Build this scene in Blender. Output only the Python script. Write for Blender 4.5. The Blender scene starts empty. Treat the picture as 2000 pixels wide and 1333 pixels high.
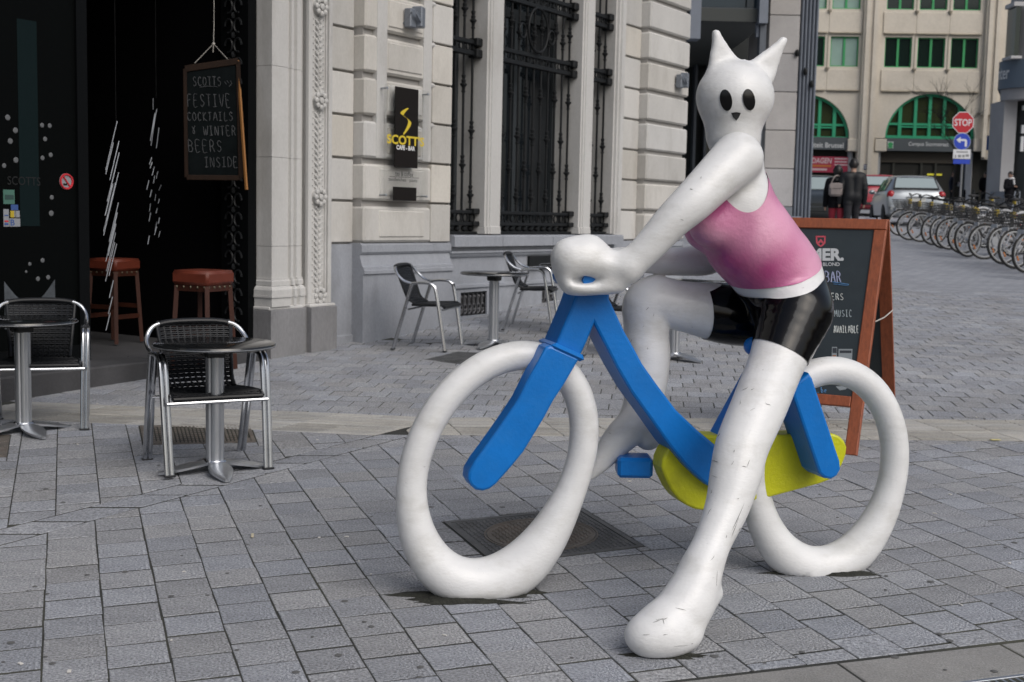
import bpy, bmesh, math, random
import numpy as np
from mathutils import Vector, Matrix

random.seed(7)
rng = np.random.default_rng(11)
SC = bpy.context.scene
COL = SC.collection

# ------------------------------------------------------------------ camera
FPX, CX, CY = 2450.0, 1000.0, 666.5          # focal length and centre in photo pixels (2000 x 1333)
TH, RO = math.atan(244 / FPX), math.radians(1.2)
HCAM = 1.55
_fw = np.array([0, math.cos(TH), -math.sin(TH)])
_r0 = np.array([1.0, 0, 0]); _u0 = np.array([0, math.sin(TH), math.cos(TH)])
_r = math.cos(RO) * _r0 + math.sin(RO) * _u0
_u = -math.sin(RO) * _r0 + math.cos(RO) * _u0
CAM = np.array([0, 0, HCAM])
cd = bpy.data.cameras.new('camera'); cam = bpy.data.objects.new('camera', cd); COL.objects.link(cam)
cd.sensor_width = 36.0; cd.lens = FPX / 2000 * 36.0; cd.clip_start = 0.1; cd.clip_end = 600
cam.matrix_world = Matrix(((_r[0], _u[0], -_fw[0], 0), (_r[1], _u[1], -_fw[1], 0), (_r[2], _u[2], -_fw[2], HCAM), (0, 0, 0, 1)))
cd.dof.use_dof = True; cd.dof.focus_distance = 4.7; cd.dof.aperture_fstop = 6.3
SC.camera = cam

# ------------------------------------------------------------------ light
SUN_EL, SUN_AZ = math.radians(44), math.radians(142)   # azimuth from +Y, clockwise seen from above
w = bpy.data.worlds.new("World"); SC.world = w; w.use_nodes = True
nt = w.node_tree; nt.nodes.clear()
sky = nt.nodes.new('ShaderNodeTexSky'); sky.sky_type = 'NISHITA'; sky.sun_disc = False
sky.sun_elevation = SUN_EL; sky.sun_rotation = SUN_AZ
sky.air_density = 1.0; sky.dust_density = 4.0; sky.ozone_density = 1.0
hs = nt.nodes.new('ShaderNodeHueSaturation'); hs.inputs['Saturation'].default_value = 0.75
bg = nt.nodes.new('ShaderNodeBackground'); bg.inputs['Strength'].default_value = 0.11
wo = nt.nodes.new('ShaderNodeOutputWorld')
nt.links.new(sky.outputs[0], hs.inputs['Color']); nt.links.new(hs.outputs[0], bg.inputs['Color']); nt.links.new(bg.outputs[0], wo.inputs[0])
sl = bpy.data.lights.new('sun', 'SUN'); sl.energy = 1.35; sl.angle = math.radians(50); sl.color = (1.0, 0.99, 0.985)
so = bpy.data.objects.new('sun', sl); COL.objects.link(so)
_sd = Vector((math.sin(SUN_AZ) * math.cos(SUN_EL), math.cos(SUN_AZ) * math.cos(SUN_EL), math.sin(SUN_EL)))
so.rotation_euler = _sd.to_track_quat('Z', 'Y').to_euler(); so.location = (0, 0, 30)
SC.view_settings.view_transform = 'Standard'; SC.view_settings.look = 'None'
SC.view_settings.exposure = 0.05; SC.view_settings.gamma = 1.0; SC.view_settings.use_curve_mapping = False
SC.cycles.max_bounces = 8; SC.cycles.use_denoising = True

# ------------------------------------------------------------------ placing helpers (photo pixel -> real point)
def ray(x, y): return _fw + _r * (x - CX) / FPX - _u * (y - CY) / FPX
_n = np.cross(ray(0, 308), ray(2000, 344)); _n = _n / _n[2]
GX, GY = -_n[0], -_n[1]
AZ = math.radians(32.3)
FD = np.array([math.sin(AZ), math.cos(AZ), 0.0])      # along the limestone facade, away from the camera
FN = np.array([math.cos(AZ), -math.sin(AZ), 0.0])     # out of the facade, into the square
FP = np.array([-0.613, 12.389, 0.0])                  # facade origin (right foot of the pier that bears the cafe sign)
_cs = [-9, -6, -1.8, -1.0, 0, 1.0, 2.1, 6, 9]; _cv = [0, -.02, -.05, -.045, 0, .038, .055, .08, 0]
def hz(x, y):
    dx, dy = x - FP[0], y - FP[1]
    s = dx * FD[0] + dy * FD[1]; o = dx * FN[0] + dy * FN[1]
    return GX * x + GY * y + np.interp(s, _cs, _cv) * math.exp(-(o / 1.6) ** 2)
def G(x, y):
    d = ray(x, y); t = -(_n @ CAM) / (_n @ d); p = CAM + t * d
    for _ in range(6):
        c = hz(p[0], p[1]) - GX * p[0] - GY * p[1]
        t = (c - _n @ CAM) / (_n @ d); p = CAM + t * d
    return p
def on_plane(x, y, p, n):
    d = ray(x, y); return CAM + d * (((np.asarray(p) - CAM) @ n) / (n @ d))
def on_z(x, y, z):
    d = ray(x, y); return CAM + d * ((z - HCAM) / d[2])
def at(x, y, Y):
    d = ray(x, y); return CAM + d * (Y / d[1])
def ppm(p): return FPX / ((np.asarray(p) - CAM) @ _fw)   # photo pixels per metre at p
def gpt(x, y, h=0.0): return (x, y, hz(x, y) + h)
def facade(s, o, z): return FP + FD * s + FN * o + np.array([0, 0, z])

# ------------------------------------------------------------------ object helpers
def tag(o, label=None, cat=None, group=None, kind=None):
    if label: o['label'] = label
    if cat: o['category'] = cat
    if group: o['group'] = group
    if kind: o['kind'] = kind
    return o
def empty(name, loc=(0, 0, 0), rz=0.0, parent=None):
    o = bpy.data.objects.new(name, None); COL.objects.link(o); o.location = tuple(loc); o.rotation_euler = (0, 0, rz)
    o.empty_display_size = 0.2
    if parent: o.parent = parent
    return o
def thing(name, label, cat, loc=(0, 0, 0), rz=0.0, group=None):
    return tag(empty(name, loc, rz), label, cat, group)
def copy_tree(o, parent=None):
    c = o.copy(); COL.objects.link(c)
    if parent: c.parent = parent
    for ch in o.children: copy_tree(ch, c)
    return c
def rotm(rx=0, ry=0, rz=0): return np.array(Matrix.Rotation(rz, 3, 'Z') @ Matrix.Rotation(ry, 3, 'Y') @ Matrix.Rotation(rx, 3, 'X'))

class MB:
    def __init__(s): s.v = []; s.f = []; s.m = []; s.T = None
    def add(s, vs, fs, m=0):
        b = len(s.v)
        for p in vs:
            p = np.asarray(p, float)
            if s.T is not None: p = s.T[0] @ p + s.T[1]
            s.v.append((float(p[0]), float(p[1]), float(p[2])))
        for f in fs: s.f.append([b + i for i in f]); s.m.append(m)
    def box(s, c, size, R=None, b=0.0, m=0):
        h = [x / 2 for x in size]; b = min(b, 0.49 * min(size)); c = np.asarray(c, float)
        if b <= 0:
            vs = [np.array([sx * h[0], sy * h[1], sz * h[2]]) for sx in (-1, 1) for sy in (-1, 1) for sz in (-1, 1)]
            fs = [(0, 1, 3, 2), (4, 6, 7, 5), (0, 4, 5, 1), (2, 3, 7, 6), (0, 2, 6, 4), (1, 5, 7, 3)]
        else:
            idx = {}; vs = []
            for a in range(3):
                for sx in (-1, 1):
                    for sy in (-1, 1):
                        for sz in (-1, 1):
                            sg = (sx, sy, sz)
                            idx[(a, sg)] = len(vs)
                            vs.append(np.array([sg[k] * (h[k] if k == a else h[k] - b) for k in range(3)]))
            fs = []
            for a in range(3):
                o1, o2 = [k for k in range(3) if k != a]
                for sa in (-1, 1):
                    q = []
                    for s1, s2 in ((-1, -1), (1, -1), (1, 1), (-1, 1)):
                        sg = [0, 0, 0]; sg[a] = sa; sg[o1] = s1; sg[o2] = s2; q.append(idx[(a, tuple(sg))])
                    fs.append(q)
            for a, bb in ((0, 1), (0, 2), (1, 2)):
                cc = 3 - a - bb
                for sa in (-1, 1):
                    for sb in (-1, 1):
                        g1 = [0, 0, 0]; g1[a] = sa; g1[bb] = sb; g1[cc] = -1; g2 = list(g1); g2[cc] = 1
                        fs.append((idx[(a, tuple(g1))], idx[(a, tuple(g2))], idx[(bb, tuple(g2))], idx[(bb, tuple(g1))]))
            for sx in (-1, 1):
                for sy in (-1, 1):
                    for sz in (-1, 1): fs.append([idx[(a, (sx, sy, sz))] for a in range(3)])
        if R is not None: vs = [R @ p for p in vs]
        s.add([c + p for p in vs], fs, m)
    def tube(s, pts, r, n=8, closed=False, caps=True, m=0, sq=None):
        P = [np.asarray(p, float) for p in pts]; k = len(P)
        rr = r if hasattr(r, '__len__') else [r] * k
        T = []
        for i in range(k):
            a = P[(i - 1) % k] if (closed or i > 0) else P[i]; b = P[(i + 1) % k] if (closed or i < k - 1) else P[i]
            t = b - a; T.append(t / (np.linalg.norm(t) + 1e-12))
        up = np.array([0, 0, 1.0]) if abs(T[0][2]) < 0.9 else np.array([1.0, 0, 0])
        nrm = np.cross(T[0], up); nrm /= np.linalg.norm(nrm)
        vs = []
        for i in range(k):
            nrm = nrm - T[i] * (nrm @ T[i]); nrm /= np.linalg.norm(nrm) + 1e-12
            bn = np.cross(T[i], nrm)
            for j in range(n):
                a = 2 * math.pi * j / n
                e1, e2 = (1, 1) if sq is None else sq
                vs.append(P[i] + rr[i] * (nrm * math.cos(a) * e1 + bn * math.sin(a) * e2))
        fs = []
        for i in range(k if closed else k - 1):
            i2 = (i + 1) % k
            for j in range(n):
                j2 = (j + 1) % n; fs.append((i * n + j, i * n + j2, i2 * n + j2, i2 * n + j))
        if caps and not closed: fs.append(list(range(n))[::-1]); fs.append([(k - 1) * n + j for j in range(n)])
        s.add(vs, fs, m)
    def lathe(s, prof, n=16, o=(0, 0, 0), R=None, m=0):
        vs = []; fs = []; o = np.asarray(o, float)
        for r, z in prof:
            for j in range(n):
                a = 2 * math.pi * j / n; p = np.array([r * math.cos(a), r * math.sin(a), z])
                vs.append(o + (R @ p if R is not None else p))
        k = len(prof)
        for i in range(k - 1):
            for j in range(n):
                j2 = (j + 1) % n; fs.append((i * n + j, i * n + j2, (i + 1) * n + j2, (i + 1) * n + j))
        if prof[0][0] > 1e-6: fs.append(list(range(n))[::-1])
        if prof[-1][0] > 1e-6: fs.append([(k - 1) * n + j for j in range(n)])
        s.add(vs, fs, m)
    def prism(s, poly, fn, d0, d1, b=0.0, m=0, inset=None):
        # poly: 2D points, fn(a, b, d) -> 3D ; solid between depths d0 and d1 (d1 the chamfered face)
        P = np.array(poly, float)
        A = 0.5 * np.sum(P[:, 0] * np.roll(P[:, 1], -1) - np.roll(P[:, 0], -1) * P[:, 1])
        if A < 0: P = P[::-1]
        def inset_poly(P, b):
            e = np.roll(P, -1, 0) - P; e /= np.linalg.norm(e, axis=1)[:, None] + 1e-12
            nn = np.stack([-e[:, 1], e[:, 0]], 1); n0 = np.roll(nn, 1, 0)
            bis = nn + n0; l = np.maximum((bis * nn).sum(1), 0.35); return P + bis / l[:, None] * b
        sg = 1 if d1 > d0 else -1
        if b > 0: rings = [(P, d0), (P, d1 - sg * b), (inset_poly(P, b * .35), d1 - sg * b * .35), (inset_poly(P, b), d1)]
        else: rings = [(P, d0), (P, d1)]
        n = len(P); vs = []; fs = []
        for Q, d in rings:
            for q in Q: vs.append(fn(q[0], q[1], d))
        for i in range(len(rings) - 1):
            for j in range(n):
                j2 = (j + 1) % n; fs.append((i * n + j, i * n + j2, (i + 1) * n + j2, (i + 1) * n + j))
        fs.append(list(range(n))[::-1]); fs.append([(len(rings) - 1) * n + j for j in range(n)])
        s.add(vs, fs, m)
    def ball(s, c, r, n=10, k=6, m=0):
        r = r if hasattr(r, '__len__') else (r, r, r)
        prof = [(math.sin(math.pi * i / k), -math.cos(math.pi * i / k)) for i in range(k + 1)]
        prof[0] = (0.001, -1); prof[-1] = (0.001, 1)
        c = np.asarray(c, float); vs = []; fs = []
        for a, z in prof:
            for j in range(n):
                t = 2 * math.pi * j / n; vs.append(c + np.array([r[0] * a * math.cos(t), r[1] * a * math.sin(t), r[2] * z]))
        for i in range(k):
            for j in range(n):
                j2 = (j + 1) % n; fs.append((i * n + j, i * n + j2, (i + 1) * n + j2, (i + 1) * n + j))
        s.add(vs, fs, m)
    def mesh(s, name, mats, smooth=35):
        me = bpy.data.meshes.new(name); me.from_pydata(s.v, [], s.f)
        for mm in (mats if isinstance(mats, (list, tuple)) else [mats]): me.materials.append(mm)
        me.polygons.foreach_set('material_index', s.m)
        bm = bmesh.new(); bm.from_mesh(me); bmesh.ops.recalc_face_normals(bm, faces=bm.faces); bm.to_mesh(me); bm.free()
        if smooth:
            me.polygons.foreach_set('use_smooth', [True] * len(me.polygons))
            me.set_sharp_from_angle(angle=math.radians(smooth))
        me.update(); return me
    def build(s, name, mats, parent=None, smooth=35, kind=None):
        o = bpy.data.objects.new(name, s.mesh(name, mats, smooth)); COL.objects.link(o)
        if parent is not None: o.parent = parent
        if kind: o['kind'] = kind
        return o
def put(name, me, parent=None, loc=(0, 0, 0), rot=(0, 0, 0), scale=(1, 1, 1)):
    o = bpy.data.objects.new(name, me); COL.objects.link(o); o.location = tuple(loc); o.rotation_euler = rot; o.scale = scale
    if parent is not None: o.parent = parent
    return o
def arc(c, r, a0, a1, n, f=lambda a, b: (a, b)): return [f(c[0] + r * math.cos(a0 + (a1 - a0) * i / n), c[1] + r * math.sin(a0 + (a1 - a0) * i / n)) for i in range(n + 1)]
def smooth_path(P, n=6, closed=False):
    P = [np.asarray(p, float) for p in P]; k = len(P); out = []
    for i in range(k if closed else k - 1):
        g = lambda j: P[j % k] if closed else P[min(max(j, 0), k - 1)]
        a, b, c, d = g(i - 1), g(i), g(i + 1), g(i + 2)
        for t in np.linspace(0, 1, n, endpoint=False):
            out.append(0.5 * (2 * b + (c - a) * t + (2 * a - 5 * b + 4 * c - d) * t * t + (3 * b - a - 3 * c + d) * t ** 3))
    if not closed: out.append(P[-1])
    return out

# ------------------------------------------------------------------ materials
MATS = {}
def mat(name, col, rough=0.6, metal=0.0, var=0.0, vscale=3.0, dirt=None, dscale=1.5, damt=0.35, bump=0.0, bscale=40.0, stretch=(1, 1, 1),
        tone=None, spec=0.5, coat=0.0, trans=0.0, fine=0.0, fscale=120.0, emit=0.0, chips=False):
    if name in MATS: return MATS[name]
    m = bpy.data.materials.new(name); m.use_nodes = True; t = m.node_tree; N = t.nodes; Lk = t.links
    b = N['Principled BSDF']
    b.inputs['Roughness'].default_value = rough; b.inputs['Metallic'].default_value = metal
    b.inputs['Specular IOR Level'].default_value = spec; b.inputs['Coat Weight'].default_value = coat; b.inputs['Coat Roughness'].default_value = 0.08
    b.inputs['Transmission Weight'].default_value = trans
    rgb = N.new('ShaderNodeRGB'); rgb.outputs[0].default_value = (*col, 1); cur = rgb.outputs[0]
    tc = N.new('ShaderNodeTexCoord'); mp = N.new('ShaderNodeMapping'); mp.inputs['Scale'].default_value = stretch
    Lk.new(tc.outputs['Object'], mp.inputs[0])
    def noise(sc, det=4, ro=0.6):
        n = N.new('ShaderNodeTexNoise'); n.inputs['Scale'].default_value = sc; n.inputs['Detail'].default_value = det; n.inputs['Roughness'].default_value = ro
        Lk.new(mp.outputs[0], n.inputs['Vector']); return n.outputs['Fac']
    def mul(cur, fac, lo, hi, a=0.3, bb=0.7):
        r = N.new('ShaderNodeMapRange'); r.inputs['From Min'].default_value = a; r.inputs['From Max'].default_value = bb
        r.inputs['To Min'].default_value = lo; r.inputs['To Max'].default_value = hi; Lk.new(fac, r.inputs['Value'])
        x = N.new('ShaderNodeVectorMath'); x.operation = 'SCALE'; Lk.new(cur, x.inputs[0]); Lk.new(r.outputs[0], x.inputs['Scale']); return x.outputs[0]
    if tone:
        if tone == 'attr':
            a = N.new('ShaderNodeAttribute'); a.attribute_name = 'tone'; f = a.outputs['Fac']
        else:
            a = N.new('ShaderNodeObjectInfo'); f = a.outputs['Random']
        cur = mul(cur, f, 0.9, 1.12, 0, 1)
        if tone: # slight warm/cool difference between stones
            mx = N.new('ShaderNodeMix'); mx.data_type = 'RGBA'; mx.blend_type = 'MULTIPLY'; mx.inputs['B'].default_value = (1.04, 1.0, 0.93, 1)
            rr = N.new('ShaderNodeMath'); rr.operation = 'MULTIPLY'; rr.inputs[1].default_value = 7.31; Lk.new(f, rr.inputs[0])
            fr = N.new('ShaderNodeMath'); fr.operation = 'FRACT'; Lk.new(rr.outputs[0], fr.inputs[0])
            Lk.new(fr.outputs[0], mx.inputs['Factor']); Lk.new(cur, mx.inputs['A']); cur = mx.outputs['Result']
    if var: cur = mul(cur, noise(vscale), 1 - var, 1 + var)
    if fine: cur = mul(cur, noise(fscale, 2, 0.7), 1 - fine, 1 + fine)
    if dirt:
        r = N.new('ShaderNodeMapRange'); r.inputs['From Min'].default_value = 0.5; r.inputs['From Max'].default_value = 0.72; r.inputs['To Max'].default_value = damt
        Lk.new(noise(dscale, 7, 0.68), r.inputs['Value'])
        mx = N.new('ShaderNodeMix'); mx.data_type = 'RGBA'; mx.inputs['B'].default_value = (*dirt, 1)
        Lk.new(r.outputs[0], mx.inputs['Factor']); Lk.new(cur, mx.inputs['A']); cur = mx.outputs['Result']
    if chips:  # small flecks where the paint is scratched
        for sc_, a_, b_ in ((23.0, .655, .68), (7.0, .70, .715)):
            r = N.new('ShaderNodeMapRange'); r.inputs['From Min'].default_value = a_; r.inputs['From Max'].default_value = b_; r.inputs['To Max'].default_value = .75
            Lk.new(noise(sc_, 9, 0.8), r.inputs['Value']); mx = N.new('ShaderNodeMix'); mx.data_type = 'RGBA'; mx.inputs['B'].default_value = (.10, .10, .09, 1)
            Lk.new(r.outputs[0], mx.inputs['Factor']); Lk.new(cur, mx.inputs['A']); cur = mx.outputs['Result']
    Lk.new(cur, b.inputs['Base Color'])
    if emit: Lk.new(cur, b.inputs['Emission Color']); b.inputs['Emission Strength'].default_value = emit
    if bump:
        bp = N.new('ShaderNodeBump'); bp.inputs['Strength'].default_value = bump; bp.inputs['Distance'].default_value = 0.01
        Lk.new(noise(bscale, 3, 0.6), bp.inputs['Height']); Lk.new(bp.outputs[0], b.inputs['Normal'])
    m['b'] = 1
    MATS[name] = m; return m
# ================================================================== THE GROUND
M_sett1 = mat('sett_single', (0.285, 0.300, 0.332), 0.78, tone='obj', var=0.16, vscale=5, fine=0.5, fscale=105, dirt=(0.13, 0.13, 0.135), dscale=2.2, damt=0.35, bump=1.0, bscale=110, spec=0.3)
M_setts = mat('sett_joined', (0.285, 0.300, 0.332), 0.78, tone='attr', var=0.14, vscale=1.6, fine=0.45, fscale=90, dirt=(0.13, 0.13, 0.135), dscale=0.9, damt=0.40, bump=0.9, bscale=100, spec=0.3)
M_pale = mat('pale_slab', (0.37, 0.37, 0.362), 0.8, tone='attr', var=0.12, vscale=3, fine=0.15, fscale=90, dirt=(0.15, 0.145, 0.13), dscale=1.5, damt=0.5, bump=0.3, bscale=90)
M_joint = mat('joint_sand', (0.028, 0.029, 0.026), 0.95, var=0.3, vscale=30, dirt=(0.10, 0.10, 0.065), dscale=0.8, damt=0.6)
M_iron = mat('cast_iron', (0.15, 0.135, 0.12), 0.6, 0.3, var=0.3, vscale=8, dirt=(0.15, 0.105, 0.075), dscale=5, damt=0.6, bump=0.3, bscale=150)
M_irond = mat('cast_iron_dark', (0.105, 0.108, 0.112), 0.65, 0.25, var=0.3, vscale=8, bump=0.3, bscale=150)
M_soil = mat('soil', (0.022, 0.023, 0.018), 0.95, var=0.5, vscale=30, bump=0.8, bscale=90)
M_conc = mat('kerb_concrete', (0.225, 0.222, 0.215), 0.85, var=0.14, vscale=4, fine=0.22, fscale=140, dirt=(0.15, 0.15, 0.14), dscale=3, damt=0.4, bump=0.4, bscale=150)
M_steel = mat('galvanised_steel', (0.42, 0.44, 0.47), 0.38, 0.9, var=0.15, vscale=20)

def g2(x, y): return G(x, y)[:2]
azA = math.radians(-19.66)
A2 = np.array([math.sin(azA), math.cos(azA)]); B2 = np.array([math.cos(azA), -math.sin(azA)])
def halfplane(p, q, side):
    # keeps points where n.(x-p) >= 0 ; 'side' is a point on the kept side
    d = q - p; n = np.array([-d[1], d[0]]); n /= np.linalg.norm(n)
    if n @ (np.asarray(side) - p) < 0: n = -n
    return (n, n @ p)
def flip(h): return (-h[0], -h[1])
def clip(poly, hp):
    n, c = hp; out = []
    for i in range(len(poly)):
        a, b = poly[i], poly[(i + 1) % len(poly)]; da, db = n @ a - c, n @ b - c
        if da >= 0: out.append(a)
        if (da >= 0) != (db >= 0): out.append(a + (b - a) * (da / (da - db)))
    return out
def area(P):
    P = np.array(P); return 0.5 * abs(np.sum(P[:, 0] * np.roll(P[:, 1], -1) - np.roll(P[:, 0], -1) * P[:, 1])) if len(P) > 2 else 0
near, far_ = g2(1000, 1200), g2(1000, 720)
band_rb = halfplane(g2(860, 850), g2(2000, 863), far_)     # far side of the pale band's near edge, right part
band_rt = halfplane(g2(936, 817), g2(2000, 821), far_)
band_lb = halfplane(g2(22, 820), g2(732, 851), far_)
band_lt = halfplane(g2(58, 786), g2(812, 815), far_)
strip_n = halfplane(g2(0, 1066), g2(760, 863), far_)       # soldier course that crosses the square
strip_f = halfplane(g2(0, 1034), g2(800, 834), far_)
kerb_h = halfplane(g2(1292, 1332), g2(2000, 1249), far_)
split_lr = halfplane(g2(730, 880), g2(860, 800), g2(1500, 850))
def rect_of(corners, grow=0.0):
    P = [g2(*c) for c in corners]; c = sum(P) / 4
    return [c + (p - c) * (1 + grow) for p in P]
def hps_of(P):
    c = sum(P) / len(P); return [halfplane(P[i], P[(i + 1) % len(P)], c) for i in range(len(P))]
man_c = [(867, 1020), (1135, 993), (1258, 1068), (968, 1103)]
drain_c = [(273, 832), (487, 829), (500, 864), (281, 870)]
drain2_c = [(829, 703), (893, 688), (985, 692), (912, 713)]
drain3_c = [(-60, 852), (20, 850), (13, 893), (-72, 895)]
HOLES = [hps_of(rect_of(c, 0.02)) for c in (man_c, drain_c, drain2_c, drain3_c)]
def minus(poly, hole):
    # convex minus convex -> convex pieces (the polygon itself where they do not meet)
    out = []; cur = poly
    for h in hole:
        o = clip(cur, flip(h)); cur = clip(cur, h)
        if area(o) > 2e-4: out.append(o)
        if area(cur) < 1e-5: return [poly]
    return out
class Setts:
    def __init__(s): s.v = []; s.f = []; s.t = []
    def add(s, poly, gap=0.005, bev=0.002, jit=0.0012, base=-0.02, h=0.0):
        P = np.array(poly)
        A = 0.5 * np.sum(P[:, 0] * np.roll(P[:, 1], -1) - np.roll(P[:, 0], -1) * P[:, 1])
        if A < 0: P = P[::-1]
        keep = [i for i in range(len(P)) if np.linalg.norm(P[i] - P[i - 1]) > 0.006]; P = P[keep]
        if len(P) < 3: return
        def ins(P, b):
            e = np.roll(P, -1, 0) - P; e /= np.linalg.norm(e, axis=1)[:, None] + 1e-12
            nn = np.stack([-e[:, 1], e[:, 0]], 1); bis = nn + np.roll(nn, 1, 0); l = np.maximum((bis * nn).sum(1), 0.45)
            return P + bis / l[:, None] * b
        dz = float(np.clip(abs(rng.normal(0, jit)) * 1.2, .0003, .0035)); tx, ty = rng.normal(0, 0.003, 2); c = P.mean(0); tone = rng.random()
        b0 = len(s.v); n = len(P)
        for Q, z in ((ins(P, gap / 2), base), (ins(P, gap / 2), -bev), (ins(P, gap / 2 + bev), 0.0)):
            for q in Q:
                s.v.append((q[0], q[1], hz(q[0], q[1]) + h + z + dz + (q[0] - c[0]) * tx + (q[1] - c[1]) * ty)); s.t.append(tone)
        for r in range(2):
            for j in range(n):
                j2 = (j + 1) % n; s.f.append((b0 + r * n + j, b0 + r * n + j2, b0 + (r + 1) * n + j2, b0 + (r + 1) * n + j))
        s.f.append([b0 + 2 * n + j for j in range(n)])
    def build(s, name, m, parent, stuff=True):
        me = bpy.data.meshes.new(name); me.from_pydata(s.v, [], s.f); me.materials.append(m)
        a = me.attributes.new('tone', 'FLOAT', 'POINT'); a.data.foreach_set('value', s.t)
        o = bpy.data.objects.new(name, me); COL.objects.link(o); o.parent = parent
        if stuff: o['kind'] = 'stuff'
        return o
def visible(x, y, mg=60):
    d = np.array([x, y, hz(x, y)]) - CAM; z = d @ _fw
    if z < 0.5: return False
    px, py = CX + FPX * (d @ _r) / z, CY - FPX * (d @ _u) / z
    return -mg < px < 2000 + mg and -mg < py < 1333 + mg

# the bedding under the setts, and the street beyond
def sheet(name, x0, x1, y0, y1, nx, ny, h, m, parent=None):
    vs = []; fs = []
    for j in range(ny + 1):
        for i in range(nx + 1):
            x = x0 + (x1 - x0) * i / nx; y = y0 + (y1 - y0) * j / ny; vs.append((x, y, hz(x, y) + h))
    for j in range(ny):
        for i in range(nx): a = j * (nx + 1) + i; fs.append((a, a + 1, a + nx + 2, a + nx + 1))
    me = bpy.data.meshes.new(name); me.from_pydata(vs, [], fs); me.materials.append(m)
    o = bpy.data.objects.new(name, me); COL.objects.link(o); o['kind'] = 'structure'
    if parent: o.parent = parent
    return o
pavement = sheet('pavement', -9, 12, -3, 17, 60, 60, -0.0012, M_joint)
# street material: fired joints drawn by a brick pattern (too far away to tell stones apart)
M_street = mat('street_setts', (0.30, 0.312, 0.338), 0.8, var=0.12, vscale=0.5, fine=0.12, fscale=6, dirt=(0.12, 0.12, 0.12), dscale=0.25, damt=0.4)
_t = M_street.node_tree; _b = _t.nodes['Principled BSDF']; _src = _b.inputs['Base Color'].links[0].from_socket
_br = _t.nodes.new('ShaderNodeTexBrick'); _br.inputs['Scale'].default_value = 1.0; _br.inputs['Brick Width'].default_value = 0.2; _br.inputs['Row Height'].default_value = 0.19
_br.inputs['Mortar Size'].default_value = 0.006; _br.inputs['Color1'].default_value = (1, 1, 1, 1); _br.inputs['Color2'].default_value = (0.86, 0.86, 0.87, 1); _br.inputs['Mortar'].default_value = (0.5, 0.5, 0.5, 1)
_mx = _t.nodes.new('ShaderNodeMix'); _mx.data_type = 'RGBA'; _mx.blend_type = 'MULTIPLY'; _mx.inputs['Factor'].default_value = 1
_tc = _t.nodes.new('ShaderNodeTexCoord'); _t.links.new(_tc.outputs['Object'], _br.inputs['Vector'])
_t.links.new(_src, _mx.inputs['A']); _t.links.new(_br.outputs['Color'], _mx.inputs['B']); _t.links.new(_mx.outputs['Result'], _b.inputs['Base Color'])
street = sheet('street', -60, 90, 16.6, 260, 60, 100, -0.002, M_street)

# ---- zone 1: square setts in columns running away from the camera
SB, SA = 0.1905, 0.1905
cols = [g2(117.5, 1036), g2(217, 1008), g2(305, 991), g2(392, 971), g2(465, 951)]
ph = np.mean([((B2 @ c) / SB) % 1.0 for c in cols]) * SB
zone1 = [flip(strip_n), flip(band_rb), kerb_h]
stuff1 = Setts(); whole = []
gr_ = lambda: rng.uniform(.0015, .0075)
sett_variants = []
O3 = lambda p: np.array([p[0], p[1], hz(p[0], p[1])])
col_off = {}
for i in range(-30, 36):
    off = (0.31 * i % 1.0 + rng.normal(0, 0.05)) * SA
    for j in range(4, 62):
        c = B2 * (ph + (i + .5) * SB) + A2 * (j * SA + off)
        if not visible(c[0], c[1], 110): continue
        poly = [c + B2 * sx * SB / 2 + A2 * sy * (SA / 2 - gr_()) for sx, sy in ((-1, -1), (1, -1), (1, 1), (-1, 1))]
        full = area(poly)
        for h in zone1:
            poly = clip(poly, h)
            if len(poly) < 3: break
        if area(poly) < 4e-4: continue
        pieces = [poly]
        for H in HOLES:
            nxt = []
            for q in pieces: nxt += minus(q, H)
            pieces = nxt
        if len(pieces) == 1 and abs(area(pieces[0]) - full) < 1e-6: whole.append((np.linalg.norm(O3(c) - CAM), c, poly))
        else:
            for q in pieces:
                if area(q) > 8e-4: stuff1.add(q)
whole.sort(key=lambda e: e[0] + (0 if visible(e[1][0], e[1][1], 0) else 50))
for k in range(6):
    e = rng.normal(0, 0.0016, (4, 2)); hb, ha = SB / 2 - 0.0028, SA / 2 - (0.003, .0042, .005, .0058, .0066, .0078)[k]
    q = [(-hb + e[0][0], -ha + e[0][1]), (hb + e[1][0], -ha + e[1][1]), (hb + e[2][0], ha + e[2][1]), (-hb + e[3][0], ha + e[3][1])]
    mb = MB(); mb.prism(q, lambda a, b, d: (a, b, d), -0.02, 0.0, b=0.002); sett_variants.append(mb.mesh('sett', M_sett1, smooth=0))
n3 = np.array(_n / np.linalg.norm(_n))
SL3 = np.array([B2[0], B2[1], GX * B2[0] + GY * B2[1]]); SL3 /= np.linalg.norm(SL3)
SA3 = np.cross(n3, SL3)
for k, (d, c, poly) in enumerate(whole):
    if k < 292:
        o = bpy.data.objects.new('sett', sett_variants[rng.integers(6)]); COL.objects.link(o); o.parent = pavement
        p = O3(c); z = p[2] + float(np.clip(abs(rng.normal(0, 0.0013)), .0003, .0035)); r = Matrix(np.stack([SL3, SA3, n3], 1).tolist()) @ Matrix.Rotation(rng.normal(0, .003), 3, 'X') @ Matrix.Rotation(rng.normal(0, .003), 3, 'Y') @ Matrix.Rotation(rng.integers(2) * math.pi, 3, 'Z')
        o.matrix_local = Matrix.Translation((p[0], p[1], z)) @ r.to_4x4()
    else: stuff1.add(poly)
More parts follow.
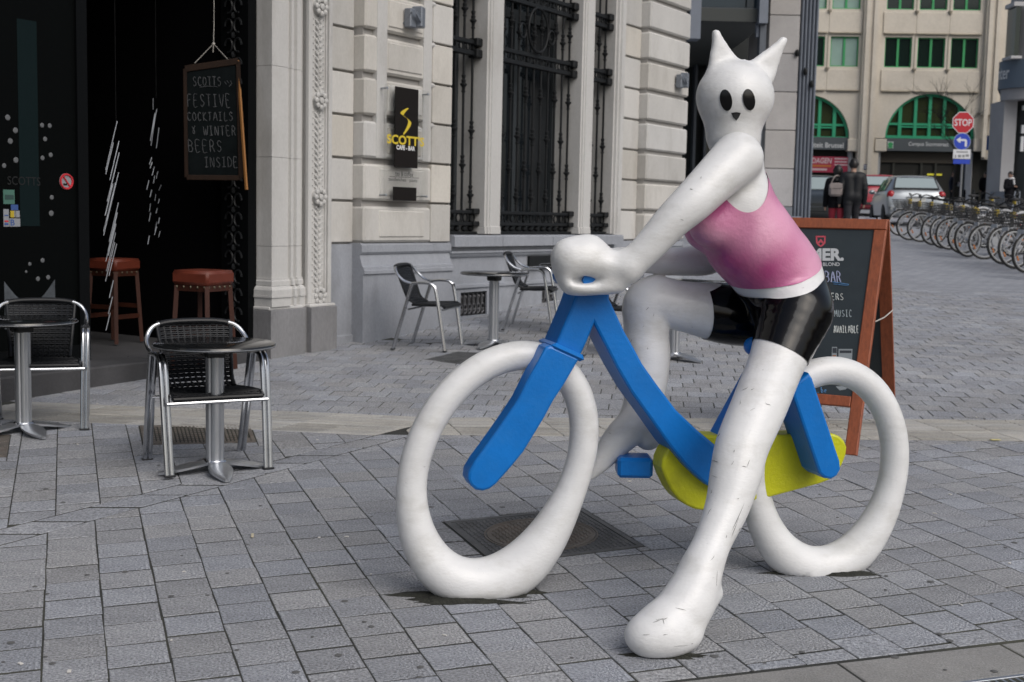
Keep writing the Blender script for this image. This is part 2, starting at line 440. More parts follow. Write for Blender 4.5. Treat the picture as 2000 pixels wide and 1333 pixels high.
# zone 2: same setts between the soldier course and the pale band
zone2s = [[strip_f, flip(band_lb), flip(split_lr)], [strip_f, flip(band_rb), split_lr]]
for zone2, i in [(z, i) for z in zone2s for i in range(-34, 20)]:
    off = (0.43 * i % 1.0) * SA
    for j in range(10, 70):
        c = B2 * (ph + 0.03 + (i + .5) * SB) + A2 * (j * SA + off)
        if not visible(c[0], c[1], 80): continue
        poly = [c + B2 * sx * SB / 2 + A2 * sy * (SA / 2 - gr_()) for sx, sy in ((-1, -1), (1, -1), (1, 1), (-1, 1))]
        for h in zone2:
            poly = clip(poly, h)
            if len(poly) < 3: break
        if area(poly) < 8e-4: continue
        pieces = [poly]
        for H in HOLES:
            nxt = []
            for q in pieces: nxt += minus(q, H)
            pieces = nxt
        for q in pieces:
            if area(q) > 8e-4: stuff1.add(q)
# the soldier course: slanted stones between its two edges
p0, p1 = g2(-60, 1075), g2(790, 852); q0, q1 = g2(-60, 1049), g2(830, 826)
sd = (p1 - p0); L = np.linalg.norm(sd); sd /= L; sn = np.array([-sd[1], sd[0]])
pos = 0.0
def lin(hp, p, d):
    n, c = hp; return p + d * ((c - n @ p) / (n @ d))
while pos < L + 0.1:
    ln = 0.26 + rng.normal(0, 0.03)
    a = p0 + sd * pos; b = p0 + sd * (pos + ln)
    sl = (sn * 0.8 - sd * 0.6)
    poly = [lin(strip_n, a, sl), lin(strip_n, b, sl), lin(strip_f, b, sl), lin(strip_f, a, sl)]
    poly = clip(poly, flip(band_rb))
    if area(poly) > 1e-3: stuff1.add(poly, gap=.021)
    pos += ln
# zone 3: running bond beyond the band, up to the walls
az3 = math.radians(96); X3 = np.array([math.sin(az3), math.cos(az3)]); Y3 = np.array([-X3[1], X3[0]])
stuff3 = Setts()
def zone3(hps, x_lo, x_hi):
    for j in range(20, 95):
        for i in range(x_lo, x_hi):
            c = X3 * ((i + (0.5 if j % 2 else 0) + 0.1 * math.sin(j * 5.1)) * 0.2) + Y3 * (j * 0.19)
            if c[1] > 16.9 or not visible(c[0], c[1], 40): continue
            so_ = (c - FP[:2]) @ FN[:2]
            if so_ < -0.4: continue
            poly = [c + X3 * sx * .1 + Y3 * sy * (.095 - rng.uniform(.001, .006)) for sx, sy in ((-1, -1), (1, -1), (1, 1), (-1, 1))]
            for h in hps:
                poly = clip(poly, h)
                if len(poly) < 3: break
            if area(poly) < 8e-4: continue
            pieces = [poly]
            for H in HOLES[1:3]:
                nxt = []
                for q in pieces: nxt += minus(q, H)
                pieces = nxt
            for q in pieces:
                if area(q) > 8e-4: stuff3.add(q, gap=0.007, jit=0.002)
zone3([band_lt, flip(split_lr)], -45, 10)
zone3([band_rt, split_lr], -20, 60)
# the pale ribbed band
band = Setts()
def slabs(pa, pb, qa, qb, hps, slant, ln=0.3):
    d = pb - pa; L = np.linalg.norm(d); d /= L; nn = np.array([-d[1], d[0]]); pos = 0
    wdt = abs(nn @ (qa - pa))
    while pos < L:
        base = pa + d * pos
        for r in range(2):
            a = base + nn * (wdt * r / 2) + d * slant * r / 2
            b = base + nn * (wdt * (.5 if r == 0 else 1.3)) + d * slant * (.5 if r == 0 else 1.3)
            poly = [a, a + d * ln, b + d * ln, b]
            for h in hps: 
                poly = clip(poly, h)
                if len(poly) < 3: break
            if area(poly) < 1e-3: continue
            band.add(poly, gap=0.005, jit=0.0015)
            # ribs
            for k in range(1, 9):
                f0 = (k - .28) / 9; f1 = (k + .28) / 9
                rb = [a + (b - a) * f0, a + d * ln + (b - a) * f0, a + d * ln + (b - a) * f1, a + (b - a) * f1]
                for h in hps:
                    rb = clip(rb, h)
                    if len(rb) < 3: break
                if area(rb) > 2e-4: band.add(rb, gap=0.004, bev=0.002, jit=0, base=-0.001, h=0.004)
        pos += ln
slabs(g2(-120, 813), g2(740, 851.4), g2(-120, 777), g2(812, 815), [band_lb, flip(band_lt), flip(split_lr), strip_f], 0.24)
slabs(g2(800, 849.4), g2(2150, 864), g2(800, 816.5), g2(2150, 822), [band_rb, flip(band_rt), split_lr], -0.12)
stuff1.build('setts', M_setts, pavement); stuff3.build('street_setts', M_setts, pavement); band.build('ribbed_slabs', M_pale, pavement)

# kerb slab, gutter gap and channel grating in the near right corner
ka, kb = g2(1150, 1346), g2(2100, 1236)
kd = (kb - ka) / np.linalg.norm(kb - ka); kn = np.array([kd[1], -kd[0]])      # kn towards the camera
def kpt(a, b, h): p = ka + kd * a + kn * b; return (p[0], p[1], hz(p[0], p[1]) + h)
mb = MB()
Lk = np.linalg.norm(kb - ka)
for i in range(4):
    a0, a1 = i * 0.62 - 0.4, (i + 1) * 0.62 - 0.4
    q = [(a0 + .003, .022), (a1 - .003, .022), (a1 - .003, .25), (a0 + .003, .25)]
    mb.prism(q, kpt, -0.05, 0.001, b=0.006)
kerb = mb.build('kerb', M_conc, smooth=0); kerb['kind'] = 'structure'
mb = MB()
for b0, b1 in ((.256, .27), (.39, .402)): mb.prism([(-.4, b0), (2.2, b0), (2.2, b1), (-.4, b1)], kpt, -0.05, 0.004, b=0.002)
for i in range(100): mb.prism([(-.4 + i * .026, .272), (-.392 + i * .026, .272), (-.392 + i * .026, .388), (-.4 + i * .026, .388)], kpt, -0.03, 0.0, b=0.0)
gr = mb.build('channel_grating', M_steel, smooth=0)
tag(gr, 'steel channel grating along the pale kerb in the near corner', 'drain grating')
# iron covers
def bil(P, u, v): return P[0] * (1 - u) * (1 - v) + P[1] * u * (1 - v) + P[2] * u * v + P[3] * (1 - u) * v
def cover(name, label, cat, corners, nx, ny, m, fill=0.55, round_lid=False, alt=True):
    P = rect_of(corners); c = sum(P) / 4
    t = thing(name, label, cat, (c[0], c[1], hz(*c)))
    L_ = lambda u, v, h: (lambda p: (p[0] - c[0], p[1] - c[1], hz(p[0], p[1]) - hz(*c) + h))(bil(P, u, v))
    mb = MB(); mb.prism([(0, 0), (1, 0), (1, 1), (0, 1)], L_, -0.03, -0.001, b=0.004)
    for a, b in (((0, 0), (1, .035)), ((0, .965), (1, 1)), ((0, .035), (.035, .965)), ((.965, .035), (1, .965))):
        mb.prism([a, (b[0], a[1]), b, (a[0], b[1])], L_, -0.002, 0.003)
    for i in range(nx):
        for j in range(ny):
            u = .05 + .9 * (i + .5) / nx; v = .05 + .9 * (j + .5) / ny
            if round_lid and (u - .5) ** 2 + (v - .5) ** 2 < .37 ** 2: continue
            du, dv = (.9 / nx * fill / 2, .9 / ny * fill / 5) if (not alt or (i + j) % 2) else (.9 / nx * fill / 5, .9 / ny * fill / 2)
            if not alt: dv = .9 / ny * fill / 2
            mb.prism([(u - du, v - dv), (u + du, v - dv), (u + du, v + dv), (u - du, v + dv)], L_, -0.002, 0.0025)
    mb.build('frame', m, t, smooth=0)
    if round_lid:
        mb = MB(); N_ = 40
        cir = lambda r: [(.5 + r * math.cos(2 * math.pi * k / N_), .5 + r * math.sin(2 * math.pi * k / N_)) for k in range(N_)]
        mb.prism(cir(.355), L_, -0.004, 0.001, b=0.003)
        for k in range(N_):
            q = [cir(r)[(k + s) % N_] for r, s in ((.342, 0), (.342, 1), (.353, 1), (.353, 0))]; mb.prism(q, L_, 0.0, 0.0035)
            q = [cir(r)[(k + s) % N_] for r, s in ((.362, 0), (.362, 1), (.372, 1), (.372, 0))]; mb.prism(q, L_, -0.003, 0.003)
        n2 = 21
        for i in range(n2):
            for j in range(n2):
                u = .15 + .7 * (i + .5) / n2; v = .15 + .7 * (j + .5) / n2
                if (u - .5) ** 2 + (v - .5) ** 2 > .325 ** 2: continue
                du, dv = (.012, .004) if (i + j) % 2 else (.004, .012)
                mb.prism([(u - du, v - dv), (u + du, v - dv), (u + du, v + dv), (u - du, v + dv)], L_, 0.0, 0.0045)
        mb.build('lid', M_iron, t, smooth=0)
    return t
cover('manhole_cover', 'square iron manhole cover with a round lid under the bicycle statue', 'manhole cover', man_c, 26, 26, M_irond, round_lid=True)
cover('drain_cover', 'rusty patterned iron cover behind the legs of the near chair', 'drain cover', drain_c, 26, 9, M_iron, alt=False, fill=.6)
cover('drain_cover', 'dark iron cover beside the foot of the table near the wall', 'drain cover', drain2_c, 16, 12, M_irond, alt=False)
cover('drain_cover', 'slotted iron drain under the table at the left edge', 'drain cover', drain3_c, 14, 3, M_iron, alt=False, fill=.7)

# small litter on the paving
def litter(name, label, px, py, size, m, rz):
    c = G(px, py); q = MB(); q.box((0, 0, .006), size, b=.002); o = q.build(name, m, None, smooth=0); o.location = (c[0], c[1], c[2] + .0025); o.rotation_euler = (0, 0, rz); tag(o, label, 'litter')
litter('cigarette_butt', 'pale cigarette butt in a paving joint at the lower left', 493, 1050, (.012, .045, .008), mat('butt_paper', (.5, .45, .33), .9), .2)
litter('cigarette_butt', 'white cigarette butt in the dark soil by the front wheel', 1006, 1152, (.05, .014, .010), mat('butt_white', (.6, .58, .55), .9), .3)
litter('paper_scrap', 'small yellowish scrap on the pale band at the right', 1944, 862, (.06, .03, .004), mat('scrap_yellow', (.5, .45, .22), .9), .1)
M_gum = mat('trodden_gum', (.10, .10, .10), .9)
q = MB(); rs_ = random.Random(4)
for _ in range(70):
    c = G(rs_.uniform(0, 2000), rs_.uniform(880, 1330)); r = rs_.uniform(.006, .015); q.lathe([(r, 0), (r * .8, .0012), (0, .0016)], 8, o=(c[0], c[1], c[2] + .0028))
o = q.build('gum_spots', M_gum, pavement); o['kind'] = 'stuff'
q = MB()
for _ in range(26):
    c = G(rs_.uniform(0, 2000), rs_.uniform(720, 1330)); q.box((c[0], c[1], c[2] + .005), (rs_.uniform(.006, .02), rs_.uniform(.004, .012), .003), R=rotm(0, 0, rs_.uniform(0, 3)))
o = q.build('paper_specks', mat('butt_white', (.6, .58, .55), .9), pavement, smooth=0); o['kind'] = 'stuff'
# ================================================================== LETTERING
STROKES = {  # simple hand-drawn capitals, unit box
 'A': [[(0, 0), (.45, 1), (.9, 0)], [(.2, .4), (.7, .4)]], 'B': [[(.05, 0), (.05, 1), (.6, .95), (.7, .75), (.55, .55), (.1, .52)], [(.55, .52), (.8, .3), (.6, .03), (.05, 0)]],
 'C': [[(.8, .85), (.5, 1), (.15, .75), (.1, .3), (.4, 0), (.8, .15)]], 'D': [[(.1, 0), (.1, 1), (.6, .85), (.8, .5), (.6, .1), (.1, 0)]],
 'E': [[(.75, 1), (.1, 1), (.1, 0), (.75, 0)], [(.1, .52), (.6, .55)]], 'F': [[(.8, 1), (.15, .95), (.1, 0)], [(.1, .5), (.6, .55)]],
 'I': [[(.1, 1), (.7, 1)], [(.4, 1), (.4, 0)], [(.1, 0), (.7, 0)]], 'K': [[(.1, 0), (.1, 1)], [(.75, 1), (.1, .45), (.8, 0)]], 'L': [[(.15, 1), (.1, 0), (.75, 0)]],
 'M': [[(0, 0), (.15, 1), (.45, .35), (.8, 1), (.9, 0)]], 'N': [[(.05, 0), (.1, 1), (.7, 0), (.8, 1)]], 'O': [[(.4, 1), (.1, .7), (.1, .3), (.4, 0), (.75, .25), (.75, .75), (.4, 1)]],
 'R': [[(.05, 0), (.1, 1), (.6, .95), (.7, .72), (.5, .52), (.1, .5)], [(.4, .5), (.8, 0)]], 'S': [[(.75, .85), (.45, 1), (.15, .8), (.3, .55), (.65, .42), (.75, .2), (.4, 0), (.08, .12)]],
 'T': [[(0, 1), (.85, 1)], [(.42, 1), (.4, 0)]], 'U': [[(.1, 1), (.1, .3), (.4, 0), (.7, .3), (.75, 1)]], 'V': [[(0, 1), (.4, 0), (.85, 1)]], 'W': [[(0, 1), (.2, 0), (.45, .7), (.7, 0), (.95, 1)]],
 '&': [[(.7, 1), (.2, .35), (.35, 0), (.6, .25), (.15, .9)]], 'Y': [[(0, 1), (.4, .5), (.85, 1)], [(.4, .5), (.38, 0)]], 'b': [[(.1, 1), (.1, 0), (.55, .05), (.6, .45), (.1, .5)]], 'e': [[(.1, .3), (.6, .33), (.4, .6), (.1, .35), (.25, 0), (.6, .1)]], '.': [[(.1, 0), (.16, .06)]],
}
def chalk(mb, text, x, y, h, wd, fn, r, m=0, jit=0.04, slant=0.1):
    # writes text with its foot at (x, y) in the board's plane; fn(a, b, off) -> 3D
    n = len(text); adv = wd / max(n, 1); rs = random.Random(sum(map(ord, text)))
    for i, ch in enumerate(text):
        for st in STROKES.get(ch, []):
            P = [(x + i * adv + (a * .8 + slant * b + rs.uniform(-jit, jit)) * adv, y + (b + rs.uniform(-jit, jit)) * h) for a, b in st]
            P3 = [np.array([p[0], p[1], 0]) for p in P]
            if len(P3) > 2: P3 = smooth_path(P3, 4)
            mb.tube([fn(p[0], p[1], 0) for p in P3], r * rs.uniform(.8, 1.15), n=5, m=m)
_tx = {}
def text_polys(text, size=1.0, bold=0.0):
    c = bpy.data.curves.new('t', 'FONT'); c.body = text; c.size = size; c.offset = bold; c.resolution_u = 3
    o = bpy.data.objects.new('t', c); COL.objects.link(o); bpy.context.view_layer.update()
    me = bpy.data.meshes.new_from_object(o.evaluated_get(bpy.context.evaluated_depsgraph_get()))
    V = np.array([v.co[:2] for v in me.vertices]); F_ = [list(p.vertices) for p in me.polygons]
    bpy.data.objects.remove(o); bpy.data.curves.remove(c); bpy.data.meshes.remove(me); return V, F_
def lettering(mb, text, x, y, wd, h, fn, off, m=0, bold=0.0, italic=0.0):
    # flat letters filling the box (x, y, wd, h) ; fn(a, b, off) -> 3D
    V, F_ = text_polys(text, 1.0, bold); lo, hi = V.min(0), V.max(0)
    Q = (V - lo) / (hi - lo); mb.add([fn(x + q[0] * wd + italic * q[1] * h, y + q[1] * h, off) for q in Q], F_, m)

# ================================================================== LIMESTONE BUILDING
M_lime = mat('limestone', (0.47, 0.465, 0.45), 0.85, var=0.09, vscale=1.3, fine=0.05, fscale=60, dirt=(0.26, 0.245, 0.22), dscale=2.0, damt=0.5, bump=0.12, bscale=60, stretch=(1, 1, .4))
M_limeb = mat('limestone_block', (0.475, 0.47, 0.455), 0.85, tone='obj', var=0.08, vscale=1.5, fine=0.05, fscale=60, dirt=(0.27, 0.25, 0.22), dscale=2.0, damt=0.5, bump=0.12, bscale=60, stretch=(1, 1, .4))
M_joint2 = mat('mortar_core', (0.30, 0.29, 0.275), 0.95)  # core stone seen through the joints, one even tone of its own
M_blue = mat('bluestone', (0.275, 0.29, 0.32), 0.8, var=0.13, vscale=1.6, fine=0.08, fscale=70, dirt=(0.14, 0.145, 0.15), dscale=1.5, damt=0.65, bump=0.2, bscale=70, stretch=(1, 1, .5))
M_blueb = mat('bluestone_base', (0.20, 0.20, 0.205), 0.82, var=0.16, vscale=2.4, fine=0.1, fscale=60, dirt=(0.07, 0.07, 0.072), dscale=2.2, damt=0.8, bump=0.25, bscale=70, stretch=(1, 1, .4))
M_black = mat('black_iron', (0.010, 0.011, 0.012), 0.5, 0.0, spec=.22, var=0.3, vscale=30, bump=0.1, bscale=120)
M_glassd = mat('dark_window_glass', (0.010, 0.013, 0.016), 0.06, spec=0.5)
M_wfr = mat('dark_window_frame', (0.03, 0.036, 0.04), 0.5)
RZF = math.radians(90) - AZ
bld = thing('limestone_building', 'pale limestone building with barred tall windows and a blue stone base', 'building', FP, RZF)
def fx(s, o, z): return (s, -o, z)
def fac(px, py, o=0.0):
    p = on_plane(px, py, FP + FN * o, FN); d = p - FP; return d @ FD, p[2]
def fbox(mb, s0, s1, o0, o1, z0, z1, b=0.0, m=0): mb.box(((s0 + s1) / 2, -(o0 + o1) / 2, (z0 + z1) / 2), (s1 - s0, abs(o1 - o0), z1 - z0), b=b, m=m)
ZC = [1.283 + .3775 * k for k in range(10)]
# core behind the joints, upper wall
for a, b_, o_ in ((-1.345, -.045, -.05), (-1.80, -1.346, -.165), (3.60, 4.269, -.165), (4.27, 5.39, -.05)):
    mb = MB(); fbox(mb, a, b_, -.9, o_, .1, 4.72); mb.build('wall_core', M_joint2, bld, smooth=0)
for a, b_, z_ in ((-2.56, 5.43, 4.72), (-16, -2.561, 4.35)): mb = MB(); fbox(mb, a, b_, -1.2, -.02, z_ + .001, 11.5); mb.build('upper_wall', M_lime, bld, smooth=0)
mb = MB(); fbox(mb, 5.395, 5.425, -12, -.31, 0.2, 4.715); mb.build('side_wall', M_lime, bld, smooth=0)
# stone blocks
def block(s0, s1, o0, o1, z0, z1, b=.008, mm=None):
    m_ = MB(); fbox(m_, s0, s1, o0, o1, z0, z1, b=b); return m_.build('stone_block', mm or M_limeb, bld, smooth=0)
for k in range(9):
    z0, z1 = ZC[k], ZC[k + 1]
    block(-1.36, -.352, -.30, 0, z0 + .004, z1 - .05, b=.02)
    block(-.35, -.03, -.30, -.002, z0 + .004, z1 - .016, b=.006)
    block(-1.80, -1.362, -.30, -.13, z0 + .004, z1 - .018, b=.006)
    block(3.60, 4.245, -.30, -.13, z0 + .004, z1 - .02, b=.008)
    block(4.247, 5.43, -.30, 0, z0 + .004, z1 - .045, b=.02)
# vertical smooth bands across the upper joints, and the narrow raised panel on the lower courses
mb = MB(); fbox(mb, -1.205, -1.062, -.2, .003, ZC[2] + .01, 4.71); mb.build('smooth_band', M_lime, bld)
mb = MB(); fbox(mb, -.512, -.380, -.2, .003, ZC[2] + .01, 4.71)
for k in (2, 3, 4, 5, 6, 7): 
    mb.tube([fx(-.38, -.022, ZC[k + 1] - .026), fx(-.325, -.022, ZC[k + 1] - .026)], .026, n=10)
mb.build('smooth_band', M_lime, bld)
for k in (0, 1, 2, 3, 4, 5, 6):
    for a, b_ in (((-1.045, -.53),) if k > 1 else ((-1.15, -.47),)):
        m_ = MB(); fbox(m_, a, b_, -.1, .011, ZC[k] + .05, ZC[k + 1] - .085, b=.01); m_.build('raised_panel', M_limeb, bld, smooth=0)
# ornamented door surround
mb = MB()
fbox(mb, -2.10, -1.80, -.5, -.035, 0.74, 4.72)
fbox(mb, -2.10, -2.055, -.1, 0, .77, 4.72, b=.006); fbox(mb, -1.845, -1.80, -.1, 0, .77, 4.72, b=.006); fbox(mb, -2.055, -1.845, -.1, 0, .77, .86, b=.006)
fbox(mb, -2.052, -2.035, -.1, -.018, .865, 4.72, b=.004); fbox(mb, -1.865, -1.848, -.1, -.018, .865, 4.72, b=.004)
mb.build('door_surround', M_lime, bld, smooth=0)
mb = MB()
ros = [fac(622, y, 0)[1] for y in (12, 196, 385, 578)]
z = .93
i = 0
while z < 4.6:
    if min(abs(z - r) for r in ros) > .075:
        for sgn in (-1, 1):
            c = np.array(fx(-1.95 + sgn * .028, -.028, z + sgn * .008))
            mb.T = (rotm(0, math.radians(38 * sgn), 0), c); mb.ball((0, 0, 0), (.011, .013, .026), 6, 4); mb.T = None
            mb.ball(fx(-1.95 + sgn * .062, -.033, z + .02), (.008, .008, .008), 6, 4)
        mb.ball(fx(-1.95, -.034, z + .024), (.006, .01, .02), 6, 4)
    z += .0515; i += 1
mb.build('carved_band', M_lime, bld, kind='stuff')
for zr in ros:
    m_ = MB(); Rr = rotm(math.pi / 2, 0, 0)
    m_.lathe([(.075, -.0), (.07, .03), (.045, .035), (.04, .02), (.03, .02), (.025, .05), (.0, .055)], 16, o=(0, .035, 0), R=Rr)
    for q in range(8): a = q * math.pi / 4; m_.ball((.058 * math.cos(a), -.002, .058 * math.sin(a)), (.024, .02, .024), 7, 5)
    o = m_.build('rosette', M_lime, bld); o.location = fx(-1.95, 0, zr)
# pilaster at the cafe door
def plan(mb, P, z0, z1, b=0): mb.prism(P, lambda a, bb, d: fx(a, bb, d), z0, z1, b=b)
mb = MB()
SH = [(-2.56, -.45), (-2.545, -.11), (-2.545, 0), (-2.36, 0), (-2.335, -.035), (-2.305, -.04), (-2.30, -.015), (-2.27, -.015), (-2.255, -.05), (-2.225, -.06), (-2.215, -.03), (-2.165, -.03), (-2.15, -.07), (-2.10, -.075), (-2.10, -.45)]
for z0, z1 in ((1.0, 1.262), (1.265, 1.985), (1.988, 2.715), (2.718, 3.44), (3.443, 4.16), (4.163, 4.72)): plan(mb, SH, z0, z1)
def grow(P, d): return [(a - d * (1 if a < -2.4 else 0), b + (d if b > -.4 else 0)) for a, b in P]
plan(mb, grow(SH, .012), .985, 1.002); plan(mb, grow(SH, .02), .94, .987, b=.01)
plan(mb, grow(SH, .045), .86, .942, b=.035); plan(mb, grow(SH, .05), .845, .862); plan(mb, grow(SH, .04), .77, .848)
BA = [(-2.60, -.5), (-2.60, .045), (-2.19, .045), (-2.15, .0), (-2.12, .0), (-2.12, .055), (-1.79, .055), (-1.79, -.5)]
plan(mb, [(a, b - .02 if b > -.4 else b) for a, b in BA], .748, .772, b=.012)
mb.build('pilaster', M_lime, bld, smooth=0)
mb = MB(); plan(mb, BA, .1, .746, b=.006); mb.build('pilaster_base', M_blueb, bld, smooth=0)
# blue stone plinths
mb = MB()
def run(mb, prof, s0, s1):   # prof: (o, z) closed outline, extruded along the facade
    mb.prism(prof, lambda a, b, d: fx(d, a, b), s0, s1)
run(mb, [(-.5, .1), (.012, .1), (.012, 1.0), (.03, 1.005), (.03, 1.035), (.02, 1.04), (.018, 1.065), (-.0, 1.075), (-.03, 1.175), (-.02, 1.18), (-.005, 1.2), (-.005, 1.262), (-.03, 1.28), (-.5, 1.28)], -1.385, -.0)
mb.build('plinth', M_blue, bld, smooth=0)
mb = MB()
run(mb, [(-.5, .1), (-.10, .1), (-.10, .45), (-.115, .46), (-.115, 1.27), (-.5, 1.27)], -1.80, -1.386); mb.build('plinth', M_blue, bld, smooth=0); mb = MB()
run(mb, [(-.5, .1), (-.11, .1), (-.115, 1.27), (-.5, 1.27)], 3.61, 4.24); mb.build('plinth', M_blue, bld, smooth=0); mb = MB()
run(mb, [(-.5, .1), (.012, .1), (.012, 1.0), (.03, 1.005), (.03, 1.035), (-.0, 1.075), (-.03, 1.175), (-.005, 1.2), (-.005, 1.262), (-.5, 1.28)], 4.242, 5.43)
mb.build('plinth', M_blue, bld, smooth=0)
# base below the windows with ledges and vents
mb = MB()
V0, V1, V2, V3 = .20, .675, 1.78, 2.10
zv0, zv1 = .535, .775
run(mb, [(-.6, zv1), (-.02, zv1), (-.02, .815), (.0, .82), (.0, .845), (-.055, .86), (-.055, 1.125), (-.035, 1.13), (-.02, 1.15), (-.02, 1.165), (.0, 1.17), (.0, 1.19), (-.045, 1.195), (-.045, 1.235), (-.6, 1.235)], .0, 3.5)
for a, b_ in ((0, V0), (V1, V2), (V2 + .32, 3.5)): run(mb, [(-.6, .1), (-.02, .1), (-.02, zv1), (-.6, zv1)], a + .001, b_ - .001)
for a, b_ in ((V0, V1), (V2, V3)): run(mb, [(-.6, .1), (-.02, .1), (-.02, zv0), (-.6, zv0)], a, b_); run(mb, [(-.6, zv0), (-.2, zv0), (-.2, zv1), (-.6, zv1)], a, b_)
mb.build('window_base', M_blue, bld, smooth=0)
for a, b_ in ((0.0, .875), (.878, 1.9), (1.903, 2.81), (2.813, 3.6)):
    m_ = MB(); run(m_, [(-.6, 1.236), (.035, 1.236), (.035, 1.335), (.02, 1.348), (-.6, 1.36)], a + .002, b_ - .002); m_.build('sill_stone', M_blue, bld, smooth=0)
for a, b_, n in ((V0, V1, 6), (V2, V3, 4)):
    m_ = MB()
    for s_ in (a, b_ - .02): fbox(m_, s_ + .002, s_ + .018, -.12, -.035, zv0, zv1)
    fbox(m_, a, b_, -.12, -.035, zv1 - .02, zv1); fbox(m_, a, b_, -.12, -.035, zv0, zv0 + .012)
    o = m_.build('vent_frame', M_black, bld, smooth=0)
    for k in range(n):
        sc = a + (b_ - a) * (k + .5) / n; c_ = MB(); wdt = (b_ - a) / n
        fbox(c_, sc - wdt / 2, sc - wdt / 2 + .012, -.10, -.035, zv0, zv1)
        c_.tube([fx(sc + .026 * math.cos(t), -.05, zv0 + .085 + .03 * math.sin(t)) for t in np.linspace(.2, 5.6, 14)], .011, n=6)
        c_.tube(smooth_path([fx(sc + .03, -.05, zv0 + .09), fx(sc + .028, -.05, zv0 + .05), fx(sc - .0, -.05, zv0 + .02), fx(sc - .03, -.05, zv0 + .012)], 4), .011, n=6)
        c_.tube([fx(sc, -.05, zv0 + .11), fx(sc, -.05, zv1 - .06)], .010, n=6); c_.ball(fx(sc, -.05, zv1 - .05), .02, 8, 5)
        c_.build('vent_scroll', mat('grey_iron', (.10, .10, .105), .55, .4, var=.3, vscale=20), o)
# name plate fixed to the base
m_ = MB(); a, b_ = fac(1038, 502), fac(1112, 500); fbox(m_, a[0], b_[0], -.05, -.02, fac(1050, 527)[1], 1.118, b=.004); m_.build('dark_plate', M_black, bld, smooth=0)
# mullions, jambs and windows
mb = MB()
for a, b_ in ((.61, .875), (2.567, 2.81)):
    P = [(a, -.55), (a, -.03), (a + .03, -.03), (a + .035, -.012), (a + .06, -.012), (a + .065, 0), (b_ - .012, 0), (b_, -.012), (b_, -.55)]
    m_ = MB(); plan(m_, P, 1.44, 4.75); plan(m_, [(p, q + (.012 if q > -.4 else 0)) for p, q in P], 1.362, 1.405); plan(m_, [(p, q + (.008 if q > -.4 else 0)) for p, q in P], 1.405, 1.44, b=.008)
    m_.build('mullion', M_lime, bld, smooth=0)
m_ = MB(); plan(m_, [(3.42, -.55), (3.42, -.06), (3.45, -.06), (3.455, -.03), (3.49, -.03), (3.50, -.005), (3.585, -.005), (3.60, -.03), (3.60, -.55)], 1.362, 4.75); m_.build('window_jamb', M_lime, bld, smooth=0)
m_ = MB(); plan(m_, [(-.045, -.9), (-.03, -.02), (.0, -.04), (.0, -.9)], 1.362, 4.75); m_.build('window_jamb', M_lime, bld, smooth=0)
